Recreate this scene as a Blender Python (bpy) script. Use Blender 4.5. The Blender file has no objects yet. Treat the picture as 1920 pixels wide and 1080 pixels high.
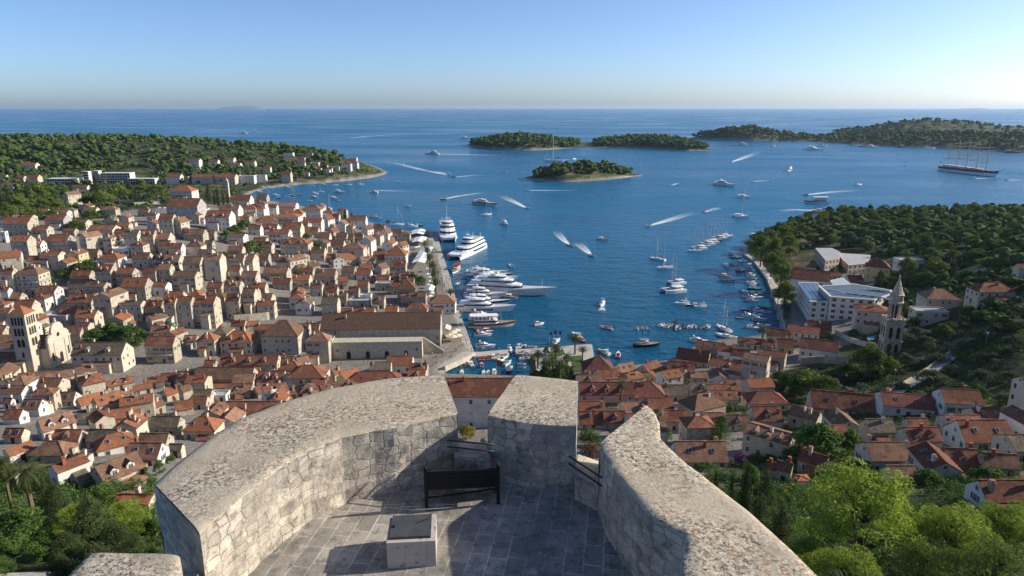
import bpy, math, random
import numpy as np
from mathutils import Vector, Matrix
rnd = random.Random(11)
nrg = np.random.default_rng(5)
scene = bpy.context.scene
COL = scene.collection
R = math.radians
# ------------------------------------------------------------------ camera
F = 1280.0; H = 110.0; PITCH = R(14.87)
CP, SP = math.cos(PITCH), math.sin(PITCH)
cam_d = bpy.data.cameras.new('camera'); cam = bpy.data.objects.new('camera', cam_d); COL.objects.link(cam)
cam.location = (0, 0, H); cam.rotation_euler = (R(90) - PITCH, 0, 0)
cam_d.sensor_width = 36.0; cam_d.lens = 24.0; cam_d.clip_start = 0.5; cam_d.clip_end = 120000
scene.camera = cam
# ------------------------------------------------------------------ light
SUN_AZ, SUN_EL = R(79), R(26)
w = bpy.data.worlds.new('World'); scene.world = w; w.use_nodes = True
nt = w.node_tree; nt.nodes.clear()
sky = nt.nodes.new('ShaderNodeTexSky'); sky.sky_type = 'NISHITA'; sky.sun_disc = False
sky.sun_elevation = SUN_EL; sky.sun_rotation = SUN_AZ; sky.altitude = 100
sky.air_density = 0.62; sky.dust_density = 1.0; sky.ozone_density = 4.5
bg = nt.nodes.new('ShaderNodeBackground'); bg.inputs[1].default_value = 0.1
wo = nt.nodes.new('ShaderNodeOutputWorld')
nt.links.new(sky.outputs[0], bg.inputs[0]); nt.links.new(bg.outputs[0], wo.inputs[0])
sl = bpy.data.lights.new('sun', 'SUN'); sl.energy = 3.7; sl.angle = R(0.5); sl.color = (1.0, 0.925, 0.77)
so = bpy.data.objects.new('sun', sl); COL.objects.link(so)
SUN = Vector((math.sin(SUN_AZ)*math.cos(SUN_EL), math.cos(SUN_AZ)*math.cos(SUN_EL), math.sin(SUN_EL)))
so.rotation_euler = SUN.to_track_quat('Z', 'Y').to_euler(); so.location = (200, 40, 300)
scene.view_settings.view_transform = 'Standard'; scene.view_settings.look = 'None'
scene.view_settings.exposure = 0.85; scene.view_settings.gamma = 1.0
try:
    scene.view_settings.use_curve_mapping = False
    scene.cycles.volume_bounces = 0; scene.cycles.max_bounces = 8; scene.cycles.transparent_max_bounces = 12
    scene.cycles.diffuse_bounces = 4; scene.cycles.glossy_bounces = 2
except Exception: pass

# ------------------------------------------------------------------ pixel <-> world (photo pixels, 1920x1080)
def ray(px, py):
    a = px - 960.0; b = 540.0 - py
    return Vector((a, F*CP + b*SP, -F*SP + b*CP))
def at(px, py, z=0.0):
    d = ray(px, py); t = (z - H)/d.z
    return Vector((d.x*t, d.y*t, z))
def at_y(px, py, y):
    d = ray(px, py); t = y/d.y
    return Vector((d.x*t, y, H + d.z*t))
def proj(p):
    x, y, z = p[0], p[1], p[2]-H
    dep = y*CP - z*SP; up = y*SP + z*CP
    return (960 + F*x/dep, 540 - F*up/dep)
def dep(p): return p[1]*CP - (p[2]-H)*SP

# ------------------------------------------------------------------ terrain height
CTRL = [
 # square, quay and flat town floor
 (830,640,2),(700,680,2.5),(600,690,2.5),(480,690,3),(400,690,3.5),(230,695,4.5),(100,705,6),(0,705,7),(850,560,1.5),(830,470,1.5),(785,432,1.5),
 (760,520,2),(700,560,2.5),(700,500,3),(620,560,4),(620,500,6),(650,440,4),(700,430,2.5),(600,400,4),(560,385,3),(540,440,12),(500,520,10),(430,590,6),(330,610,7),
 (430,540,13),(440,480,17),(300,560,14),(200,570,13),(200,520,20),(100,560,14),(100,500,24),(20,560,18),(20,480,28),(60,430,30),(200,440,26),(300,440,25),(330,400,22),(420,420,18),
 (500,400,8),(130,395,24),(0,400,28),(240,385,18),(350,380,14),(440,385,7),(60,375,18),(150,350,8),(0,350,10),(-300,600,25),(-300,450,40),(-300,700,14),
 # left peninsula
 (100,342,6),(250,342,5),(400,345,4),(480,350,1.5),(40,318,16),(180,312,18),(300,310,18),(430,312,14),(520,325,8),(600,330,7),(640,322,9),(690,322,5),(715,325,2),
 (0,285,34),(150,285,36),(300,285,36),(430,285,32),(540,292,26),(620,302,18),(670,312,10),(0,268,44),(150,267,45),(300,269,42),(430,272,34),(520,279,26),(600,291,18),(650,303,12),(-300,268,46),(-600,270,46),(-600,330,20),
 (0,270,2),(300,272,2),(500,279,2),(620,292,2),(690,307,1.5),(-300,270,2),(-700,271,2),(250,262,40),(0,262,40),
 (1500,413,3),(1560,402,3),(1700,398,3),(1900,395,3),(2200,394,3),
 # slope below the fort, left
 (500,725,7),(400,765,13),(300,800,20),(200,800,22),(250,860,32),(100,800,22),(0,790,20),(200,920,42),(60,880,34),(0,950,44),(130,1000,54),(60,1070,60),(-200,900,42),(-200,1080,66),(480,790,17),(560,760,12),(650,720,5),(720,705,3.5),
 # centre and right below the fort
 (790,700,2.5),(870,760,7),(890,840,16),(960,830,16),(940,695,1.5),(1060,690,1.5),(1110,690,2),(1150,760,8),(1150,840,19),(1250,860,24),(1330,905,31),(1450,900,32),(1250,740,6),(1200,700,2.5),(1300,680,3),(1350,740,9),(1400,790,17),(1500,850,25),(1600,830,26),(1500,960,42),(1330,960,40),
 (1370,650,3),(1440,660,4),(1440,620,2),(1500,740,12),(1550,670,9),(1620,760,18),(1700,800,25),(1800,860,33),(1900,920,42),(1800,760,24),(1900,800,30),(1700,700,17),(1800,700,22),(1900,700,28),(1670,660,14),(1760,650,20),(1900,640,30),
 (1470,600,2),(1550,615,4),(1620,620,8),(1700,590,16),(1800,590,24),(1900,580,32),(1760,540,20),(1880,540,30),(1700,500,14),(1600,510,6),(1500,520,2.5),(1460,510,2),(1550,480,5),(1650,470,10),(1800,470,24),(1920,470,34),
 (1430,460,2),(1500,430,5),(1580,420,9),(1700,418,13),(1800,418,15),(1900,418,17),(2100,420,20),(1700,408,13),(1850,408,16),(2000,408,18),(2200,520,50),(2200,700,45),(2200,900,48),(1700,1000,55),(1900,1060,62),(1600,1100,66),(1400,1060,62),
]
WCTRL = [(0,24,86),(-25,28,84),(25,28,84),(0,45,74),(-20,60,66),(25,60,64),(50,40,76),(-55,40,74),(0,80,55),(-30,90,48),(30,90,47),(80,60,66),(-90,60,62)]
def uv(x, y): return np.stack([np.arctan2(x, y)*2.2, np.log(np.hypot(x, y))], -1)
_P = [at(*c) for c in CTRL] + [Vector(c) for c in WCTRL]
_pz = np.array([p.z for p in _P]); _uv = uv(np.array([p.x for p in _P]), np.array([p.y for p in _P]))
def _phi(r2): return np.where(r2 > 1e-12, r2*np.log(np.maximum(r2, 1e-12)), 0.0)
def _solve():
    n = len(_pz); d2 = ((_uv[:, None]-_uv[None])**2).sum(-1)
    A = np.zeros((n+3, n+3)); A[:n, :n] = _phi(d2) + np.eye(n)*0.004
    A[:n, n] = 1; A[:n, n+1:] = _uv; A[n, :n] = 1; A[n+1:, :n] = _uv.T
    return np.linalg.solve(A, np.concatenate([_pz, np.zeros(3)]))
_W = _solve()
def Tn(x, y):
    x = np.atleast_1d(np.asarray(x, float)); y = np.atleast_1d(np.asarray(y, float))
    q = uv(x, y); out = np.empty(len(x)); n = len(_pz)
    for i in range(0, len(x), 20000):
        k = q[i:i+20000]; d2 = ((k[:, None]-_uv[None])**2).sum(-1)
        out[i:i+20000] = _phi(d2) @ _W[:n] + _W[n] + k @ _W[n+1:]
    return np.clip(out, 1.3, 92)
def T(x, y): return float(Tn(x, y)[0])
_tt = np.geomspace(12, 3200, 700)
def ground(px, py):
    """where the ray through a photo pixel meets the land"""
    d = ray(px, py); k = _tt/d.y
    z = H + d.z*k; t = Tn(d.x*k, _tt); below = np.nonzero(z < t)[0]
    if len(below) == 0: return at(px, py, 1.3) if d.z < 0 else at_y(px, py, 2000)
    i = max(1, below[0]); a0 = z[i-1]-t[i-1]; a1 = z[i]-t[i]
    y = _tt[i-1] + (_tt[i]-_tt[i-1])*a0/(a0-a1+1e-9); kk = y/d.y
    return Vector((d.x*kk, y, H + d.z*kk))

# ------------------------------------------------------------------ mesh building
class MB:
    def __init__(s): s.v = []; s.f = []; s.m = []; s.uv = None
    def poly(s, pts, m=0):
        n = len(s.v); s.v += [tuple(p) for p in pts]; s.f.append(tuple(range(n, n+len(pts)))); s.m.append(m)
    def add(s, vs, fs, m=0):
        n = len(s.v); s.v += [tuple(p) for p in vs]
        for f in fs: s.f.append(tuple(i+n for i in f)); s.m.append(m)
    def loft(s, secs, m=0, closed=True, caps=True):
        n = len(s.v); k = len(secs[0])
        for sec in secs: s.v += [tuple(p) for p in sec]
        for i in range(len(secs)-1):
            for j in range(k if closed else k-1):
                a = n+i*k+j; b = n+i*k+(j+1) % k
                s.f.append((a, b, b+k, a+k)); s.m.append(m)
        if caps:
            s.f.append(tuple(n+j for j in reversed(range(k)))); s.m.append(m)
            e = n+(len(secs)-1)*k; s.f.append(tuple(e+j for j in range(k))); s.m.append(m)
    def prism(s, pl, z0, z1, m=0, mt=None, mtx=None):
        n = len(s.v); k = len(pl)
        s.v += [(p[0], p[1], z0) for p in pl]+[(p[0], p[1], z1) for p in pl]
        for j in range(k): s.f.append((n+j, n+(j+1) % k, n+k+(j+1) % k, n+k+j)); s.m.append(m)
        s.f.append(tuple(n+j for j in reversed(range(k)))); s.m.append(m)
        s.f.append(tuple(n+k+j for j in range(k))); s.m.append(m if mt is None else mt)
    def box(s, x0, x1, y0, y1, z0, z1, m=0, mt=None): s.prism([(x0, y0), (x1, y0), (x1, y1), (x0, y1)], z0, z1, m, mt)
    def tube(s, p0, p1, r0, r1=None, n=6, m=0):
        p0 = Vector(p0); p1 = Vector(p1); r1 = r0 if r1 is None else r1
        d = (p1-p0).normalized(); a = d.orthogonal().normalized(); b = d.cross(a)
        sec = lambda p, r: [p+a*(r*math.cos(2*math.pi*i/n))+b*(r*math.sin(2*math.pi*i/n)) for i in range(n)]
        s.loft([sec(p0, r0), sec(p1, r1)], m)
    def lathe(s, prof, n=10, m=0, c=(0, 0)):
        s.loft([[(c[0]+r*math.cos(2*math.pi*i/n), c[1]+r*math.sin(2*math.pi*i/n), z) for i in range(n)] for r, z in prof], m)
    def mesh(s, name, mats, smooth=False):
        me = bpy.data.meshes.new(name); me.from_pydata(s.v, [], s.f)
        for m in (mats if isinstance(mats, (list, tuple)) else [mats]): me.materials.append(m)
        if any(s.m): me.polygons.foreach_set('material_index', s.m)
        if smooth: me.polygons.foreach_set('use_smooth', [True]*len(s.f))
        me.update(); return me
def link(name, data, parent=None, loc=(0, 0, 0), rz=0.0, sc=1.0, rot=None):
    o = bpy.data.objects.new(name, data); COL.objects.link(o)
    o.parent = parent; o.location = loc; o.rotation_euler = rot if rot else (0, 0, rz)
    o.scale = (sc, sc, sc) if not isinstance(sc, (tuple, list)) else sc
    return o
def obj(name, mb, mats, parent=None, smooth=False, **k): return link(name, mb.mesh(name, mats, smooth), parent, **k)
THINGS = []
def tag(o, cat, look, px=None, group=None, auto=True, kind=None):
    """px = photo pixel of the thing; auto labels get a place phrase and, if still alike, an order"""
    o['category'] = cat
    if group: o['group'] = group
    if kind: o['kind'] = kind
    o['label'] = look
    THINGS.append([o, look, px if px is not None else proj(o.location), auto])
    return o
def empty(name, loc, rz=0.0, sc=1.0):
    o = link(name, None, None, loc, rz, sc); o.empty_display_size = 0.5; return o
def structure(o): o['kind'] = 'structure'; return o
KIDS = {}
def copy_tree(o, parent=None):
    c = o.copy(); COL.objects.link(c)
    if parent is not None: c.parent = parent
    for ch in KIDS[o.name] if o.name in KIDS else KIDS.setdefault(o.name, [x for x in o.children]): copy_tree(ch, c)
    return c

# ------------------------------------------------------------------ materials
MATS = {}
def M(name, c1, c2=None, rough=0.85, scale=1.0, rand=0.0, bump=0.0, bscale=None, spec=0.25, detail=4, metallic=0.0, speck=None, stripe=None, trans=0.0, lo=0.35, hi=0.65, vor=None, patch=None):
    """noise-mottled surface in object metres; rand = brightness spread between objects"""
    if name in MATS: return MATS[name]
    m = bpy.data.materials.new(name); m.use_nodes = True; t = m.node_tree; N = t.nodes; L = t.links
    b = N['Principled BSDF']; b.inputs['Roughness'].default_value = rough; b.inputs['Metallic'].default_value = metallic
    b.inputs['Specular IOR Level'].default_value = spec
    tc = N.new('ShaderNodeTexCoord')
    c2 = c2 or tuple(v*0.72 for v in c1)
    nz = N.new('ShaderNodeTexNoise'); nz.inputs['Scale'].default_value = scale; nz.inputs['Detail'].default_value = detail; nz.inputs['Roughness'].default_value = 0.65
    L.new(tc.outputs['Object'], nz.inputs['Vector'])
    mr = N.new('ShaderNodeMapRange'); mr.inputs[1].default_value = lo; mr.inputs[2].default_value = hi
    L.new(nz.outputs[0], mr.inputs[0])
    mx = N.new('ShaderNodeMix'); mx.data_type = 'RGBA'; mx.inputs[6].default_value = (*c1, 1); mx.inputs[7].default_value = (*c2, 1)
    L.new(mr.outputs[0], mx.inputs[0]); out = mx.outputs[2]
    if vor:                                                     # cell-wise tone (stones, tiles)
        vo = N.new('ShaderNodeTexVoronoi'); vo.inputs['Scale'].default_value = vor[0]; L.new(tc.outputs['Object'], vo.inputs['Vector'])
        hs = N.new('ShaderNodeSeparateColor'); L.new(vo.outputs['Color'], hs.inputs[0])
        mr2 = N.new('ShaderNodeMapRange'); mr2.inputs[3].default_value = 1-vor[1]; mr2.inputs[4].default_value = 1+vor[1]*0.6
        L.new(hs.outputs[0], mr2.inputs[0])
        vm = N.new('ShaderNodeVectorMath'); vm.operation = 'SCALE'; L.new(out, vm.inputs[0]); L.new(mr2.outputs[0], vm.inputs['Scale']); out = vm.outputs[0]
    if speck:                                                   # (colour, scale, threshold) spots
        n2 = N.new('ShaderNodeTexNoise'); n2.inputs['Scale'].default_value = speck[1]; n2.inputs['Detail'].default_value = 3
        L.new(tc.outputs['Object'], n2.inputs['Vector'])
        m2 = N.new('ShaderNodeMapRange'); m2.inputs[1].default_value = speck[2]; m2.inputs[2].default_value = speck[2]+0.06; L.new(n2.outputs[0], m2.inputs[0])
        x2 = N.new('ShaderNodeMix'); x2.data_type = 'RGBA'; x2.inputs[7].default_value = (*speck[0], 1); L.new(out, x2.inputs[6]); L.new(m2.outputs[0], x2.inputs[0]); out = x2.outputs[2]
    if patch:                                                   # broad re-tiled areas
        n6 = N.new('ShaderNodeTexNoise'); n6.inputs['Scale'].default_value = patch[1]; n6.inputs['Detail'].default_value = 2; oi6 = N.new('ShaderNodeObjectInfo'); v6 = N.new('ShaderNodeVectorMath'); v6.operation = 'ADD'; m6 = N.new('ShaderNodeMath'); m6.operation = 'MULTIPLY'; m6.inputs[1].default_value = 90
        L.new(oi6.outputs['Random'], m6.inputs[0]); L.new(tc.outputs['Object'], v6.inputs[0]); L.new(m6.outputs[0], v6.inputs[1]); L.new(v6.outputs[0], n6.inputs['Vector'])
        r6 = N.new('ShaderNodeMapRange'); r6.inputs[1].default_value = patch[2]; r6.inputs[2].default_value = patch[2]+0.05; r6.inputs[4].default_value = patch[3]; L.new(n6.outputs[0], r6.inputs[0])
        x6 = N.new('ShaderNodeMix'); x6.data_type = 'RGBA'; x6.inputs[7].default_value = (*patch[0], 1); L.new(out, x6.inputs[6]); L.new(r6.outputs[0], x6.inputs[0]); out = x6.outputs[2]
    if stripe:                                                  # (axis, per metre, depth): tile rows / boards
        wv = N.new('ShaderNodeTexWave'); wv.bands_direction = stripe[0]; wv.inputs['Scale'].default_value = stripe[1]*0.3142; wv.inputs['Distortion'].default_value = stripe[3] if len(stripe) > 3 else 0.3
        L.new(tc.outputs['Object'], wv.inputs['Vector'])
        m3 = N.new('ShaderNodeMapRange'); m3.inputs[3].default_value = 1-stripe[2]; m3.inputs[4].default_value = 1.0; L.new(wv.outputs['Fac'], m3.inputs[0])
        v3 = N.new('ShaderNodeVectorMath'); v3.operation = 'SCALE'; L.new(out, v3.inputs[0]); L.new(m3.outputs[0], v3.inputs['Scale']); out = v3.outputs[0]
    if rand:
        oi = N.new('ShaderNodeObjectInfo'); m4 = N.new('ShaderNodeMapRange'); m4.inputs[3].default_value = 1-rand; m4.inputs[4].default_value = 1+rand
        L.new(oi.outputs['Random'], m4.inputs[0])
        v4 = N.new('ShaderNodeVectorMath'); v4.operation = 'SCALE'; L.new(out, v4.inputs[0]); L.new(m4.outputs[0], v4.inputs['Scale']); out = v4.outputs[0]
    L.new(out, b.inputs['Base Color'])
    if bump:
        n5 = N.new('ShaderNodeTexNoise'); n5.inputs['Scale'].default_value = bscale or scale*3; n5.inputs['Detail'].default_value = 5
        L.new(tc.outputs['Object'], n5.inputs['Vector'])
        bp = N.new('ShaderNodeBump'); bp.inputs['Strength'].default_value = 1.0; bp.inputs['Distance'].default_value = bump
        L.new(n5.outputs[0], bp.inputs['Height']); L.new(bp.outputs[0], b.inputs['Normal'])
    if trans:
        tr = N.new('ShaderNodeBsdfTranslucent'); L.new(out, tr.inputs[0]); ms = N.new('ShaderNodeMixShader'); ms.inputs[0].default_value = trans
        L.new(b.outputs[0], ms.inputs[1]); L.new(tr.outputs[0], ms.inputs[2]); L.new(ms.outputs[0], N['Material Output'].inputs[0])
    MATS[name] = m; return m
STONE = M('old_stone', (0.55,0.485,0.365), (0.38,0.335,0.26), scale=0.6, rand=0.2, vor=(3.6,0.26), bump=0.03, bscale=5)
STONE2 = M('pale_stone', (0.58,0.51,0.39), (0.44,0.39,0.30), scale=0.6, rand=0.1, vor=(3.2,0.18), bump=0.02, bscale=5)
WHITE = M('white_plaster', (0.70,0.67,0.62), (0.57,0.53,0.48), scale=0.25, rand=0.08)
CREAM = M('cream_plaster', (0.60,0.50,0.38), (0.50,0.41,0.31), scale=0.3, rand=0.08)
YELLOW = M('yellow_plaster', (0.62,0.45,0.20), (0.54,0.39,0.18), scale=0.3, rand=0.05)
PINK = M('pink_plaster', (0.52,0.34,0.30), (0.46,0.30,0.27), scale=0.3, rand=0.05)
CONC = M('grey_render', (0.38,0.37,0.36), (0.30,0.29,0.28), scale=0.3, rand=0.1)
def roofm(name, a, b, rand=0.15, **k): return M(name, a, b, rough=0.9, scale=0.8, rand=rand, vor=(2.6,0.22), stripe=('X', 3.3, 0.28), spec=0.12, bump=0.04, bscale=5, **k)
ROOF = {
 'o': roofm('orange_tile', (0.39,0.150,0.075), (0.28,0.115,0.062), patch=((0.26,0.13,0.08),.35,.56,.7)),
 'r': roofm('red_brown_tile', (0.265,0.108,0.066), (0.175,0.082,0.056), patch=((0.33,0.16,0.09),.3,.54,.7), speck=((0.36,0.14,0.07),1.6,0.60)),
 'b': roofm('weathered_brown_tile', (0.235,0.135,0.088), (0.155,0.098,0.070), patch=((0.31,0.17,0.10),.3,.56,.65), speck=((0.33,0.17,0.10),2.2,0.58)),
 'g': roofm('grey_stone_tile', (0.24,0.185,0.125), (0.13,0.105,0.080), speck=((0.33,0.26,0.16),2.4,0.58)),
 'd': roofm('dark_red_tile', (0.245,0.092,0.064), (0.175,0.074,0.054), patch=((0.30,0.14,0.085),.3,.57,.6)),
 'p': roofm('pale_terracotta_tile', (0.36,0.195,0.128), (0.26,0.145,0.100), patch=((0.22,0.12,0.08),.3,.54,.7), speck=((0.42,0.23,0.15),2.0,0.58)),
}
ROOFWORD = {'o': 'bright orange', 'r': 'red brown', 'b': 'weathered brown', 'g': 'old grey', 'd': 'dark red', 'p': 'pale terracotta'}
WALL = {'s': STONE, 'w': WHITE, 'c': CREAM, 'y': YELLOW, 'p': PINK, 'k': CONC, 't': STONE2}
WALLWORD = {'s': 'stone', 'w': 'white', 'c': 'cream', 'y': 'yellow', 'p': 'pink', 'k': 'grey', 't': 'pale stone'}
GLASS = M('dark_glass', (0.02,0.025,0.03), (0.03,0.035,0.04), rough=0.15, spec=0.5)
FRAME = M('pale_window_frame', (0.62,0.60,0.56), rough=0.6)
SHUT_G = M('green_shutter', (0.055,0.13,0.085), rough=0.6, rand=0.2)
SHUT_W = M('pale_blue_shutter', (0.50,0.52,0.55), rough=0.6, rand=0.1)
SHUT_B = M('brown_shutter', (0.10,0.035,0.022), rough=0.6, rand=0.2)
GREYR = M('flat_roof_grey', (0.40,0.40,0.40), (0.30,0.30,0.31), scale=0.4, rand=0.12)
LIMER = M('limestone_paving', (0.46,0.42,0.36), (0.36,0.33,0.29), scale=0.12, vor=(0.9,0.12))
METAL = M('grey_metal', (0.30,0.31,0.32), rough=0.45, spec=0.5)
DARK = M('dark_opening_shade', (0.035,0.032,0.03), rough=0.9)  # near-black panels stand for shade inside openings; dark doors share it
WOOD = M('brown_wood', (0.16,0.085,0.045), (0.11,0.06,0.035), scale=2)
CANVAS = M('white_canvas', (0.78,0.77,0.74), (0.70,0.69,0.67), scale=0.5)
CANV_C = M('cream_canvas', (0.70,0.60,0.42), (0.62,0.53,0.37), scale=0.5)
# ------------------------------------------------------------------ sea, land, islands
def nodes(m): m.use_nodes = True; return m.node_tree, m.node_tree.nodes, m.node_tree.links
def sea_material():
    m = bpy.data.materials.new('sea_water'); t, N, L = nodes(m); b = N['Principled BSDF']
    geo = N.new('ShaderNodeNewGeometry')
    def noise(scale, sx=1.0, sy=1.0, det=3, rough=0.6):
        mp = N.new('ShaderNodeMapping'); mp.inputs['Scale'].default_value = (sx, sy, 1); mp.inputs['Rotation'].default_value = (0, 0, R(-14))
        L.new(geo.outputs['Position'], mp.inputs['Vector'])
        n = N.new('ShaderNodeTexNoise'); n.inputs['Scale'].default_value = scale; n.inputs['Detail'].default_value = det; n.inputs['Roughness'].default_value = rough
        L.new(mp.outputs[0], n.inputs['Vector']); return n.outputs[0]
    patch = noise(0.0045, 0.35, 1.0, 4); fine = noise(0.09, 0.55, 1.0, 4, 0.7)
    mr = N.new('ShaderNodeMapRange'); mr.inputs[1].default_value = 0.38; mr.inputs[2].default_value = 0.62; L.new(patch, mr.inputs[0])
    mx = N.new('ShaderNodeMix'); mx.data_type = 'RGBA'; mx.inputs[6].default_value = (0.005,0.094,0.192,1); mx.inputs[7].default_value = (0.008,0.120,0.236,1); L.new(mr.outputs[0], mx.inputs[0])
    # shallow harbour water is greener (distance from the harbour head)
    vd = N.new('ShaderNodeVectorMath'); vd.operation = 'DISTANCE'; hp = at(960, 690, 0); vd.inputs[1].default_value = (hp.x, hp.y, 0); L.new(geo.outputs['Position'], vd.inputs[0])
    sh = N.new('ShaderNodeMapRange'); sh.inputs[1].default_value = 40; sh.inputs[2].default_value = 330; sh.inputs[3].default_value = 0.85; sh.inputs[4].default_value = 0; L.new(vd.outputs['Value'], sh.inputs[0])
    m2 = N.new('ShaderNodeMix'); m2.data_type = 'RGBA'; m2.inputs[7].default_value = (0.002,0.064,0.122,1); L.new(mx.outputs[2], m2.inputs[6]); L.new(sh.outputs[0], m2.inputs[0])
    L.new(m2.outputs[2], b.inputs['Base Color'])
    rr = N.new('ShaderNodeMapRange'); rr.inputs[1].default_value = 0.35; rr.inputs[2].default_value = 0.65; rr.inputs[3].default_value = 0.16; rr.inputs[4].default_value = 0.40; L.new(patch, rr.inputs[0])
    L.new(rr.outputs[0], b.inputs['Roughness']); b.inputs['IOR'].default_value = 1.33; b.inputs['Specular IOR Level'].default_value = 0.22
    swell = noise(0.16, 0.5, 1.0, 4, 0.65); ad = N.new('ShaderNodeMath'); ad.operation = 'MULTIPLY_ADD'; ad.inputs[1].default_value = 2.6
    L.new(fine, ad.inputs[0]); L.new(swell, ad.inputs[2])
    bp = N.new('ShaderNodeBump'); bp.inputs['Strength'].default_value = 1.0; bp.inputs['Distance'].default_value = 0.9; L.new(ad.outputs[0], bp.inputs['Height']); L.new(bp.outputs[0], b.inputs['Normal'])
    return m
SEA = sea_material()
S = 40000.0
mb = MB(); mb.poly([(-S, -200, 0), (S, -200, 0), (S, S, 0), (-S, S, 0)]); structure(obj('sea', mb, SEA))

# mainland outline in photo pixels at sea level
COAST = [(-1300,272),(0,272),(300,274),(500,280),(620,293),(690,308),(729,323),(712,330),(690,334),(640,340),(590,344),(545,347),(505,353),(475,360),(462,367),(490,374),(530,382),(600,394),(650,404),(700,420),(742,432),
 (770,436),(815,440),(824,470),(840,520),(856,580),(868,612),(880,650),(884,662),(832,692),(830,703),(1000,706),(1018,664),(1096,654),(1106,668),(1104,700),(1160,690),(1220,684),(1262,672),(1300,652),(1340,640),(1400,634),(1466,622),(1452,570),(1436,520),(1410,486),(1396,470),(1402,456),(1428,440),(1480,418),(1560,404),(1700,399),(1900,396),(2400,396)]
CW = np.array([list(at(x, y, 0))[:2] for x, y in COAST] + [[1500, 200], [1500, -150], [-1600, -150], [-1600, 500]])
def sdist(P, poly):
    x, y = P[:, 0], P[:, 1]; ins = np.zeros(len(P), bool); best = np.full(len(P), 1e18); n = len(poly)
    for i in range(n):
        a = poly[i]; b = poly[(i+1) % n]; e = b-a; w0 = x-a[0]; w1 = y-a[1]
        t = np.clip((w0*e[0]+w1*e[1])/(e@e+1e-9), 0, 1); best = np.minimum(best, (w0-e[0]*t)**2+(w1-e[1]*t)**2)
        c = ((a[1] > y) != (b[1] > y)) & (x < (b[0]-a[0])*(y-a[1])/(b[1]-a[1]+1e-12)+a[0]); ins ^= c
    return np.where(ins, 1, -1)*np.sqrt(best)
def in_poly(px, py, poly):
    c = False; n = len(poly)
    for i in range(n):
        a = poly[i]; b = poly[(i+1) % n]
        if (a[1] > py) != (b[1] > py) and px < (b[0]-a[0])*(py-a[1])/(b[1]-a[1]+1e-12)+a[0]: c = not c
    return c
TOWN = [(-200,425),(120,402),(330,388),(520,374),(690,405),(830,430),(900,700),(1100,700),(1300,645),(1480,620),(1480,500),(1640,520),(1640,625),(1480,690),(1430,760),(1420,850),(1300,900),(1150,840),(1100,980),(300,980),(150,860),(-200,880)]
def ground_material():
    m = bpy.data.materials.new('hill_ground'); t, N, L = nodes(m); b = N['Principled BSDF']; b.inputs['Roughness'].default_value = 0.95; b.inputs['Specular IOR Level'].default_value = 0.1
    geo = N.new('ShaderNodeNewGeometry'); at_ = N.new('ShaderNodeAttribute'); at_.attribute_name = 'cover'
    sp = N.new('ShaderNodeSeparateColor'); L.new(at_.outputs['Color'], sp.inputs[0])
    def nz(s, d=5):
        n = N.new('ShaderNodeTexNoise'); n.inputs['Scale'].default_value = s; n.inputs['Detail'].default_value = d; n.inputs['Roughness'].default_value = 0.7; L.new(geo.outputs['Position'], n.inputs['Vector']); return n.outputs[0]
    def mix(f, a, b_):
        x = N.new('ShaderNodeMix'); x.data_type = 'RGBA'
        for i, v in ((6, a), (7, b_)):
            if isinstance(v, tuple): x.inputs[i].default_value = (*v, 1)
            else: L.new(v, x.inputs[i])
        L.new(f, x.inputs[0]); return x.outputs[2]
    def rng(v, a, b_):
        r = N.new('ShaderNodeMapRange'); r.inputs[1].default_value = a; r.inputs[2].default_value = b_; L.new(v, r.inputs[0]); return r.outputs[0]
    green = mix(rng(nz(0.25), 0.35, 0.65), (0.024,0.040,0.015), (0.055,0.070,0.027))
    dry = mix(rng(nz(0.6), 0.4, 0.62), (0.19,0.16,0.09), (0.10,0.10,0.05))
    land = mix(rng(nz(0.03), 0.50, 0.62), green, dry)
    pave = mix(rng(nz(0.5), 0.35, 0.65), (0.27,0.24,0.205), (0.17,0.155,0.135))
    rock = mix(rng(nz(0.4), 0.35, 0.65), (0.44,0.39,0.33), (0.22,0.19,0.16))
    c = mix(sp.outputs[0], land, pave); c = mix(sp.outputs[1], c, rock); L.new(c, b.inputs['Base Color'])
    bp = N.new('ShaderNodeBump'); bp.inputs['Distance'].default_value = 0.5; L.new(nz(0.8), bp.inputs['Height']); L.new(bp.outputs[0], b.inputs['Normal'])
    return m
GROUND = ground_material()
def grid_mesh(name, V, nr, nc, mat, cover):
    i = np.arange(nr*nc).reshape(nr, nc); f = np.stack([i[:-1, :-1], i[:-1, 1:], i[1:, 1:], i[1:, :-1]], -1).reshape(-1, 4)
    me = bpy.data.meshes.new(name); me.from_pydata(V.tolist(), [], f.tolist()); me.materials.append(mat)
    me.polygons.foreach_set('use_smooth', [True]*len(f))
    a = me.color_attributes.new('cover', 'FLOAT_COLOR', 'POINT'); cc = np.ones((len(V), 4)); cc[:, :2] = cover; a.data.foreach_set('color', cc.ravel())
    me.update(); return me
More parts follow.
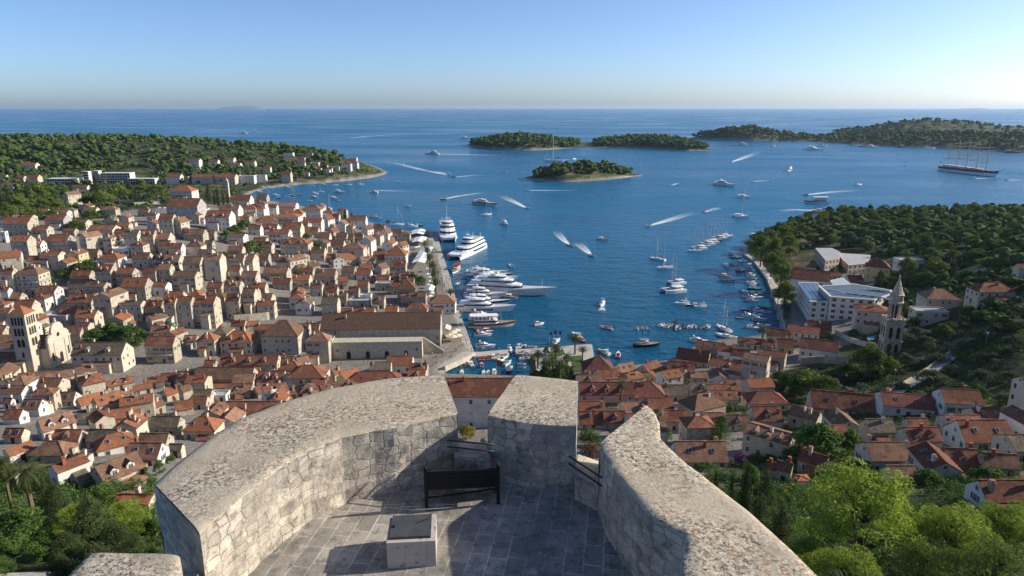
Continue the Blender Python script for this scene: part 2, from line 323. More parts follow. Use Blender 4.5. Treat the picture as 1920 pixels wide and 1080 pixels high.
def land():
    nr, nc = 300, 400
    yy = np.geomspace(16, 2300, nr)[:, None]; uu = np.linspace(-1.35, 1.35, nc)[None]
    X = (uu*yy).ravel(); Y = np.broadcast_to(yy, (nr, nc)).ravel().copy()
    P = np.stack([X, Y], -1); sd = sdist(P, CW); z = Tn(X, Y)
    wd = np.clip(Y*0.006, 1.2, 9)
    wob = np.sin(X*0.31+1.3*np.sin(Y*0.17))*0.8 + np.sin(Y*0.23+X*0.11)*0.8
    zz = np.minimum(z, 0.35 + np.maximum(sd, 0)*0.42 + np.clip(sd, 0, 4)*0.25)
    far = np.clip((Y-500)/300, 0, 1); zz = zz + far*wob*np.clip(sd/12, 0, 1)
    zz = np.where(sd < 0, -0.3 + np.maximum(sd, -20)*0.25, zz)
    town = np.array([in_poly(*proj((x, y, h)), TOWN) for x, y, h in zip(X, Y, z)], float)
    rockm = np.clip(1-(sd-wd*0.35)/(wd*0.8), 0, 1)*(1-town)
    V = np.stack([X, Y, zz], -1)
    o = link('hillside', grid_mesh('hillside', V, nr, nc, GROUND, np.stack([town, rockm], -1))); structure(o)
land()
def lerp_list(x, pts):
    return float(np.interp(x, [p[0] for p in pts], [p[1] for p in pts]))
# ---- far woods: leaf crowns scattered over a patch, one mass
def ico(sub=1):
    bm_v = []; t = (1+5**.5)/2
    v = [(-1,t,0),(1,t,0),(-1,-t,0),(1,-t,0),(0,-1,t),(0,1,t),(0,-1,-t),(0,1,-t),(t,0,-1),(t,0,1),(-t,0,-1),(-t,0,1)]
    f = [(0,11,5),(0,5,1),(0,1,7),(0,7,10),(0,10,11),(1,5,9),(5,11,4),(11,10,2),(10,7,6),(7,1,8),(3,9,4),(3,4,2),(3,2,6),(3,6,8),(3,8,9),(4,9,5),(2,4,11),(6,2,10),(8,6,7),(9,8,1)]
    v = [Vector(p).normalized() for p in v]
    for _ in range(sub):
        mid = {}; nf = []
        def m(a, b):
            k = (min(a, b), max(a, b))
            if k not in mid: mid[k] = len(v); v.append(((v[a]+v[b])/2).normalized())
            return mid[k]
        for a, b, c in f: x, y, z = m(a, b), m(b, c), m(c, a); nf += [(a,x,z),(b,y,x),(c,z,y),(x,y,z)]
        f = nf
    return np.array([list(p) for p in v]), np.array(f)
ICO_V, ICO_F = ico(1)
LEAFM = {}
def leafm(name, c1, c2, scale=0.35, trans=0.25, rand=0.15): return M(name, c1, c2, rough=0.9, scale=scale, rand=rand, spec=0.08, trans=trans, lo=0.4, hi=0.6)
FAR_LEAF = leafm('far_pine_foliage', (0.095,0.132,0.032), (0.036,0.062,0.020), 0.09, 0.1, 0.0)
def wood(name, pts, label, r=(2.6, 4.6), cat='wood'):
    V = []; Fc = []
    for k, p in enumerate(pts):
        rr = r[0]*.7+(r[1]*1.25-r[0]*.7)*rnd.random()**1.8; n = rnd.choice((2, 3, 3, 4))
        for q in range(n):
            s = rr*rnd.uniform(0.5, 0.85); off = np.array([rnd.gauss(0, rr*0.45), rnd.gauss(0, rr*0.45), rr*rnd.uniform(0.9, 1.7)])
            v = ICO_V*(1+nrg.normal(0, 0.17, (len(ICO_V), 1)))*np.array([s, s, s*rnd.uniform(0.6, 0.9)])
            Fc.append(ICO_F+len(V)*len(ICO_V)); V.append(v+np.array(p)+off)
    me = bpy.data.meshes.new(name); me.from_pydata(np.concatenate(V).tolist(), [], np.concatenate(Fc).tolist()); me.materials.append(FAR_LEAF); me.update()
    o = link(name, me); tag(o, cat, label, auto=False, kind='stuff'); return o
def island(name, front, tops, thick, wood_n, wood_label, rr=(3, 5), smin=0.10, seed=0, A_pow=0.62, wood_px=None, nc=110, nr=26):
    """heightfield: front shoreline and skyline given in photo pixels, thickness in metres"""
    x0, x1 = front[0][0], front[-1][0]; V = []; cov = []
    def pt(px, s):
        fy = lerp_list(px, front); Df = at(px, fy, 0).y; e = (px-x0)/(x1-x0); tk = thick*max(0.02, (4*e*(1-e)))**0.5 if x1 < 1900 else thick*min(1, 0.02+3*e)
        D = Df+tk*s; dy = at_y(px, lerp_list(px, tops), Df+tk*0.5)
        A = max(1.0, dy.z); z = A*(4*s*(1-s))**A_pow
        d = ray(px, 400); return ((px-960)/F)*(D*CP-(z-H)*SP), D, z, tk
    sm = lambda pts: [(x, float(np.mean(np.interp(np.linspace(x-w_, x+w_, 15), [p[0] for p in pts], [p[1] for p in pts])))) for x in np.linspace(x0, x1, 90) for w_ in [min(16, x-x0+.01, x1-x+.01)]]
    front = sm(front); tops = sm(tops)
    for i in range(nr):
        s = i/(nr-1)
        for px in np.linspace(x0, x1, nc):
            x, y, z, tk = pt(px, s)
            z += 0.12*z*math.sin(px*0.21+7*s)*math.cos(px*0.07-9*s)
            if i in (0, nr-1): z = -1.5
            V.append((x, y, z)); d = min(s, 1-s)*tk
            cov.append((0, max(0, min(1, 1.35-max(d/7.0, z/3.6)))))
    me = grid_mesh(name, np.array(V), nr, nc, GROUND, np.array(cov)); structure(link(name, me))
    pts = []
    while len(pts) < wood_n:
        px = rnd.uniform(*(wood_px or (x0, x1))); s = rnd.uniform(smin, 0.8); x, y, z, tk = pt(px, s)
        if z > 2.8 and min(s, 1-s)*tk > 6: pts.append((x, y, z-0.6))
    if pts: wood('island_wood', pts, wood_label, rr)
island('islet', [(985,334),(1010,340),(1060,342),(1110,339),(1160,335),(1203,329)], [(985,333),(1008,329),(1030,318),(1060,314),(1100,311),(1135,312),(1160,319),(1182,326),(1203,328)], 110, 330, 'dense green pines covering the small islet with the red roofed house', (2.6,4.4), 0.10, wood_px=(1002,1184))
island('island', [(877,272),(905,278),(960,282),(1010,282),(1060,279),(1100,277),(1150,277),(1210,279),(1280,283),(1338,283)], [(877,271),(915,264),(950,258),(990,258),(1030,262),(1060,268),(1100,271),(1150,264),(1200,260),(1240,259),(1290,269),(1338,282)], 330, 1300, 'pine wood on the long two humped island behind the islet', (4,6.5), 0.03)
island('island', [(1296,259),(1340,262),(1400,264),(1460,264),(1520,266),(1600,271),(1700,276),(1800,280),(1920,286),(2150,290)], [(1296,258),(1340,249),(1385,241),(1420,242),(1470,253),(1510,258),(1560,258),(1620,256),(1700,254),(1800,254),(1920,258),(2150,258)], 420, 1400, 'dark pine wood on the low island shore at right', (4.5,7), 0.02)
island('island', [(1560,248),(1600,252),(1700,257),(1800,260),(2000,262),(2250,264)], [(1560,247),(1590,244),(1640,237),(1700,228),(1745,225),(1800,229),(1880,239),(1950,243),(2250,246)], 900, 900, 'sparse scrub wood on the broad hill at far right', (3,6), 0.05, A_pow=0.8)
def far_isle(name, px0, px1, pts, D):
    V = []; n = 40
    for px in np.linspace(px0, px1, n):
        top = at_y(px, lerp_list(px, pts), D)
        V += [(top.x, D-150, -2), (top.x, D, max(1, top.z)), (top.x, D+900, -2)]
    mb = MB(); f = []
    for i in range(n-1):
        for j in range(2): a = i*3+j; f.append((a, a+3, a+4, a+1))
    mb.add(V, f); structure(obj(name, mb, M('haze_painted_rock', (0.28,0.31,0.34), scale=0.002), smooth=True))  # pale blue-grey puts distance haze into the rock colour
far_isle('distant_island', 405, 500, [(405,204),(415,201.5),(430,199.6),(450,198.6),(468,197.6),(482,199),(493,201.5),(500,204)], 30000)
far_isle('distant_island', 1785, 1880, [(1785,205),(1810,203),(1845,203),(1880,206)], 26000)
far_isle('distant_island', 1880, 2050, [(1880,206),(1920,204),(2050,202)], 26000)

# ------------------------------------------------------------------ quays
def slab(name, pts, z0, z1, mat, z_px=None):
    mb = MB(); mb.prism([list(at(x, y, z1))[:2] for x, y in pts][::-1], z0, z1, 0); o = obj(name, mb, mat); structure(o); return o
PAVE_Q = M('quay_paving', (0.47,0.43,0.37), (0.37,0.34,0.30), scale=0.18, vor=(0.5,0.10), speck=((0.30,0.28,0.25),0.12,0.62))
slab('promenade', [(770,432),(818,434),(828,470),(844,520),(860,580),(872,612),(884,646),(890,662),(833,693),(833,702),(775,702),(770,650),(826,650),(822,580),(806,520),(786,470)], -3, 1.5, PAVE_Q)
slab('breakwater', [(889,660),(953,655),(953,663),(888,669)], -3, 1.35, PAVE_Q)
slab('breakwater', [(966,655),(1022,652),(1023,690),(1006,692),(1001,664),(967,663)], -3, 1.35, PAVE_Q)
slab('park_ground', [(1021,652),(1090,646),(1110,645),(1114,668),(1110,712),(1000,712),(1005,692),(1022,690)], -3, 1.42, PAVE_Q)
slab('promenade', [(1400,472),(1426,490),(1462,520),(1478,570),(1498,622),(1474,626),(1456,570),(1437,520),(1412,488),(1392,474)], -3, 1.5, PAVE_Q)
GRASS = M('lawn', (0.06,0.11,0.025), (0.045,0.08,0.02), scale=0.5)
for pl in ([(1068,668),(1090,666),(1098,700),(1076,700)], [(1026,660),(1056,656),(1060,664),(1034,672)]):
    mb = MB(); mb.prism([list(at(x, y, 1.46))[:2] for x, y in pl][::-1], 1.3, 1.46); structure(obj('lawn', mb, GRASS))
# town square
mb = MB(); pts = [(832,668),(832,698),(600,704),(420,706),(235,712),(140,716),(150,698),(240,688),(420,684),(600,676)]
# ------------------------------------------------------------------ fort terrace and parapet in the foreground
ZF, ZT = 101.7, 103.3
def uv_masonry(name, cols, mortar, bw, bh, msize, stain, spots=None, floor=False):
    m = bpy.data.materials.new(name); t, N, L = nodes(m); b = N['Principled BSDF']; b.inputs['Roughness'].default_value = 0.92; b.inputs['Specular IOR Level'].default_value = 0.15
    u = N.new('ShaderNodeUVMap'); u.uv_map = 'UVMap'
    def nz(s, d=5, r=0.65, src=None):
        n = N.new('ShaderNodeTexNoise'); n.inputs['Scale'].default_value = s; n.inputs['Detail'].default_value = d; n.inputs['Roughness'].default_value = r; L.new(src or u.outputs[0], n.inputs['Vector']); return n
    def rng(v, a, b_, c=0., d=1.):
        r = N.new('ShaderNodeMapRange'); r.inputs[1].default_value = a; r.inputs[2].default_value = b_; r.inputs[3].default_value = c; r.inputs[4].default_value = d; L.new(v, r.inputs[0]); return r.outputs[0]
    def mix(f, a, b_):
        x = N.new('ShaderNodeMix'); x.data_type = 'RGBA'
        for i, v in ((6, a), (7, b_)):
            if isinstance(v, tuple): x.inputs[i].default_value = (*v, 1)
            else: L.new(v, x.inputs[i])
        L.new(f, x.inputs[0]); return x.outputs[2]
    dn = nz(1.6, 2); va = N.new('ShaderNodeVectorMath'); va.operation = 'MULTIPLY_ADD'; va.inputs[1].default_value = (0.22,)*3 if not floor else (0.05,)*3
    L.new(dn.outputs['Color'], va.inputs[0]); L.new(u.outputs[0], va.inputs[2])
    dn2 = nz(9, 2); vb = N.new('ShaderNodeVectorMath'); vb.operation = 'MULTIPLY_ADD'; vb.inputs[1].default_value = (0.035,)*3; L.new(dn2.outputs['Color'], vb.inputs[0]); L.new(va.outputs[0], vb.inputs[2])
    br = N.new('ShaderNodeTexBrick'); br.inputs['Scale'].default_value = 1; br.inputs['Brick Width'].default_value = bw; br.inputs['Row Height'].default_value = bh; br.inputs['Mortar Size'].default_value = msize; br.inputs['Mortar Smooth'].default_value = 0.4
    br.inputs['Color1'].default_value = (*cols[0], 1); br.inputs['Color2'].default_value = (*cols[1], 1); br.inputs['Mortar'].default_value = (*mortar, 1); br.offset = 0.45; br.squash = 0.7; br.squash_frequency = 3
    L.new(vb.outputs[0], br.inputs['Vector'])
    c = br.outputs['Color']; jf = br.outputs['Fac']
    if not floor:                                               # irregular rubble courses
        mp = N.new('ShaderNodeMapping'); mp.inputs['Scale'].default_value = (3.1, 5.0, 1); L.new(vb.outputs[0], mp.inputs['Vector'])
        v1 = N.new('ShaderNodeTexVoronoi'); v1.voronoi_dimensions = '2D'; v1.feature = 'DISTANCE_TO_EDGE'; v1.inputs['Scale'].default_value = 1; v1.inputs['Randomness'].default_value = 0.42; L.new(mp.outputs[0], v1.inputs['Vector'])
        v2 = N.new('ShaderNodeTexVoronoi'); v2.voronoi_dimensions = '2D'; v2.inputs['Scale'].default_value = 1; v2.inputs['Randomness'].default_value = 0.42; L.new(mp.outputs[0], v2.inputs['Vector'])
        se = N.new('ShaderNodeSeparateColor'); L.new(v2.outputs['Color'], se.inputs[0]); c = mix(se.outputs[0], cols[0], cols[1]); jf = rng(v1.outputs['Distance'], 0.015, 0.085, 0.95, 0); pl = nz(0.7, 4); j2 = N.new('ShaderNodeMath'); j2.operation = 'MULTIPLY'; L.new(jf, j2.inputs[0]); L.new(rng(pl.outputs[0], 0.42, 0.60, 1, 0.4), j2.inputs[1]); jf = j2.outputs[0]; c = mix(jf, c, mortar)
    big = nz(0.55, 4); c = mix(rng(big.outputs[0], 0.44, 0.62, 0, 0.6 if not floor else 0.85), c, stain)
    med = nz(3.2, 6, 0.75); c = mix(rng(med.outputs[0], 0.50, 0.62, 0, 0.7), c, tuple(v*0.62 for v in stain))
    lt = nz(2.1, 5, 0.7); c = mix(rng(lt.outputs[0], 0.57, 0.66, 0, 0.6), c, tuple(min(1, v*1.25) for v in cols[0]))
    fine = nz(28, 4, 0.7); sc = N.new('ShaderNodeVectorMath'); sc.operation = 'SCALE'; L.new(c, sc.inputs[0]); L.new(rng(fine.outputs[0], 0.3, 0.7, 0.72, 1.2), sc.inputs['Scale']); c = sc.outputs[0]
    if spots: n = nz(4.5, 5, 0.8); n2 = nz(0.9, 2); mm = N.new('ShaderNodeMath'); mm.operation = 'MULTIPLY'; L.new(rng(n.outputs[0], 0.60, 0.66), mm.inputs[0]); L.new(rng(n2.outputs[0], 0.50, 0.6), mm.inputs[1]); c = mix(mm.outputs[0], c, spots)
    L.new(c, b.inputs['Base Color'])
    h = N.new('ShaderNodeMath'); h.operation = 'MULTIPLY_ADD'; h.inputs[1].default_value = -0.22 if not floor else -0.25; L.new(jf, h.inputs[0]); L.new(med.outputs[0], h.inputs[2])
    bp = N.new('ShaderNodeBump'); bp.inputs['Distance'].default_value = 0.035 if not floor else 0.012; L.new(h.outputs[0], bp.inputs['Height']); L.new(bp.outputs[0], b.inputs['Normal'])
    return m
MASON = uv_masonry('parapet_masonry', ((0.62,0.54,0.44), (0.38,0.33,0.27)), (0.22,0.195,0.16), 0.42, 0.27, 0.022, (0.235,0.21,0.18), (0.40,0.15,0.05))
FLOORM = uv_masonry('terrace_slabs', ((0.42,0.38,0.33), (0.27,0.245,0.215)), (0.56,0.51,0.45), 0.62, 0.36, 0.018, (0.20,0.185,0.165), None, True)
def cap_material():
    m = bpy.data.materials.new('lichen_capstone'); t, N, L = nodes(m); b = N['Principled BSDF']; b.inputs['Roughness'].default_value = 0.95; b.inputs['Specular IOR Level'].default_value = 0.12
    g = N.new('ShaderNodeNewGeometry')
    def nz(s, d=5, r=0.7):
        n = N.new('ShaderNodeTexNoise'); n.inputs['Scale'].default_value = s; n.inputs['Detail'].default_value = d; n.inputs['Roughness'].default_value = r; L.new(g.outputs['Position'], n.inputs['Vector']); return n.outputs[0]
    def rng(v, a, b_, c=0., d=1.):
        r = N.new('ShaderNodeMapRange'); r.inputs[1].default_value = a; r.inputs[2].default_value = b_; r.inputs[3].default_value = c; r.inputs[4].default_value = d; L.new(v, r.inputs[0]); return r.outputs[0]
    def mix(f, a, b_):
        x = N.new('ShaderNodeMix'); x.data_type = 'RGBA'
        for i, v in ((6, a), (7, b_)):
            if isinstance(v, tuple): x.inputs[i].default_value = (*v, 1)
            else: L.new(v, x.inputs[i])
        L.new(f, x.inputs[0]); return x.outputs[2]
    def mul(a, b_):
        x = N.new('ShaderNodeMath'); x.operation = 'MULTIPLY'; L.new(a, x.inputs[0]); L.new(b_, x.inputs[1]); return x.outputs[0]
    dens = rng(nz(0.55, 4, 0.6), 0.42, 0.56)                    # where the lichen crust has grown
    c = mix(rng(nz(0.9), 0.35, 0.65), (0.49,0.42,0.315), (0.38,0.325,0.245))
    c = mix(rng(nz(2.6, 6, 0.8), 0.50, 0.60, 0, 0.4), c, (0.33,0.285,0.23))
    c = mix(mul(rng(nz(10, 5, 0.8), 0.50, 0.56), rng(dens, 0, 1, 0.08, 1)), c, (0.66,0.575,0.46))
    c = mix(mul(rng(nz(13, 6, 0.85), 0.505, 0.55), rng(dens, 0, 1, 0.15, 1)), c, (0.085,0.068,0.052))
    c = mix(mul(rng(nz(6.5, 6, 0.85), 0.56, 0.60), rng(nz(0.42, 3), 0.48, 0.58, 0.0, 0.8)), c, (0.38,0.19,0.075))
    c = mix(rng(nz(3.4, 6, 0.8), 0.61, 0.66, 0, 0.7), c, (0.11,0.093,0.075))
    L.new(c, b.inputs['Base Color'])
    bp = N.new('ShaderNodeBump'); bp.inputs['Distance'].default_value = 0.018; L.new(nz(16), bp.inputs['Height']); L.new(bp.outputs[0], b.inputs['Normal'])
    return m
CAPM = cap_material()
def uvmesh(name, V, Fs, UV, mi, mats, smooth=False):
    me = bpy.data.meshes.new(name); me.from_pydata(V, [], Fs)
    for m in mats: me.materials.append(m)
    me.polygons.foreach_set('material_index', mi); l = me.uv_layers.new(name='UVMap')
    l.data.foreach_set('uv', [c for f in UV for p in f for c in p])
    if smooth: me.polygons.foreach_set('use_smooth', [bool(q) for q in mi] if smooth == 2 else [True]*len(Fs))
    me.update(); return me
def nz2(x, y, z, f):
    return math.sin(x*f+1.7*math.sin(y*f*0.9+z*1.3))*math.cos(z*f*1.1+1.1*math.sin(x*f*0.7))*math.sin(y*f*1.2+0.6)
def merlon(inner, outer, parent, zi=ZT, zo=ZT-0.06, zbot=80.0, step=0.13, label=None):
    """top outline in photo pixels (paired points) at the level of the cap; walls fall to the terrace and down the tower"""
    I0 = [at(x, y, zi) for x, y in inner]; O0 = [at(x, y, zo) for x, y in outer]; I = []; O = []
    for k in range(len(I0)-1):
        n = max(1, int(max((I0[k+1]-I0[k]).length, (O0[k+1]-O0[k]).length)/step))
        for j in range(n): I.append(I0[k].lerp(I0[k+1], j/n)); O.append(O0[k].lerp(O0[k+1], j/n))
    I.append(I0[-1]); O.append(O0[-1])
    V = []; Fs = []; UV = []; mi = []; mv, mt, mo = 14, 16, 3; rows = []; ui = uo = 0.0
    for k, (a, b) in enumerate(zip(I, O)):
        if k: ui += (a-I[k-1]).length; uo += (b-O[k-1]).length
        sec = []
        n2 = Vector((b.x-a.x, b.y-a.y, 0)).normalized()
        for j in range(mv):                                    # inner wall, bottom to top
            z = ZF-0.15+(zi-0.05-ZF+0.15)*j/(mv-1); q = 0.028*nz2(a.x, a.y, z, 3.1)+0.02*nz2(a.x, a.y, z, 9.7)
            sec.append((a.x-n2.x*q+n2.x*0.0, a.y-n2.y*q, z, ui, z, 0))
        for j in range(mt):
            s = j/(mt-1); s2 = 0.012+s*0.976; p = a.lerp(b, s2); q = 0.012*nz2(p.x, p.y, 0.3, 2.3)+0.006*nz2(p.x, p.y, 0.7, 6)
            e = -0.035*max(0, 1-min(s, 1-s)*9)**2
            sec.append((p.x, p.y, p.z+q+e, ui, 0, 1))
        for j in range(mo): z = (zo-0.06)+(zbot-zo+0.06)*(j/(mo-1))**1.5; sec.append((b.x, b.y, z, uo, z, 2))
        rows.append(sec)
    m = len(rows[0])
    for s in rows: V += [p[:3] for p in s]
    for k in range(len(rows)-1):
        for j in range(m-1):
            A = k*m+j; Fs.append((A, A+m, A+m+1, A+1)); top = rows[k][j][5] == 1 or (rows[k][j+1][5] == 1 and False)
            if rows[k][j][5] == 0 and rows[k][j+1][5] == 1: top = True
            mi.append(1 if top and rows[k][j+1][5] == 1 else 0)
            pu = [(rows[k][j][3], rows[k][j][2]), (rows[k+1][j][3], rows[k+1][j][2]), (rows[k+1][j+1][3], rows[k+1][j+1][2]), (rows[k][j+1][3], rows[k][j+1][2])]
            UV.append(pu)
    for k in (0, len(rows)-1):                                  # end faces of the merlon
        a, b = rows[k][0], rows[k][-1]; L0 = math.hypot(b[0]-a[0], b[1]-a[1]); ns, nzv = 10, 14; base = len(V); e = -1 if k else 1
        for i in range(ns+1):
            s = i/ns; x, y = a[0]+(b[0]-a[0])*s, a[1]+(b[1]-a[1])*s
            for j in range(nzv+1):
                zt = rows[k][mv][2]+(rows[k][mv+mt-1][2]-rows[k][mv][2])*s-0.01; z = zt-(zt-(ZF-2.0))*(j/nzv)
                q = 0.02*nz2(x*1.3, y, z, 4.0) if 0 < j else 0
                V.append((x+q, y+q, z))
        for i in range(ns):
            for j in range(nzv):
                A = base+i*(nzv+1)+j; Fs.append((A, A+1, A+nzv+2, A+nzv+1) if k == 0 else (A, A+nzv+1, A+nzv+2, A+1)); mi.append(0)
                q = [V[i_] for i_ in Fs[-1]]; UV.append([(math.hypot(p[0]-a[0], p[1]-a[1])+3.3, p[2]) for p in q])
    o = link('merlon', uvmesh('merlon', V, Fs, UV, mi, [MASON, CAPM], 2), parent)
    if label: o['label'] = label
    return o
par = empty('bastion_parapet', (0, 14, 90)); par_inv = -Vector(par.location)
tag(par, 'parapet', 'curved stone parapet of a fort terrace with lichen covered merlons and gun slits', (700, 790), auto=False)
ML = ([(374,996),(400,972),(430,948),(480,908),(520,878),(575,843),(640,818),(700,805),(737,800),(790,787),(858,773)], [(288,905),(318,876),(350,850),(400,812),(450,781),(540,747),(620,725),(690,712),(735,706),(785,702),(831,699)])
MC = ([(914,777),(945,783),(985,790),(1040,795),(1081,797)], [(969,700),(1000,702),(1030,705),(1060,708),(1084,712)])
MR = ([(1125,830),(1132,846),(1140,862),(1150,880),(1160,895),(1185,925),(1215,958),(1245,980),(1281,999),(1281,1085),(1290,1220)], [(1214,757),(1229,772),(1237,790),(1239,818),(1258,838),(1290,868),(1345,909),(1400,950),(1480,1022),(1545,1085),(1680,1220)])
MB4 = ([(337,1040),(339,1085),(345,1220)], [(165,1036),(118,1083),(-20,1220)])
for inn, out, lb in ((*ML, 'long curved merlon sweeping across the left side'), (*MC, 'short square merlon between the two gun slits'), (*MR, 'pointed merlon running down to the right'), (*MB4, None)):
    m_ = merlon(inn, out, par, label=lb); m_.location = par_inv
def sill(i0, i1, o0, o1, zi, zo):
    a, b = at(*i0, zi), at(*i1, zi); c, d = at(*o1, zo), at(*o0, zo)
    V = []; Fs = []; UV = []; n = 8; k = 8
    for i in range(n+1):
        p = a.lerp(b, i/n); q = d.lerp(c, i/n); u = (b-a).length*i/n
        col = [(p.x, p.y, ZF-0.15), (p.x, p.y, zi-0.03)]+[tuple(p.lerp(q, 0.02+0.98*j/k)+Vector((0, 0, 0.012*nz2(p.x+j, p.y, j, 5)))) for j in range(k+1)]+[(q.x, q.y, 80)]
        V += col
    m = len(col)
    for i in range(n):
        for j in range(m-1):
            A = i*m+j; f = (A, A+m, A+m+1, A+1); Fs.append(f); UV.append([((b-a).length*(v//m)/n+7, V[v][2] if j < 1 or j > m-3 else V[v][1]) for v in f])
    o = link('embrasure_sill', uvmesh('embrasure_sill', V, Fs, UV, [0]*len(Fs), [MASON]), par); o.location = par_inv; return o
sill((852,853),(919,858),(838,829),(914,829), ZF+0.86, ZF-0.10)
sill((1078,888),(1126,911),(1084,852),(1134,868), ZF+0.62, ZF+0.0)
_a = proj((*at(288,905,ZT-.06)[:2], ZF-.4)); _b = proj((*at(165,1036,ZT-.06)[:2], ZF-.4)); sill((345,1130),(372,1075),_b,_a, ZF+0.86, ZF-0.4)
IRON = M('black_iron', (0.012,0.012,0.013), rough=0.45, spec=0.4)
def bar(p, q, z0, z1):
    mb = MB(); a = at(*p, z0); b = at(*q, z1); e = (b-a).normalized(); mb.tube(a-e*0.08, b+e*0.08, 0.019, n=8); o = obj('iron_bar', mb, IRON, par, smooth=True); o.location = par_inv
bar((845,826),(921,833), ZF+1.22, ZF+1.22); bar((845,838),(920,846), ZF+1.02, ZF+1.02)
bar((1071,858),(1124,893), ZF+1.02, ZF+1.02); bar((1071,872),(1124,908), ZF+0.80, ZF+0.80)
# terrace floor
fp = [at(x, y, ZF) for x, y in [(330,1230),(395,1085),(450,1035),(505,990),(575,950),(640,930),(730,915),(850,905),(940,905),(1060,915),(1115,945),(1160,990),(1215,1060),(1300,1230)]]
V = [(p.x, p.y, ZF) for p in fp]; ca = R(9)
me = uvmesh('terrace_floor', V, [tuple(range(len(V)))], [[(p[1]*math.cos(ca)+p[0]*math.sin(ca), p[0]*math.cos(ca)-p[1]*math.sin(ca)) for p in V]], [0], [FLOORM]); structure(link('terrace_floor', me))
# bench (seen from behind)
a = at(800, 951, ZF); b = at(934, 944, ZF); BL = (b-a).length; ang = math.atan2(b.y-a.y, b.x-a.x)
BLK = M('black_bench_wood', (0.010,0.009,0.010), (0.016,0.014,0.014), rough=0.55, scale=3, spec=0.3)
bench = empty('bench', a, ang); tag(bench, 'bench', 'black slatted bench on the stone terrace facing the sea, seen from behind', (865, 915), auto=False)
for x in (0.0, BL):
    mb = MB(); mb.box(x-0.035, x+0.035, -0.04, 0.03, 0, 0.92); mb.lathe([(0.02,0.92),(0.035,0.95),(0.0,0.985)], 8, c=(x, -0.005)); obj('leg', mb, BLK, bench)
    mb = MB(); mb.box(x-0.03, x+0.03, 0.40, 0.46, 0, 0.44); obj('leg', mb, BLK, bench)
mb = MB()
for k in range(5): mb.box(0.035, BL-0.035, -0.025, 0.005, 0.42+k*0.088, 0.42+k*0.088+0.083)
obj('backrest', mb, BLK, bench)
mb = MB()
for k in range(4): mb.box(-0.02, BL+0.02, 0.04+k*0.115, 0.04+k*0.115+0.105, 0.44, 0.465)
obj('seat', mb, BLK, bench)
mb = MB(); mb.tube((0, 0, 0.22), (BL, 0.43, 0.10), 0.02); obj('stretcher', mb, BLK, bench)
# stone hatch box
p0 = at(727, 1066, ZF); p1 = at(818, 1061, ZF); HL = (p1-p0).length; hb = empty('hatch_box', p0, math.atan2(p1.y-p0.y, p1.x-p0.x))
tag(hb, 'hatch', 'pale stone box with a dark metal hatch on the terrace floor', (771, 1015), auto=False)
HS = M('pale_cut_stone', (0.50,0.43,0.37), (0.42,0.36,0.31), scale=1.5, speck=((0.25,0.22,0.19),6,0.62), bump=0.01, bscale=14)
mb = MB(); g_ = 0.004
for (x0, x1, z0, z1) in ((0, HL*0.36, 0, 0.27), (HL*0.36+g_, HL*0.8, 0, 0.27), (HL*0.8+g_, HL, 0, 0.27), (0, HL*0.82, 0.274, 0.54), (HL*0.82+g_, HL, 0.274, 0.54)): mb.box(x0, x1, 0, 0.86, z0, z1)
obj('stone_box', mb, HS, hb)
mb = MB(); mb.box(0.07, 0.79, 0.10, 0.80, 0.541, 0.59); mb.box(0.055, 0.07, 0.09, 0.81, 0.541, 0.60); mb.box(0.79, 0.81, 0.09, 0.81, 0.541, 0.575)
lid = obj('hatch_lid', mb, M('dark_steel_plate', (0.075,0.080,0.082), (0.05,0.054,0.056), rough=0.45, scale=4, spec=0.4), hb)
mb = MB(); mb.tube((0.78, 0.62, 0.63), (0.55, 0.50, 0.61), 0.009); obj('handle', mb, IRON, lid); mb = MB(); mb.box(0.09, 0.12, 0.40, 0.46, 0.591, 0.62); obj('latch', mb, IRON, lid)
# ------------------------------------------------------------------ houses
WM = {}
def window_mesh(kind, w=0.95, h=1.35):
    k = (kind, round(w, 1), round(h, 1))
    if k in WM: return WM[k]
    mb = MB(); hw = w/2
    mb.box(-hw-0.12, hw+0.12, -0.05, 0.02, 0, 0.10, 0); mb.box(-hw-0.12, hw+0.12, -0.05, 0.02, h-0.02, h+0.12, 0)
    mb.box(-hw-0.12, -hw, -0.05, 0.02, 0.10, h-0.02, 0); mb.box(hw, hw+0.12, -0.05, 0.02, 0.10, h-0.02, 0)
    if kind in 'GWB':                                           # closed shutters
        mb.box(-hw, -0.01, -0.035, 0.02, 0.10, h-0.02, 1); mb.box(0.01, hw, -0.035, 0.02, 0.10, h-0.02, 1)
        mats = [FRAME, {'G': SHUT_G, 'W': SHUT_W, 'B': SHUT_B}[kind]]
    else:
        mb.box(-hw, hw, -0.012, 0.02, 0.10, h-0.02, 1); mb.box(-0.03, 0.03, -0.03, 0.0, 0.10, h-0.02, 0); mb.box(-hw, hw, -0.03, -0.0125, h*0.62, h*0.62+0.05, 0)
        mats = [FRAME, GLASS]
        if kind in 'gwb':                                       # open shutters either side
            mb.box(-hw-0.6, -hw-0.13, -0.05, 0.02, 0.08, h, 2); mb.box(hw+0.13, hw+0.6, -0.05, 0.02, 0.08, h, 2); mats.append({'g': SHUT_G, 'w': SHUT_W, 'b': SHUT_B}[kind])
    WM[k] = mb.mesh('window', mats); return WM[k]
def door_mesh():
    if 'door' in WM: return WM['door']
    mb = MB(); mb.box(-0.62, 0.62, -0.05, 0.02, 0, 2.2, 0); mb.box(-0.5, 0.5, -0.07, -0.045, 0, 2.05, 1); WM['door'] = mb.mesh('door', [FRAME, SHUT_B]); return WM['door']
CAPT = M('chimney_cap', (0.34,0.11,0.06), (0.25,0.09,0.05))
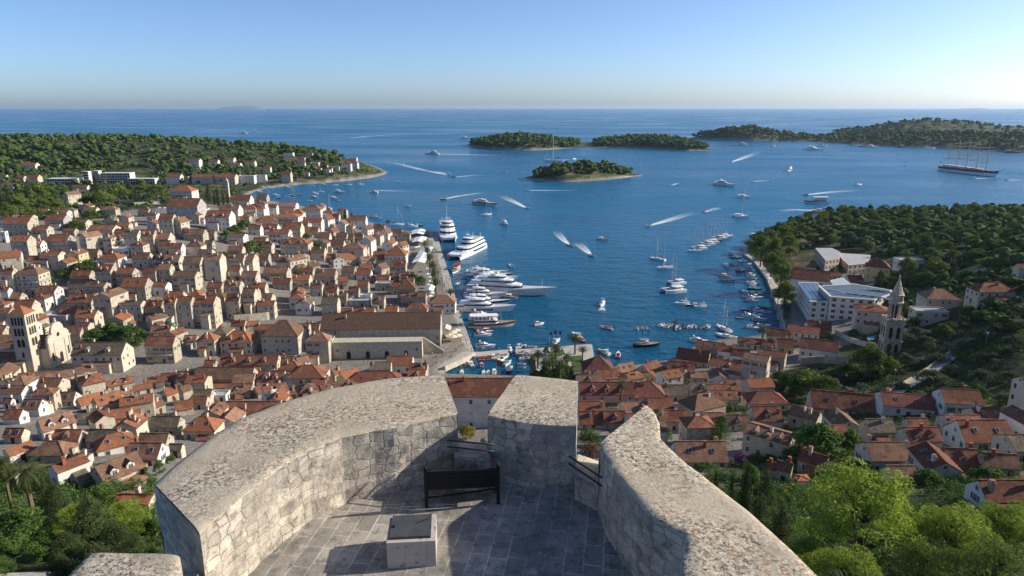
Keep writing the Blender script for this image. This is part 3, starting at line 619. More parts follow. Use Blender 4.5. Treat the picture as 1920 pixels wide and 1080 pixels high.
def chimney_mesh(v):
    k = 'chim%d' % v
    if k in WM: return WM[k]
    mb = MB(); h = (1.1, 1.5, 1.3)[v]; a = (0.3, 0.36, 0.27)[v]
    mb.box(-a, a, -a*1.1, a*1.1, -1.6, h); mb.box(-a-0.08, a+0.08, -a*1.1-0.08, a*1.1+0.08, h, h+0.12)
    for s in (-1, 1): mb.box(s*a*0.8-0.06, s*a*0.8+0.06, -a, a, h+0.12, h+0.38)
    mb.prism([(-a-0.06, -a-0.06), (a+0.06, -a-0.06), (a+0.06, a+0.06), (-a-0.06, a+0.06)], h+0.38, h+0.46, 1)
    WM[k] = mb.mesh('chimney', [(WHITE, STONE, CAPT)[v], CAPT]); return WM[k]
def footprint(cx, cy, w, d, rz):
    c, s = math.cos(rz), math.sin(rz)
    return [(cx+x*c-y*s, cy+x*s+y*c) for x, y in ((-w/2,-d/2),(w/2,-d/2),(w/2,d/2),(-w/2,d/2))]
def fit(x0, x1, yr, ye, yb, rz, q, typ):
    xc, yc = (x0+x1)/2, yb; w = None
    for it in range(9):
        g = ground(xc, yc)
        if w is None: w = (x1-x0)*dep(g)/F*0.8; 
        d = w/q; c = Vector((g.x, g.y, 0)) if it else Vector((g.x, g.y+d/2, 0))
        fpp = footprint(c.x, c.y, w, d, rz); z0 = min(T(c.x, c.y), g.z+2)
        pj = [proj((x, y, z0)) for x, y in fpp]; pe = [proj((x, y, z0+6)) for x, y in fpp]
        mnx = min(p[0] for p in pe); mxx = max(p[0] for p in pe); mxy = max(p[1] for p in pj)
        if it == 0: pc = proj((c.x, c.y, z0)); xc, yc = pc
        xc += (x0+x1)/2-(mnx+mxx)/2; yc = max(203.5, yc+(yb-mxy)*0.9); w *= (x1-x0)/(mxx-mnx)
    g = ground(xc, yc); c = (g.x, g.y); z0 = T(*c); fpp = footprint(c[0], c[1], w, w/q, rz)
    def bis(fn, tgt, lo, hi):
        for _ in range(24):
            m = (lo+hi)/2
            if fn(m) > tgt: lo = m
            else: hi = m
        return (lo+hi)/2
    h = bis(lambda v: max(proj((x, y, z0+v))[1] for x, y in fpp), ye, 1.5, 30); h = max(2.4, h)
    cs, sn = math.cos(rz), math.sin(rz); d = w/q
    rl = w/2 if typ == 'g' else max(0.0, (w-d)/2)
    rid = [(c[0]+s*rl*cs, c[1]+s*rl*sn) for s in (-1, 1)]
    rise = bis(lambda v: min(proj((x, y, z0+h+v))[1] for x, y in rid), yr, 0.0, 14)
    rise = min(max(rise, d/2*0.34), d/2*0.85)
    return c, z0, w, d, h, rise
def roof_mesh(typ, w, d, h, rise, mat):
    mb = MB(); ov = 0.32; og = 0.12; t = 0.16; sl = rise/(d/2)
    if typ == 'g':
        n = 5
        for s in (-1, 1):
            y1 = s*(d/2+ov); z1 = h-ov*sl+0.06; xs = [(-w/2-og)+(w+2*og)*i/n for i in range(n+1)]
            sag = [0.10*math.sin(math.pi*i/n)*rnd.uniform(-0.6, 1) for i in range(n+1)]
            for i in range(n):
                a, b = xs[i], xs[i+1]; e0, e1 = sag[i], sag[i+1]
                P = [(a, y1, z1), (b, y1, z1), (b, 0, h+rise+0.06-e1), (a, 0, h+rise+0.06-e0)]
                if s > 0: P = [P[1], P[0], P[3], P[2]]
                top = [(p[0], p[1], p[2]+t) for p in P]; mb.poly(top)
                mb.poly([P[0], P[1], top[1], top[0]]); mb.poly(P[::-1])
            for xx, k, fl in ((xs[0], 0, 1), (xs[-1], n, 0)):
                q = [(xx, y1, z1), (xx, 0, h+rise+0.06-sag[k]), (xx, 0, h+rise+0.06-sag[k]+t), (xx, y1, z1+t)]; mb.poly(q if (s < 0) == bool(fl) else q[::-1])
        mb.box(-w/2-og, w/2+og, -0.13, 0.13, h+rise+0.10, h+rise+0.30)
    else:
        W2, D2 = w/2+ov, d/2+ov; r = max(0.02, (w-d)/2); z = h+0.02; zt = h+rise+0.02
        A = [(-W2,-D2,z),(W2,-D2,z),(W2,D2,z),(-W2,D2,z)]; At = [(x, y, zz+t) for x, y, zz in A]; a, b = (-r, 0, zt+t), (r, 0, zt+t)
        mb.poly([At[0], At[1], b, a]); mb.poly([At[2], At[3], a, b]); mb.poly([At[1], At[2], b]); mb.poly([At[3], At[0], a])
        for i in range(4): mb.poly([A[i], A[(i+1) % 4], At[(i+1) % 4], At[i]])
        mb.poly(A[::-1])
        for p in At: mb.tube(Vector(p)*0.995, a if p[0] < 0 else b, 0.12, n=4)
        if r > 0.3: mb.tube(a, b, 0.13, n=4)
    return mb.mesh('roof', mat)
HOUSES = []
FEATW = {'D': 'two dormers', 'd': 'a dormer', 'S': 'skylights', 'B': 'long balconies', 'C': 'a tall chimney'}
def house(x0, x1, yr, ye, yb, rot=0, typ='g', rc='r', wc='s', q=1.35, feat='', win=None, name=None, look=None, auto=True, detail=True, cat='house', px=None, chim=None, world=None, nf=9, wsp=None):
    rz = R(rot); typ0 = typ; typ = 'h' if typ == 'f' else typ
    c, z0, w, d, h, rise = world or fit(x0, x1, yr, ye, yb, rz, q, typ0 if typ0 != 'f' else 'g')
    r_ = random.Random(int(x0*7+yb*13)); ctr = Vector((c[0], c[1], z0)); dp = dep(ctr); ppm = F/dp
    o = empty(name or 'house', ctr, rz)
    wm = WALL[wc]; rm = ROOF.get(rc)
    mb = MB(); hw, hd = w/2, d/2
    if typ0 == 'g':
        S_ = [(-hd,-5.0),(hd,-5.0),(hd,h),(0,h+rise),(-hd,h)]
        mb.loft([[(-hw, y, z) for y, z in S_], [(hw, y, z) for y, z in S_]])
    elif typ0 == 'h': mb.box(-hw, hw, -hd, hd, -5.0, h)
    else:
        mb.box(-hw, hw, -hd, hd, -5.0, h, 0)
    wall = obj('wall', mb, wm, o)
    if typ0 == 'f':
        mb = MB(); mb.box(-hw+0.25, hw-0.25, -hd+0.25, hd-0.25, h, h+0.06, 0)
        for bx in ((-hw-0.06, hw+0.06, -hd-0.06, -hd+0.2), (-hw-0.06, hw+0.06, hd-0.2, hd+0.06), (-hw-0.06, -hw+0.2, -hd+0.205, hd-0.205), (hw-0.2, hw+0.06, -hd+0.205, hd-0.205)): mb.box(*bx, h-0.02, h+0.55, 1)
        roof = obj('roof', mb, [GREYR, wm], o)
    else: roof = link('roof', roof_mesh(typ0, w, d, h, rise, rm), o)
    # windows and door on the walls that face the camera
    ws = win if win is not None else r_.choice('aaWGBwgb' if wc != 'w' else 'aaaGwg'); th = rise if typ0 == 'g' else 0
    dirs = [((0,-1), w, hd, 0.0), ((1,0), d, hw, R(90)), ((0,1), w, hd, R(180)), ((-1,0), d, hw, R(-90))]
    view = Vector((-c[0], -c[1])); nfl = max(1, min(nf, int(h/2.9))); fl = h/nfl; cnt = 0
    for (nx, ny), ln, off, a in dirs:
        nw = Vector((nx*math.cos(rz)-ny*math.sin(rz), nx*math.sin(rz)+ny*math.cos(rz)))
        if nw.dot(view.normalized()) < 0.12: continue
        nc = max(1, int(ln/(2.7 if 'B' not in feat else 2.9)));
        if wsp: nc = max(1, int(ln/wsp))
        if not detail: nc = max(1, int(ln/4.0))
        gab = nx != 0 and typ0 == 'g'
        for f in range(nfl):
            for i in range(nc):
                if r_.random() < (0.30 if gab else 0.14) and win is None: continue
                t = (i+0.5)/nc*ln-ln/2; t += r_.uniform(-0.12, 0.12) if win is None else 0; z = f*fl+fl*0.34
                kd = ws if r_.random() < 0.7 else r_.choice('aW'+ws); kd = 'a' if kd in 'gwb' and ln/nc < 2.9 else kd; wdt = r_.choice((0.85, 0.95)); hgt = min(1.4, fl*0.5)
                if f == 0 and (i == nc//2) and not gab and detail and 'N' not in feat:
                    link('door', door_mesh(), o, (nx*off+(-ny)*t, ny*off+nx*t, 0.02), a); continue
                link('window', window_mesh(kd, wdt, hgt), o, (nx*off+(-ny)*t, ny*off+nx*t, z), a); cnt += 1
        if gab and rise > 1.7: link('window', window_mesh('a', 0.7, 0.9), o, (nx*off, 0, h+rise*0.18), a)
        if 'B' in feat and not gab:
            for f in range(1, nfl):
                mb = MB(); Lb = ln*0.45; z = f*fl-0.02; mb.box(-Lb, Lb, -1.1, -0.005, z-0.12, z, 0); mb.box(-Lb, Lb, -1.1, -1.05, z+0.95, z+1.0, 1)
                for i in range(int(Lb*2/0.45)): mb.box(-Lb+0.2+i*0.45, -Lb+0.25+i*0.45, -1.09, -1.06, z, z+0.96, 1)
                link('balcony', mb.mesh('balcony', [FRAME, IRON if wc == 's' else FRAME]), o, (nx*off, ny*off, 0), a)
    sl = rise/(d/2)
    if typ0 != 'f':
        ncx = chim if chim is not None else (r_.choice((0, 1, 1, 2)) if detail else 0)
        for i in range(ncx):
            x = r_.uniform(-0.42, 0.42)*w if typ0 == 'g' else r_.uniform(-0.2, 0.2)*w; y = r_.choice((-1, 1))*d*r_.uniform(0.06, 0.25)
            link('chimney', chimney_mesh(r_.randrange(3)), roof, (x, y, h+rise-abs(y)*sl))
    fd = [y for y in (-1, 1) if Vector((-y*-math.sin(rz)*-1, y*math.cos(rz))).dot(view) > 0]
    sgn = -1 if Vector((math.sin(rz), -math.cos(rz))).dot(view) > 0 else 1
    nd = {'D': 2, 'd': 1, 'T': 3}
    for k_, n in nd.items():
        if k_ in feat:
            for i in range(n):
                x = ((i+0.5)/n-0.5)*w*0.8; y0 = hd*0.80; z = h+rise-y0*sl; dw = min(0.75, w*0.09+0.2); dh = min(1.5, rise*0.5); ln = min(y0*0.85, dh/max(sl, .2)+0.7)
                mb = MB(); pr = [(-dw, 0), (dw, 0), (dw, dh), (0, dh+dw*0.7), (-dw, dh)]
                mb.loft([[(px_, -0.0, pz) for px_, pz in pr], [(px_, ln, pz) for px_, pz in pr]], 0)
                dm = link('dormer', mb.mesh('dormer', [WHITE if wc != 's' else STONE2]), roof, (x, sgn*y0, z-0.1), 0 if sgn < 0 else R(180))
                mb = MB()
                for s in (-1, 1):
                    A = [(s*(dw+0.18), -0.18, dh-0.10), (0, -0.18, dh+dw*0.7+0.06), (0, ln+0.2, dh+dw*0.7+0.06), (s*(dw+0.18), ln+0.2, dh-0.10)]
                    if s < 0: A = A[::-1]
                    mb.poly([(p[0], p[1], p[2]+0.1) for p in A][::-1]); mb.poly(A); mb.poly([A[0], A[1], (A[1][0], A[1][1], A[1][2]+0.1), (A[0][0], A[0][1], A[0][2]+0.1)] if s > 0 else [A[2], A[3], (A[3][0], A[3][1], A[3][2]+0.1), (A[2][0], A[2][1], A[2][2]+0.1)])
                obj('dormer_roof', mb, rm, dm); link('window', window_mesh('a', dw*1.1, dh*0.72), dm, (0, -0.0, dh*0.12))
    if 'S' in feat:
        for i in range(2):
            x = (-0.22+0.44*i)*w+r_.uniform(-0.3, 0.3); y = sgn*d*0.24; sk = math.atan(sl)
            mb = MB(); mb.box(-0.42, 0.42, -0.6, 0.6, 0.20, 0.30, 0); mb.box(-0.33, 0.33, -0.5, 0.5, 0.30, 0.31, 1)
            link('skylight', mb.mesh('skylight', [METAL, GLASS]), roof, (x, y, h+rise-abs(y)*sl+0.06), rot=(-sgn*sk, 0, 0))
    if detail and typ0 != 'f' and cat == 'house' and r_.random() < .5 and w > 5:       # lean-to against the side or front
        aw, ad, ah = w*r_.uniform(.3, .55), r_.uniform(1.8, 3.0), h*r_.uniform(.35, .6); ax = r_.uniform(-.2, .2)*w; sg = r_.choice((-1, -1, 1)); mb = MB(); y0, y1 = sg*hd, sg*(hd+ad)
        mb.loft([[(ax+q, a_, b_) for a_, b_ in ((y0+sg*.003, -5), (y1, -5), (y1, ah), (y0+sg*.003, ah+ad*.35))] for q in (-aw/2, aw/2)]); ax_o = obj('lean_to', mb, WALL[r_.choice('swtc')], o)
        mb = MB(); mb.loft([[(ax+q, a_, b_) for a_, b_ in ((y0+sg*.004, ah+ad*.35+.02), (y1+sg*.25, ah-.07), (y1+sg*.25, ah+.09), (y0+sg*.004, ah+ad*.35+.18))] for q in (-aw/2-.15, aw/2+.15)]); obj('lean_to_roof', mb, ROOF[r_.choice('orbpg')], ax_o)
    if detail and ppm > 3.2 and typ0 == 'g' and r_.random() < .35:
        ax = r_.uniform(-.4, .4)*w; mb = MB(); zz = h+rise; mb.tube((ax, 0, zz), (ax, 0, zz+2.2), .035, n=4)
        for q in (1.6, 1.85, 2.1): mb.tube((ax-.5, 0, zz+q), (ax+.5, 0, zz+q), .022, n=4)
        obj('aerial', mb, METAL, roof)
    if look is None:
        shp = {'g': 'gabled', 'h': 'hipped', 'f': 'flat'}[typ0]; fl_ = next((FEATW[k] for k in feat if k in FEATW), '')
        tall = 'tall ' if h > 11 else ('low ' if h < 4.6 else '')
        look = f"{tall}{WALLWORD[wc]} house with {shp} roof" if typ0 == 'f' else f"{tall}{WALLWORD[wc]} house with {ROOFWORD[rc]} {shp} roof"
        if fl_: look += ' and '+fl_
    tag(o, cat, look, px or ((x0+x1)/2, (yr+ye)/2+2), 'houses of the town' if cat == 'house' else None, auto)
    o['_h'] = (w, d, h, rise, z0)
    HOUSES.append((c[0], c[1], w, d, rz, o)); return o
def region(ox, oy, s, rows, **k):
    for r in rows:
        a = list(r); a[0] = ox+a[0]/s; a[1] = ox+a[1]/s
        for i in (2, 3, 4): a[i] = oy+a[i]/s
        house(*a, **k)
# rows: left, right, ridge, eave, foot (crop pixels), rotation, roof shape, roof colour, wall, w/d, features
region(0, 380, 4, [                                            # hillside quarter at left
 (20,292,107,160,255,0,'g','r','s',1.5),(330,535,90,132,190,0,'g','r','k',1.4),(233,402,175,205,278,0,'g','r','s',1.4),(458,585,193,215,250,0,'g','r','s',1.6),
 (650,905,170,207,262,0,'g','r','c',1.6),(600,775,212,262,390,62,'g','p','s',1.5),(770,900,240,270,380,80,'g','p','c',1.2),(85,280,245,292,420,0,'g','o','s',1.2,'S'),(225,350,280,318,400,0,'g','o','w',1.1,'D'),
 (345,570,240,290,375,0,'g','r','s',1.4,'B'),(930,1080,205,250,375,0,'g','g','s',1.2),(1040,1200,200,252,370,0,'g','r','s',1.2,'D'),(1120,1315,222,275,372,0,'g','p','s',1.3),
 (1185,1300,278,320,385,0,'g','b','s',1.2),(1262,1390,305,345,402,0,'g','r','w',1.2),(1372,1560,200,245,292,0,'g','b','s',1.5),(1545,1625,205,235,282,0,'g','p','s',1.2),
 (1385,1545,285,332,398,0,'h','b','c',1.3),(1193,1340,85,128,255,0,'g','r','s',1.2),(1300,1425,102,150,262,70,'g','b','s',1.1),(1770,1920,310,345,388,0,'g','r','s',1.3,'D'),(1530,1610,275,310,355,0,'g','g','s',1.1),
 (0,172,360,418,505,28,'g','o','s',1.1),(190,412,400,440,492,0,'g','r','w',1.5,'B'),(295,502,365,402,492,0,'g','r','c',1.3),(498,662,345,390,478,85,'g','b','y',1.1,'B'),
 (725,945,370,427,482,0,'h','o','w',1.3),(0,150,490,532,655,0,'g','r','s',1.2),(125,382,475,542,692,0,'h','b','s',1.3,'B'),(518,717,508,550,605,0,'g','r','s',1.6),(500,720,575,610,682,0,'g','b','s',1.6),
 (718,890,470,516,660,0,'g','r','s',1.2,'D'),(872,1050,490,532,662,0,'g','o','s',1.3),(985,1155,375,422,485,0,'g','b','s',1.3),(1140,1260,380,425,500,0,'g','b','s',1.1,'d'),(1220,1385,385,442,525,0,'g','p','s',1.2,'d'),
 (1065,1200,480,528,602,0,'g','d','s',1.3),(1185,1312,455,502,602,0,'g','p','s',1.1),(1372,1548,395,462,582,0,'g','b','s',1.2),(1533,1702,380,436,585,0,'g','p','s',1.0),(1290,1512,515,557,652,0,'g','b','s',1.5),
 (903,1152,560,632,722,0,'g','o','s',1.4,'S'),(1105,1282,595,632,692,0,'g','r','w',1.4),(490,748,680,752,802,0,'g','r','s',1.5,'S'),(705,972,650,712,885,80,'g','b','s',1.25),
 (1219,1402,665,718,782,0,'g','o','s',1.4),(1395,1537,640,702,762,0,'h','o','s',1.1),(1238,1356,700,760,928,0,'g','o','s',1.0,'d'),(1330,1482,705,757,928,0,'g','b','s',1.1),(1458,1662,700,757,928,0,'g','d','s',1.2),
 (1548,1690,600,640,722,0,'g','r','s',1.3),(1680,1832,585,632,722,0,'g','p','s',1.2,'D'),(1695,1830,685,737,872,0,'g','d','s',1.1),(1822,1945,640,692,862,0,'g','b','s',1.0),
 (438,612,780,832,905,0,'g','r','s',1.3),(563,772,808,862,965,0,'g','o','s',1.3),(28,197,665,722,762,0,'g','b','s',1.2),(0,92,625,665,745,0,'g','p','w',1.0),(98,302,730,782,865,0,'g','r','s',1.4),
 (463,660,905,985,1065,0,'g','b','s',1.2),(575,705,900,945,1030,0,'g','d','s',1.1),(1088,1262,830,882,965,50,'g','b','s',1.1),(1113,1307,925,977,1020,0,'g','p','w',1.6),(1073,1250,735,787,872,0,'g','d','s',1.4,'d'),
 (1698,1862,385,437,525,0,'g','b','s',1.2),(1718,1822,460,512,585,0,'g','d','s',1.1),(1808,1945,515,570,632,0,'g','b','s',1.1),(925,1105,735,770,880,0,'g','g','s',1.4),(330,545,835,855,925,0,'f','g','k',1.8),
 (1700,1860,235,260,320,0,'g','b','w',1.2),(840,1000,335,350,400,0,'f','g','w',1.6),(640,760,345,380,430,0,'g','b','s',1.4),(0,60,180,225,300,0,'f','g','w',1.0)])
region(400, 380, 4, [                                          # old town up to the quay
 (413,592,200,237,302,0,'g','r','w',1.5),(503,748,265,317,405,0,'h','r','s',1.6,'D'),(728,852,330,377,435,0,'g','b','c',1.2),(848,992,280,322,355,0,'g','b','s',1.5),(960,1152,300,352,455,0,'h','b','c',1.3),
 (1100,1222,240,292,395,80,'g','b','w',1.2),(1263,1382,275,312,370,80,'g','o','w',1.3),(1372,1467,280,327,385,60,'g','o','w',1.2),(1285,1462,315,398,490,0,'h','o','w',1.2,'S'),(98,342,385,437,525,0,'g','b','s',1.5),
 (338,432,370,412,475,0,'g','r','s',1.1),(420,502,375,412,445,0,'g','r','s',1.2),(470,592,405,447,510,0,'g','p','s',1.3),(510,702,385,442,525,50,'g','b','s',1.2),(368,582,485,532,585,0,'g','b','s',1.6),
 (588,742,540,582,645,0,'g','o','s',1.3),(755,937,500,560,618,0,'g','b','s',1.3),(204,352,515,562,645,0,'g','b','s',1.1),(218,362,630,692,832,0,'g','b','s',1.1),(930,1012,540,592,645,20,'g','o','s',1.1),(1068,1192,495,542,582,0,'g','o','w',1.4),(1078,1172,575,622,685,0,'g','o','s',1.2),
 (958,1072,470,520,572,0,'g','b','s',1.2),(1218,1312,388,432,480,20,'g','o','s',1.1),(1330,1452,430,480,515,0,'g','r','s',1.3),(1378,1532,585,652,745,0,'h','b','s',1.2),(1328,1402,590,632,690,0,'g','o','s',1.1),(1400,1512,515,562,605,0,'g','b','s',1.3),
 (808,952,700,762,845,0,'g','g','s',1.2),(950,1107,780,837,900,0,'g','o','s',1.8),(1105,1217,775,827,900,0,'g','o','s',1.4),(1288,1392,740,817,890,0,'g','o','s',1.1),(1188,1292,670,742,795,0,'g','b','s',1.1,'d'),
 (1618,1822,695,755,835,0,'h','p','w',1.5),(688,805,895,942,985,0,'g','b','s',1.5),(1438,1612,750,807,870,0,'h','r','s',1.6),(1108,1202,165,205,245,60,'g','b','w',1.1),(1198,1292,158,195,235,0,'g','r','s',1.3),(1238,1342,185,235,300,80,'g','r','w',1.2),
 (1328,1422,200,230,270,0,'g','r','w',1.4),(440,672,78,112,170,0,'h','o','w',1.6),(690,832,115,152,215,0,'g','r','w',1.3),(818,912,92,130,205,60,'g','r','w',1.2),(580,692,48,85,140,0,'h','o','w',1.2),(658,832,15,57,115,0,'h','b','w',1.4,'S'),
 (818,907,42,80,115,0,'h','o','w',1.2),(928,1017,112,165,225,80,'g','p','w',1.2),(1030,1157,98,135,200,0,'g','r','w',1.5),(878,954,72,110,160,0,'g','r','w',1.2),(220,417,8,52,108,0,'h','o','w',1.4),(58,222,15,52,112,60,'g','r','w',1.2),
 (318,482,98,152,190,20,'h','r','w',1.3),(258,372,158,202,245,0,'g','r','w',1.3),(360,502,155,202,245,0,'g','r','w',1.3,'d'),(513,682,148,202,255,0,'g','r','c',1.3),(690,802,180,222,260,0,'g','p','s',1.2),(778,887,215,262,315,0,'g','b','c',1.2),
 (858,947,168,222,285,60,'g','o','s',1.1),(918,1012,220,257,300,0,'g','b','s',1.3),(983,1062,225,265,300,0,'g','b','s',1.2),(1058,1132,215,252,300,0,'g','r','s',1.2),(805,925,385,420,440,0,'g','p','s',1.4),(925,1065,375,430,470,30,'g','o','s',1.2),
 (1085,1200,400,440,480,30,'g','p','s',1.1),(690,800,440,480,520,40,'g','b','s',1.1),(1205,1320,445,500,540,60,'g','b','s',1.2),(1085,1200,455,495,520,30,'g','r','s',1.2),(440,595,565,610,650,0,'g','d','s',1.6),(720,830,600,640,700,0,'g','p','s',1.3),
 (830,940,620,660,700,0,'g','r','s',1.4),(1010,1100,620,665,720,0,'g','r','s',1.2),(940,1010,650,700,780,0,'g','p','s',1.1),(1100,1190,665,700,760,0,'f','g','w',1.3),(1210,1340,580,610,660,0,'f','g','s',1.5),(1320,1400,520,560,590,0,'g','r','s',1.3),
 (1420,1510,560,595,640,0,'g','o','s',1.2),(1010,1190,700,740,780,0,'f','g','k',1.8),(640,760,488,520,545,0,'g','r','s',1.5),(1195,1300,365,395,430,0,'g','o','s',1.3),(1165,1215,540,570,600,0,'g','r','s',1.1),(1215,1330,545,575,610,0,'g','r','s',1.3)])
region(480, 180, 4, [                                          # houses toward the bay and on the peninsula
 (0,92,780,815,908,0,'h','o','w',1.2),(88,172,800,840,905,0,'g','b','w',1.2),(160,322,800,825,880,0,'g','p','w',1.6),(180,300,835,870,905,0,'g','p','s',1.4),(0,100,735,765,800,0,'g','b','k',1.2)])
region(480, 180, 4, [
 (53,118,525,545,572,0,'g','o','w',1.5),(0,85,590,596,650,0,'f','g','w',1.8),(190,275,560,588,645,0,'g','r','c',1.4),(205,288,425,430,462,0,'f','g','w',1.6),(305,375,455,475,492,0,'g','r','w',1.4),(310,376,490,505,525,0,'g','r','w',1.4),(375,430,418,440,472,0,'g','r','k',1.3),
 (405,482,500,503,548,0,'f','g','c',1.3),(430,496,537,553,575,0,'g','o','w',1.4),(475,542,510,527,555,0,'g','r','w',1.4),(560,627,438,458,490,0,'h','r','w',1.2),(638,722,490,512,562,0,'h','r','w',1.3),(690,772,482,502,547,0,'h','r','w',1.3),(530,576,535,550,575,0,'g','o','w',1.2),
 (350,402,570,583,602,0,'g','o','w',1.6),(690,762,462,466,492,0,'f','g','w',1.6),(580,630,525,532,560,0,'f','g','w',1.3),(505,560,555,560,590,0,'f','g','w',1.4)], detail=False)
region(0, 180, 4, [                                            # far slope at left
 (1245,1380,585,612,658,0,'g','r','w',1.6),(1438,1792,585,612,660,0,'g','r','c',4.0),(1788,1925,596,600,658,0,'f','g','w',2.2),(1413,1520,470,490,545,0,'g','r','w',1.3,'B'),(1560,1652,475,495,533,0,'g','r','w',1.5,'B'),(1680,1772,460,477,520,0,'g','r','w',1.4,'B'),(1730,1818,500,515,548,0,'g','r','w',1.4,'B'),(1838,1925,485,503,534,0,'g','r','w',1.4),
 (158,302,500,520,558,0,'g','o','w',1.9),(115,210,598,615,660,0,'g','r','c',1.3),(200,322,590,615,662,0,'g','r','c',1.4),(0,66,590,605,640,0,'g','r','w',1.4),(0,130,650,670,695,0,'g','o','w',1.8),(540,680,668,690,700,0,'g','r','w',2.0),(1378,1420,595,612,655,0,'g','r','c',1.1)], detail=False)
region(0, 180, 4, [
 (1275,1490,670,717,780,0,'h','o','w',1.4,'S'),(1655,1822,815,862,925,0,'g','p','w',1.3),(1250,1550,768,830,925,0,'g','r','k',1.5),(1540,1768,860,912,1012,0,'g','r','w',1.5,'D'),(1740,1905,735,785,845,0,'g','r','w',1.5),(1820,1945,810,852,905,0,'h','o','w',1.3),(1028,1135,835,868,905,0,'g','p','s',1.5),
 (985,1140,1035,1060,1090,0,'g','r','s',1.6)])
region(0, 560, 4.8, [                                          # square and houses below the fort, left
 (1305,1625,300,420,580,0,'g','r','s',1.8,'B'),(1478,1685,255,335,420,70,'g','r','s',1.3),(1640,1790,300,380,440,0,'g','p','s',1.3,'d'),(1340,1565,245,290,340,0,'g','p','w',1.8),
 (640,1205,395,510,660,0,'g','g','t',2.2,'D'),(555,760,250,345,400,0,'g','g','s',1.3),(680,850,215,250,390,0,'g','d','s',1.2)])
region(0, 680, 4, [
 (90,572,55,150,210,12,'g','b','c',1.9,'D'),(138,350,218,345,420,0,'g','b','w',1.2,'S'),(328,592,215,312,350,8,'g','b','w',1.6,'S'),(553,748,178,330,372,52,'g','o','s',1.5),(683,918,165,330,445,52,'g','o','s',1.5,'S'),(0,197,335,420,475,0,'g','r','w',1.2),
 (895,1152,255,330,460,25,'g','o','s',1.3,'S'),(1108,1378,390,482,565,0,'g','g','s',1.7),(1363,1672,378,517,605,0,'h','o','s',1.3,'S'),(628,975,480,592,665,0,'g','g','s',1.9),(370,645,495,582,665,0,'g','r','s',1.6,'d'),(1008,1292,518,622,695,0,'g','b','s',1.5),
 (688,1000,520,692,740,38,'h','o','w',1.5,'S'),(920,1252,590,720,800,0,'g','p','w',1.3,'S'),(655,1068,670,900,1005,55,'g','b','t',1.3,'D'),(200,568,580,712,770,0,'h','b','s',1.5),(350,658,710,830,1000,55,'g','r','w',1.4),(0,245,590,700,780,55,'g','o','w',1.4),
 (1245,1372,605,667,725,0,'g','g','s',1.4),(818,1165,1000,1095,1160,0,'g','o','t',1.8),(1658,2240,275,422,500,0,'g','r','w',2.4),(1295,1442,275,362,420,30,'g','r','s',1.2),(1378,1612,185,277,325,0,'g','g','s',1.5),(1335,1442,150,220,330,55,'g','b','s',1.1),
 (1308,1472,20,122,182,0,'g','r','s',1.3,'D'),(1448,1935,35,127,190,0,'g','b','s',2.8),(785,1000,105,190,230,35,'g','r','s',1.3,'D'),(985,1135,165,225,260,30,'g','o','w',1.2),(1200,1335,155,250,305,55,'g','o','s',1.2),(765,985,340,432,500,20,'g','o','s',1.3),
 (565,748,345,430,490,20,'g','g','s',1.3),(0,205,470,565,620,0,'g','r','s',1.4,'S'),(1110,1230,280,340,400,60,'g','b','s',1.1),(1060,1210,420,470,520,20,'g','g','s',1.2),(1430,1570,225,300,360,0,'g','r','s',1.3),(1680,1850,165,240,290,20,'g','b','s',1.3,'d'),(0,100,250,330,350,0,'g','r','w',1.2),
 (1090,1260,95,160,200,20,'g','d','s',1.3),(1190,1330,70,150,180,10,'g','d','s',1.2),(260,560,360,520,620,50,'g','p','w',1.4,'D'),(1560,1720,215,260,300,0,'f','g','w',1.3),(0,130,830,900,950,0,'g','o','s',1.3),(470,680,700,760,800,0,'g','r','s',1.8)])
region(380, 560, 4.8, [
 (0,132,510,615,650,0,'g','o','s',1.2),(138,707,500,602,640,0,'g','r','s',3.6,'T'),(478,765,618,748,840,0,'g','r','w',1.4,'D'),(758,1145,598,717,865,0,'h','r','s',1.3),(680,905,545,640,700,0,'h','o','w',1.4),(1140,1262,568,685,760,50,'g','o','s',1.2),(1200,1425,603,745,830,52,'g','o','s',1.3),
 (1268,1835,660,778,850,0,'h','d','s',2.2,'S'),(440,612,720,865,915,45,'g','r','s',1.2),(170,470,778,860,910,0,'g','p','s',1.6),(153,505,285,397,510,0,'h','o','s',1.5,'D'),(-60,160,215,385,510,0,'h','o','s',1.2,'d'),(528,935,185,342,505,0,'h','b','t',1.25),(930,1170,305,387,585,0,'h','p','s',1.4),
 (245,400,178,252,290,0,'g','r','w',1.4),(345,500,205,250,290,20,'g','o','s',1.3),(720,880,800,880,930,30,'g','r','s',1.2),(1645,1900,520,600,680,0,'g','o','w',1.5),(700,830,500,580,610,0,'g','b','s',1.4),(820,965,500,590,640,40,'g','p','w',1.2)])
region(740, 560, 4.8, [(438,1100,668,882,1185,0,'g','r','w',2.4)], look='long white house with red tiled roof and pale roof chimneys below the parapet gap', auto=False, feat='N', win='a', chim=3, nf=3, wsp=5.2)
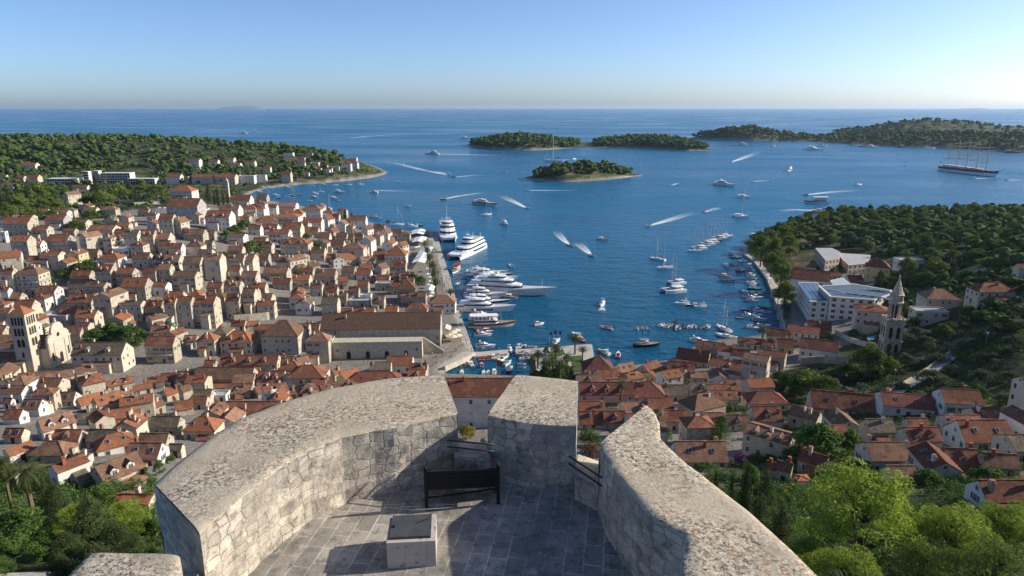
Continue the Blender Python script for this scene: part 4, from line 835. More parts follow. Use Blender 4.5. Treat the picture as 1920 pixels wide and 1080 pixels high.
region(1060, 560, 4.355, [                                     # right of the parapet, down to the water
 (105,565,680,785,925,0,'g','d','p',2.6,'T'),(500,822,668,808,925,0,'h','d','c',1.3),(133,402,438,602,690,0,'h','d','p',1.1,'S'),(400,582,518,602,650,25,'g','p','w',1.2,'S'),(425,662,598,670,730,20,'h','o','s',1.4),(578,800,500,610,680,45,'g','r','s',1.4),(620,862,555,650,700,45,'g','o','s',1.4),
 (835,1062,510,605,680,-10,'g','d','s',1.4,'S'),(905,1195,398,525,580,-25,'g','d','y',1.6,'S'),(1065,1295,338,412,500,-25,'g','d','s',1.5,'S'),(1170,1310,355,425,490,-20,'g','r','w',1.3),(1245,1425,378,445,540,-20,'g','r','w',1.4),(1350,1510,408,480,560,-20,'g','d','w',1.3),(1180,1512,488,592,665,-28,'g','d','w',1.7,'d'),
 (1440,1672,448,525,730,-30,'g','b','s',1.2),(1565,1812,418,492,600,-28,'g','d','s',1.4),(775,1005,672,790,850,0,'g','g','s',1.4),(1000,1225,665,765,810,0,'g','g','s',1.4,'d'),(920,1315,768,925,1055,25,'h','b','s',1.5),(1265,1558,655,752,805,0,'g','p','w',1.6),(1445,1832,758,862,925,0,'h','d','w',1.6),
 (1490,1788,850,1000,1085,0,'g','r','s',1.2,'d'),(1115,1332,932,1012,1090,0,'g','r','s',1.4),(1300,1515,912,1030,1095,0,'g','b','s',1.4,'d'),(750,1012,893,1005,1090,0,'g','r','s',1.5),(105,330,840,935,1000,0,'g','o','s',1.3),(105,345,905,1030,1085,0,'g','r','s',1.3),(300,500,895,1010,1080,0,'g','r','s',1.2,'d'),
 (1410,1705,318,385,430,-15,'g','r','s',2.4),(900,1070,600,665,700,20,'g','p','s',1.3),(1020,1190,590,660,700,-10,'g','p','s',1.3)])
region(1200, 650, 4, [
 (775,1182,572,740,905,-38,'g','b','t',1.5,'T'),(235,672,695,862,940,0,'g','p','w',1.6,'S'),(1195,1435,768,905,1010,-40,'g','d','s',1.5),(955,1065,830,930,1020,-30,'g','d','s',1.2),(1030,1157,835,940,1045,-30,'g','r','s',1.1),(1262,1790,322,500,552,-14,'g','r','t',1.9,'S'),(1118,1375,438,560,650,-40,'g','b','s',1.4),(1655,1930,525,640,750,0,'g','g','s',1.3),
 (935,1090,290,325,360,0,'g','d','s',1.6),(1170,1290,990,1050,1090,0,'h','o','w',1.1),(1810,1925,330,380,500,0,'g','d','w',1.2)])
region(1440, 650, 2.5125, [
 (513,795,213,300,350,-15,'g','d','w',1.5,'S'),(780,1025,198,275,338,-8,'g','r','w',1.3),(838,1178,333,450,505,0,'g','r','w',1.4,'S'),(806,1010,460,560,625,-8,'g','r','s',1.2,'d'),(990,1208,495,575,630,-8,'g','b','s',1.5),(608,828,383,445,535,0,'g','d','s',1.4,'D'),(528,738,470,532,560,0,'g','r','s',1.7),(540,722,550,642,672,0,'g','b','s',1.5),
 (950,1330,632,745,790,0,'g','r','w',1.8),(640,775,335,385,420,0,'g','r','s',1.4),(1140,1330,140,190,350,0,'g','d','c',1.2)])
region(1440, 420, 4, [
 (172,462,335,435,535,-22,'g','r','w',1.5,'C'),(728,912,262,335,435,-25,'h','r','y',1.3),(943,1168,268,275,335,0,'f','g','w',1.8),(1118,1438,485,572,672,-8,'h','p','c',1.3),(1488,1858,440,512,612,0,'h','r','c',1.8),(635,905,600,672,830,-20,'h','r','c',1.3),(1838,1960,300,335,440,0,'g','r','c',1.2),
 (240,530,850,965,1045,-25,'g','d','w',1.4),(60,200,835,920,985,-10,'g','d','y',1.2),(140,390,760,830,930,-25,'g','d','s',1.5),(290,482,712,800,860,-15,'g','r','s',1.4),(-10,160,780,850,940,-20,'g','r','s',1.4),(48,232,185,225,245,-10,'g','r','s',2.0),(1385,1502,218,245,275,0,'g','r','c',1.5),(1060,1360,655,668,765,-8,'f','g','c',1.8),
 (430,560,365,395,420,0,'g','d','s',1.6),(580,720,385,420,455,0,'g','d','s',1.6),(140,365,275,330,370,-20,'g','b','s',1.6),(1000,1110,275,300,330,0,'g','r','w',1.5)])
# ------------------------------------------------------------------ trees and plants
BARK = M('tree_bark', (0.13,0.095,0.07), (0.08,0.06,0.045), scale=3)
LEAF = {
 'pine': leafm('pine_needles', (0.17,0.215,0.042), (0.068,0.105,0.026)), 'lime': leafm('lime_pine_needles', (0.35,0.42,0.055), (0.13,0.20,0.038), 1.1, 0.3, 0.12),
 'cypress': leafm('cypress_foliage', (0.045,0.070,0.022), (0.022,0.040,0.015)), 'juniper': leafm('juniper_foliage', (0.085,0.112,0.038), (0.042,0.062,0.024), 0.8),
 'broad': leafm('broadleaf_foliage', (0.11,0.185,0.040), (0.052,0.095,0.026)), 'olive': leafm('olive_foliage', (0.11,0.130,0.066), (0.060,0.076,0.042)),
 'palm': leafm('palm_frond', (0.12,0.145,0.045), (0.07,0.092,0.032), 1.0), 'flower': leafm('bougainvillea', (0.20,0.05,0.20), (0.07,0.05,0.06), 1.5), 'gold': leafm('golden_shrub', (0.30,0.23,0.03), (0.10,0.13,0.025), 1.2), 'rust': leafm('rusty_shrub', (0.20,0.10,0.05), (0.10,0.06,0.035), 1.2)}
def leaf_mesh(name, clumps, per, size, mat, asp=0.6, up=0.25, fill=0.35):
    V = []
    for (cx, cy, cz, rx, ry, rz_) in clumps:
        n = max(8, int(per*(rx*ry*rz_)**(2/3))); d = nrg.normal(size=(n, 3)); d /= np.linalg.norm(d, axis=1, keepdims=True)
        rad = np.where(nrg.random(n) < fill, nrg.random(n)**0.5, nrg.uniform(0.85, 1.08, n))[:, None]
        p = np.array([cx, cy, cz])+d*rad*np.array([rx, ry, rz_])
        nn = d*0.9+nrg.normal(size=(n, 3))*0.55+np.array([0, 0, up]); nn /= np.linalg.norm(nn, axis=1, keepdims=True)
        t = np.cross(nn, nrg.normal(size=(n, 3))); t /= np.linalg.norm(t, axis=1, keepdims=True); b = np.cross(nn, t)
        s = (size*nrg.uniform(0.6, 1.3, n))[:, None]; t = t*s; b = b*s*asp
        V.append(np.stack([p-t, p-b*0.9, p+t, p+b*0.9], 1).reshape(-1, 3))
    V = np.concatenate(V); n = len(V)//4
    me = bpy.data.meshes.new(name); me.vertices.add(len(V)); me.vertices.foreach_set('co', V.ravel())
    me.loops.add(len(V)); me.loops.foreach_set('vertex_index', np.arange(len(V), dtype=np.int32)); me.polygons.add(n)
    me.polygons.foreach_set('loop_start', np.arange(0, len(V), 4, dtype=np.int32)); me.polygons.foreach_set('loop_total', np.full(n, 4, dtype=np.int32))
    me.materials.append(mat); me.update(calc_edges=True); return me
def limb_mesh(h, r, tips, mat=BARK, lean=0.0):
    mb = MB(); p = Vector((0, 0, -1.0)); n = 4; pts = [Vector((lean*h*(i/n)**1.5+rnd.uniform(-.02, .02)*h, rnd.uniform(-.02, .02)*h, -1+(h+1)*i/n)) for i in range(n+1)]
    for i in range(n): mb.tube(pts[i], pts[i+1], r*(1-0.6*i/n), r*(1-0.6*(i+1)/n), 6)
    for t in tips:
        t = Vector(t); s = pts[min(n, max(1, int(n*min(1, t.z/h*0.8))))]; m = s.lerp(t, 0.5)+Vector((0, 0, 0.05*h)); mb.tube(s, m, r*0.42, r*0.26, 5); mb.tube(m, t, r*0.26, r*0.08, 5)
    return mb.mesh('trunk', mat, True)
PROTO = {}; TREEPOS = []
def proto_tree(kind, v, hi):
    k = (kind, v, hi)
    if k in PROTO: return PROTO[k]
    rs = random.Random(hash((ord(kind[0]), len(kind), v, hi)) & 0xffff)
    U = rs.uniform
    if kind in ('pine', 'lime', 'broad', 'olive'):               # ~10 m high, ~9 m wide
        H0 = 10.0; cl = []; nC = {'pine': 22, 'lime': 30, 'broad': 20, 'olive': 14}[kind]; nC = int(nC*1.8) if hi else nC
        for i in range(nC):
            a = i*2.399+U(-.4, .4); rr = (i/nC)**0.5*(3.5 if kind != 'olive' else 3.2); zt = (8.5-0.30*rr**1.55) if kind in ('pine', 'lime') else (8.0-0.42*rr**1.6)
            z = zt-U(0, 3.2 if kind != 'pine' else 3.0)*(0.4+rr/3.5); c = U(1.0, 1.7) if not hi else U(.55, 1.05)
            cl.append((rr*math.cos(a), rr*math.sin(a), max(2.2, z+(0.55*math.sin(3*a+v)+0.45*math.sin(2*a+2*rr+v*2) if hi else 0)), c*U(.9, 1.3), c*U(.9, 1.3), c*(U(.42, .7) if hi else U(.55, .85))))
        for i in range(5): cl.append((U(-1.2, 1.2), U(-1.2, 1.2), U(6.4, 8.2), U(.9, 1.4), U(.9, 1.4), U(.6, .9)))
        per, sz = (62, 0.34) if not hi else ((560, 0.125) if kind in ('pine', 'lime') else (360, 0.15))
        cr = leaf_mesh('crown', cl, per, sz, LEAF[kind], asp=(0.3 if hi else 0.5) if kind in ('pine', 'lime') else 0.7, fill=0.12 if hi else 0.35, up=0.1 if hi else 0.25)
        tr = limb_mesh(7.0, 0.32, [(c[0]*0.8, c[1]*0.8, c[2]) for c in cl[2::3]], lean=U(-.06, .06)); dim = (9.2, 9.9)
    elif kind in ('cypress', 'juniper'):
        cl = []; H0 = 12.0; wd = 1.25 if kind == 'cypress' else 2.1
        for i in range(26):
            z = 0.6+10.8*i/25; r = wd*(1-(max(0, z-2.5)/10.5)**1.6)*(0.7+0.3*min(1, z/2.5)); a = i*2.4+U(-.4, .4); q = r*U(.25, .55)
            cl.append((q*math.cos(a), q*math.sin(a), z, max(.22, r*U(.55, .8)), max(.22, r*U(.55, .8)), U(.7, 1.3)))
        per, sz = (80, 0.26) if not hi else (430, 0.12)
        cr = leaf_mesh('crown', cl, per, sz, LEAF[kind], asp=0.45, up=0.5); tr = limb_mesh(10.5, 0.2, []); dim = (wd*2, 12.1)
    elif kind == 'fir':
        cl = []
        for i in range(7):
            z = 2.0+i*1.3; r = 3.0*(1-i/7.6)
            for j in range(7): a = j*0.9+i*0.45; cl += [(r*f*math.cos(a), r*f*math.sin(a), z-0.2*f, .55, .55, .22) for f in (.35, .7, 1.0)]
        cr = leaf_mesh('crown', cl, 130, 0.2, LEAF['broad'], asp=.4); tr = limb_mesh(11, 0.2, []); dim = (6.6, 11.2)
    elif kind in ('bush', 'scrub', 'flower', 'gold', 'rust'):
        cl = []
        for i in range(9): a = i*2.4; r = 1.5*(i/9)**.5; c = U(.6, 1.1); cl.append((r*math.cos(a), r*math.sin(a), 1.6-0.25*r*r+U(-.3, .2), c, c, c*.8))
        per, sz = (70, 0.26) if not hi else (330, 0.12)
        cr = leaf_mesh('crown', cl, per, sz, LEAF[{'bush': 'broad', 'scrub': 'olive'}.get(kind, kind)], asp=.7); tr = limb_mesh(1.4, 0.09, [(c[0]*.6, c[1]*.6, c[2]) for c in cl[3:7]]); dim = (4.2, 2.7)
    elif kind in ('palm', 'fanpalm'):
        V = []; Fs = []; mb = MB(); nF = (40 if hi else 30) if kind == 'palm' else 30
        for i in range(nF):
            a = i*2.399; e = R(82-150*(i/nF)**0.9) if kind == 'palm' else R(85-165*(i/nF)); Lf = U(2.9, 3.5) if kind == 'palm' else U(1.2, 1.5); ca, sa = math.cos(a), math.sin(a); prev = None; n = 7 if hi or kind == 'palm' else 4; r = 0.0; z = 8.0; pts = []
            for k_ in range(n+1):
                pts.append((r, z)); r += Lf/n*math.cos(e); z += Lf/n*math.sin(e); e -= R(17 if kind == 'palm' else 10)
            for k_ in range(n):
                (r0, z0), (r1, z1) = pts[k_], pts[k_+1]; f0, f1 = k_/n, (k_+1)/n
                wf = (lambda f: 0.06+0.40*math.sin(math.pi*min(1, f*0.85+0.12))) if kind == 'palm' else (lambda f: 0.05+0.65*f)
                for s in (-1, 1):
                    m_ = 4 if hi else 2
                    for q in range(m_):                         # split leaflets, drooping to each side
                        fa = f0+(f1-f0)*q/m_; fb = f0+(f1-f0)*(q+0.45)/m_; ra = r0+(r1-r0)*q/m_; za = z0+(z1-z0)*q/m_; rb = r0+(r1-r0)*(q+.45)/m_; zb = z0+(z1-z0)*(q+.45)/m_
                        wa, wb = wf(fa), wf(fb); dr = 0.45*wa; fw = 0.5*wa
                        P = [(ra*ca, ra*sa, za), (rb*ca, rb*sa, zb), ((rb+fw)*ca-s*wb*sa, (rb+fw)*sa+s*wb*ca, zb-dr), ((ra+fw+.1)*ca-s*wa*sa, (ra+fw+.1)*sa+s*wa*ca, za-dr)]
                        mb.poly(P if s > 0 else P[::-1])
        cr = mb.mesh('crown', LEAF['palm']); m2 = MB()
        for i in range(10): m2.tube((0.04*math.sin(i*2), 0, -1+0.9*i), (0.04*math.sin(i*2+2), 0, -1+0.9*(i+1)), 0.30 if kind == 'palm' else 0.22, 0.25 if kind == 'palm' else 0.2, 7)
        m2.lathe([(0.25,7.0),(0.48,7.5),(0.4,8.0),(0.05,8.3)], 8); tr = m2.mesh('trunk', M('palm_trunk', (0.20,0.14,0.09), (0.12,0.085,0.055), scale=4)); dim = (6.4 if kind == 'palm' else 3.0, 9.6 if kind == 'palm' else 9.2)
    PROTO[k] = (cr, tr, dim); return PROTO[k]
KINDNAME = {'pine': 'pine_tree', 'lime': 'pine_tree', 'cypress': 'cypress_tree', 'juniper': 'juniper_tree', 'broad': 'broadleaf_tree', 'olive': 'olive_tree', 'palm': 'palm_tree', 'fanpalm': 'palm_tree', 'fir': 'conifer_tree', 'bush': 'shrub', 'scrub': 'shrub', 'flower': 'shrub', 'gold': 'shrub', 'rust': 'shrub'}
LOOK = {'pine': 'dark green rounded pine', 'lime': 'bright lime green pine', 'cypress': 'slim dark cypress', 'juniper': 'dense grey green juniper', 'broad': 'leafy broad green tree', 'olive': 'grey green olive tree', 'palm': 'feathery date palm', 'fanpalm': 'tall fan palm with small round head', 'fir': 'tiered green conifer', 'bush': 'rounded green shrub', 'scrub': 'low grey green shrub', 'flower': 'purple flowering shrub', 'gold': 'golden yellow shrub', 'rust': 'rusty brown shrub'}
def tree(kind, px, yt, yb=None, wpx=None, Dy=None, look=None, hi=False, auto=True, group=None, pos=None, hgt=None, wid=None):
    """top and foot rows and width in photo pixels; Dy = distance when the foot is hidden"""
    cr, tr, dim = proto_tree(kind, rnd.randrange(4 if not hi else 2), hi)
    if pos is None:
        if Dy: t = at_y(px, yt, Dy); base = Vector((t.x, t.y, T(t.x, t.y))); hgt = t.z-base.z
        else: base = ground(px, yb); hgt = (yb-yt)*dep(base)/F/CP*1.03
        wid = wpx*dep(base)/F if wpx else dim[0]*hgt/dim[1]
    else: base = Vector(pos)
    o = empty(KINDNAME[kind], base, rnd.uniform(0, 6.28)); sx = wid/dim[0]; sz = max(0.25, hgt/dim[1]); o.scale = (sx, sx, sz)
    link('trunk', tr, o); link('crown', cr, o); TREEPOS.append((base.x, base.y, wid))
    tag(o, 'shrub' if KINDNAME[kind] == 'shrub' else 'tree', look or LOOK[kind], proj(base+Vector((0, 0, hgt*0.7))), group or {'palm_tree': 'palms', 'cypress_tree': 'cypresses', 'pine_tree': 'pines', 'shrub': 'shrubs'}.get(KINDNAME[kind], 'trees'), auto)
    return o
# foreground, lower right
for a in (('lime',1640,850,None,290,52),('lime',1520,1000,None,130,50),('lime',1800,935,None,215,50),('lime',1905,935,None,170,56),('pine',1740,1010,None,200,45),('lime',1600,1020,None,190,44),('pine',1880,1005,None,220,42),
          ('juniper',1470,945,None,75,62),('cypress',1405,862,None,34,78),('cypress',1375,885,None,30,76),('juniper',1440,880,None,60,80),('cypress',1484,890,None,18,74),('juniper',1430,930,None,62,66),('broad',1415,850,None,62,92),('pine',1500,1040,None,90,46)):
    tree(*a, hi=True)
for a in (('juniper',160,930,None,95,72),('lime',225,935,None,110,76),('lime',135,945,None,110,80),('juniper',215,985,None,80,66),('juniper',120,1000,None,80,66),('lime',262,950,None,60,72),('broad',30,945,None,120,78),('broad',75,985,None,80,70),('broad',15,1000,None,100,66),('juniper',95,905,None,60,88),('broad',285,960,None,60,72),('juniper',250,1000,None,60,62),
          ('juniper',75,895,None,50,92),('juniper',170,1020,None,90,58),('broad',280,1020,None,60,60),('bush',275,905,None,28,96),('broad',190,900,None,60,94),('broad',-5,1040,None,60,62),('juniper',110,1040,None,60,58)):
    tree(*a, hi=True)
tree('palm', 42, 866, None, 95, 84, look='large feathery date palm among junipers by the old roofs', hi=True)
tree('palm', 0, 850, None, 60, 92, look='date palm partly cut by the left picture edge', hi=True)
tree('gold', 875, 788, 822, 34, look='golden yellow shrub seen through the parapet gap', hi=True); tree('rust', 1106, 818, 862, 45, look='rusty brown shrub beside the parapet', hi=True); tree('bush', 1106, 800, 835, 50, look='rounded green shrub above the rusty shrub', hi=True)
tree('bush', 907, 818, 840, 16, hi=True)
for a in (('fir',1350,775,835,56),('flower',1385,845,872,26),('flower',1575,700,718,26),('broad',1535,785,865,110),('broad',1590,800,850,60),('broad',1490,830,870,60),('pine',1505,690,740,70),('pine',1545,700,745,60),('broad',1480,695,740,60),('broad',1460,690,730,40),('cypress',1640,655,715,30),('pine',1625,640,712,70),('broad',1590,680,712,60),('broad',1560,690,712,50),('cypress',1662,640,700,22),('pine',1660,665,705,50),
  ('olive',1700,620,650,40),('olive',1735,625,655,44),('olive',1780,600,625,36),('broad',1770,605,632,46),('olive',1830,615,640,40),('olive',1870,605,630,46),('olive',1900,625,655,50),('olive',1740,690,722,60),('olive',1780,680,705,40),('olive',1700,660,690,50),('olive',1715,610,640,36),('bush',1810,600,615,24),('olive',1850,655,680,50),('olive',1890,690,720,50),('olive',1840,690,712,40),('broad',1800,715,740,46),('broad',1830,718,744,40),('olive',1770,712,735,36),('olive',1880,735,760,40),('scrub',1720,730,745,40),
  ('broad',1450,500,545,0),('broad',1850,870,905,60),('broad',1690,830,862,40),('broad',1620,860,890,50),('bush',1760,830,850,30),('broad',1740,878,910,60),('broad',1880,905,935,40),('bush',1650,880,905,40),('bush',1250,805,822,24),('broad',1340,805,830,30),('broad',1420,800,822,30),('bush',1395,760,775,24),('bush',1372,755,772,30),('cypress',1340,880,930,16),('cypress',1330,895,935,14),('bush',1335,900,920,30),('broad',1630,795,815,24),('olive',1590,745,765,30),('olive',1530,745,762,30),
  ('scrub',1650,745,765,70),('scrub',1610,730,745,60),('scrub',1690,715,730,40),('scrub',1760,660,680,40),('scrub',1620,720,735,40),('olive',1570,728,750,40)):
    if a[4]: tree(*a)
# right waterfront and headland
for a in (('pine',1462,480,545,52),('pine',1425,440,500,50),('pine',1450,445,505,44),('pine',1470,525,578,44),('pine',1458,545,570,24),('pine',1440,428,470,40),('pine',1462,415,455,44),('pine',1420,455,490,36),('pine',1478,440,470,40),('pine',1445,470,520,36),('broad',1562,500,520,24),('broad',1650,505,540,24),('cypress',1645,505,548,16),('cypress',1690,495,535,18),('pine',1752,480,520,46),('pine',1700,480,520,40),('broad',1735,505,535,40),('broad',1675,515,545,30),('pine',1850,480,512,50),('cypress',1786,490,525,14),('broad',1770,510,540,30),('broad',1815,570,595,40),('broad',1710,590,620,30),('broad',1690,565,592,30),('olive',1660,560,585,20),('broad',1840,580,600,40),('broad',1900,600,625,40),('broad',1600,615,632,24),('broad',1550,625,640,30),('bush',1620,625,636,16)): tree(*a)
tree('fanpalm',1428,612,655,26, look='fan palm beside the right waterfront houses'); tree('fanpalm',1164,712,770,24, look='fan palm in front of the pink gabled row'); tree('palm',1508,690,735,40)
HEAD = [(1415,470),(1400,462),(1426,440),(1480,414),(1560,401),(1640,398),(1760,396),(1960,394),(1960,520),(1860,512),(1800,505),(1700,500),(1660,485),(1640,478),(1590,462),(1530,462),(1490,490),(1470,495),(1440,490)]
cand = []; tries = 0
while len(cand) < 230 and tries < 60000:
    tries += 1; x = rnd.uniform(90, 560); y = rnd.uniform(330, 720); z = T(x, y); p = proj((x, y, z))
    if in_poly(p[0], p[1], HEAD) and all((x-a)**2+(y-b)**2 > 6.8**2 for a, b, _ in cand): cand.append((x, y, z))
cand.sort(key=lambda p: -p[1])
def ordn(i, n):
    W = ['first','second','third','fourth','fifth','sixth','seventh','eighth','ninth','tenth','eleventh','twelfth','thirteenth','fourteenth','fifteenth','sixteenth','seventeenth','eighteenth','nineteenth','twentieth']
    return 'leftmost' if i == 0 else ('rightmost' if i == n-1 else W[i]+' from left')
RW = ['farthest','second farthest','third farthest','fourth farthest','fifth farthest','sixth farthest','sixth nearest','fifth nearest','fourth nearest','third nearest','second nearest','nearest']
nr_ = len(RW); per = math.ceil(len(cand)/nr_)
for ri in range(nr_):
    row = sorted(cand[ri*per:(ri+1)*per], key=lambda p: proj(p)[0])
    for i, (x, y, z) in enumerate(row):
        k = rnd.choice(('pine', 'pine', 'pine', 'broad', 'pine')); hh = rnd.uniform(7.0, 11.0)
        if rnd.random() < 0.07: k = 'cypress'
        tree(k, 0, 0, pos=(x, y, z-0.3), hgt=hh, wid=rnd.uniform(8.5, 13) if k != 'cypress' else 3.2, look=f"{ {'pine': 'rounded pine', 'broad': 'broad leafy tree', 'cypress': 'dark cypress'}[k]} on the right headland, {ordn(i, len(row))} in the {RW[ri]} row", auto=False, group='pines of the right headland')
# churchyard pines and cypresses at left
for a in (('cypress',17,345,385,16),('cypress',36,338,388,14),('cypress',8,350,400,16),('cypress',55,345,390,14),('pine',50,352,388,40),('pine',75,340,382,44),('broad',92,345,375,30),('pine',40,362,408,40),('cypress',181,331,362,14),('cypress',172,338,362,8),('pine',190,355,395,60),('pine',225,345,385,50),('pine',165,362,395,36),('cypress',256,350,380,8),('cypress',263,354,382,8),('pine',270,342,372,30),('pine',295,345,378,48),('cypress',247,342,375,10),('pine',85,368,402,30),('pine',110,372,405,30),('cypress',410,352,388,9),('cypress',420,354,390,9),('cypress',403,358,384,8),('cypress',392,345,380,12),('cypress',360,352,372,6),('cypress',367,354,372,5),('cypress',428,360,385,8),('cypress',403,329,345,6),
  ('pine',20,385,412,44),('pine',60,392,415,50),('broad',100,392,412,40),('broad',170,392,410,40),('broad',190,393,408,30),('broad',140,412,432,40),('broad',208,400,415,24),('broad',225,402,418,24),('broad',245,340,365,20),('olive',310,372,386,24),('olive',230,385,398,30),('bush',180,412,424,26),('pine',118,345,368,24),('cypress',135,345,370,10),('cypress',152,392,402,5),
  ('broad',440,420,442,36),('broad',425,430,450,30),('broad',460,410,430,30),('broad',470,450,475,50),('broad',500,450,470,36),('broad',395,465,482,40),('broad',420,470,488,30),('broad',120,500,520,30),('broad',150,490,515,50),('broad',165,485,505,36),('juniper',100,505,540,16),('broad',590,448,472,30),('broad',602,455,475,24),('broad',575,435,450,20),('cypress',648,392,418,10),('cypress',660,398,420,10),('broad',500,390,402,16),('broad',570,405,418,14),('broad',520,410,425,14),('pine',450,582,600,22),('broad',215,600,632,50),('broad',245,605,640,60),('broad',180,612,640,50),('broad',315,600,618,30),('broad',260,630,648,30),('broad',80,612,628,20),('broad',300,605,620,16),('bush',280,560,575,16),('broad',775,510,530,22),('broad',790,515,535,24),('olive',480,460,478,24)): tree(*a)
# palms of the quay and the harbour park
for i, a in enumerate((('palm',803,432,462,14),('palm',797,450,478,20),('palm',802,460,495,26),('palm',806,472,510,26),('palm',812,488,526,28),('palm',815,500,545,32),('palm',818,518,560,34),('palm',800,545,568,24),('palm',845,540,566,28),('palm',728,412,428,16))): tree(*a, group='palms along the quay')
for a in (('palm',1078,625,664,40),('palm',1042,640,688,44),('palm',998,663,712,46),('palm',1050,672,718,50),('palm',1030,670,712,40),('palm',1092,648,676,32),('palm',1020,668,714,36),('palm',1124,654,676,24),('palm',1036,664,702,44),('palm',1062,660,700,40),('palm',1008,655,690,38),('broad',1046,682,714,40),('broad',1022,684,716,36),('broad',1060,678,708,34),('broad',1004,690,716,30),('broad',1024,648,664,14),('broad',1065,690,712,30)): tree(*a, group='palms in the harbour park')
# peninsula woods at left
PEN = [(-60,262),(150,260),(300,263),(430,268),(520,276),(600,288),(650,298),(640,312),(540,300),(470,312),(440,322),(380,318),(330,325),(260,320),(200,312),(240,300),(180,290),(120,275),(-60,276)]
PEN2 = [(-60,290),(160,290),(200,312),(90,316),(60,330),(-60,330)]
def leafwood(name, pts, label, r, cat, kind='broad', per=110, size=0.2):
    cl = []
    for p in pts:
        for q in range(3): s_ = rnd.uniform(*r); cl.append((p[0]+rnd.gauss(0, s_*.7), p[1]+rnd.gauss(0, s_*.7), p[2]+s_*rnd.uniform(.4, 1.0), s_, s_, s_*rnd.uniform(.6, .9)))
    o = link(name, leaf_mesh(name, cl, per, size, LEAF[kind], asp=.6)); tag(o, cat, label, auto=False, kind='stuff'); return o
def scatter(poly, n, bx, by):
    out = []; t = 0
    while len(out) < n and t < 60000:
        t += 1; x = rnd.uniform(*bx); y = math.exp(rnd.uniform(math.log(by[0]), math.log(by[1]))); z = T(x, y); p = proj((x, y, z))
        if in_poly(p[0], p[1], poly) and sdist(np.array([[x, y]]), CW)[0] > 12: out.append((x, y, z-0.5))
    return out
wood('peninsula_wood', scatter(PEN, 1300, (-1500, -150), (800, 2000))+scatter([(-60,264),(200,282),(200,312),(60,320),(-60,320)], 160, (-1400, -300), (750, 1500))+scatter(PEN2, 60, (-1400,-300), (700,1400)), 'dense pine wood along the crest of the left peninsula', (3.2, 6.0))
wood('hillside_scrub', scatter([(-60,276),(180,276),(240,300),(200,325),(60,335),(-60,335)], 1200, (-1500, -250), (700, 1900)), 'low dark scrub on the slope behind the tiered hotel', (1.6, 3.0), 'scrub')
wood('shore_trees', scatter([(440,322),(540,302),(640,312),(700,318),(715,326),(660,332),(560,338),(470,340),(440,335)], 150, (-700, -150), (800, 1350)), 'green trees between the houses on the tip of the left peninsula', (2.4, 4.2))
wood('shore_trees', scatter([(-60,330),(100,335),(320,336),(460,330),(450,345),(330,348),(100,352),(-60,352)], 130, (-1200, -200), (600, 1200)), 'green trees around the tiered hotel at the bay', (2.2, 3.8))
wood('grove', scatter([(-60,345),(100,340),(130,360),(110,405),(-60,412)], 60, (-700, -150), (400, 900)), 'dark grove of the churchyard at far left', (2.4, 3.8))
leafwood('garden_scrub', scatter([(1300,860),(1480,850),(1560,900),(1920,900),(1920,1060),(1500,1060),(1330,960)], 260, (10, 140), (40, 160)), 'undergrowth below the fort at right', (0.8, 1.5), 'scrub', 'broad', 110, .19)
leafwood('garden_scrub', scatter([(-60,890),(200,900),(300,930),(300,1060),(120,1060),(-60,1000)], 160, (-140, -20), (45, 150)), 'undergrowth below the fort at left', (0.8, 1.5), 'scrub', 'broad', 110, .19)

PATHPX = [(1668,742),(1690,730),(1720,712),(1750,692),(1775,675),(1790,664)]
_pp = [ground(a[0]+(b[0]-a[0])*k/6, a[1]+(b[1]-a[1])*k/6) for a, b in zip(PATHPX, PATHPX[1:]) for k in range(6)]
def keep(pts, r=4.0): return [p for p in pts if not any((p[0]-q.x)**2+(p[1]-q.y)**2 < 26 for q in _pp) and not any((p[0]-h[0])**2+(p[1]-h[1])**2 < (r+max(h[2], h[3])*.55)**2 for h in HOUSES)]
wood('headland_undergrowth', keep(scatter(HEAD, 620, (80, 600), (300, 760))), 'dense green undergrowth beneath the pines of the right headland', (2.2, 3.8), 'wood')
wood('hillside_trees', keep(scatter([(1640,520),(1700,500),(1960,520),(1960,630),(1700,600)], 330, (80, 420), (200, 520))), 'dark garden trees between the villas on the right hillside', (1.2, 2.4), 'wood')
wood('hillside_trees', keep(scatter([(300,300),(480,300),(480,340),(330,342),(300,340)], 260, (-900, -150), (700, 1600)), 6), 'trees on the slope between the white peninsula houses', (2.4, 4.2), 'wood')
wood('churchyard_trees', keep(scatter([(-60,352),(330,345),(500,352),(470,372),(330,378),(240,398),(-60,412)], 330, (-900, -60), (350, 1000))), 'churchyard trees and shrubs behind the hillside quarter', (1.4, 2.6), 'wood')
leafwood('garden_scrub', keep(scatter([(1440,720),(1640,660),(1920,720),(1960,960),(1500,900),(1430,850)], 420, (40, 260), (70, 330)), 2.0), 'garden shrubs between the houses at lower right', (.7, 1.4), 'scrub', 'broad', 50, .28)

for a in (('broad',300,855,890,26),('bush',285,890,915,24),('bush',320,850,868,18),('broad',275,870,905,20)): tree(*a, hi=True)
leafwood('garden_scrub', keep(scatter([(1480,700),(1560,690),(1640,660),(1720,610),(1920,590),(1920,720),(1800,735),(1700,735),(1600,735),(1500,735)], 250, (50, 330), (120, 420)), 2.0), 'low garden scrub and olives on the slope by the ruined bell tower', (.8, 1.6), 'scrub', 'olive', 36, .32)
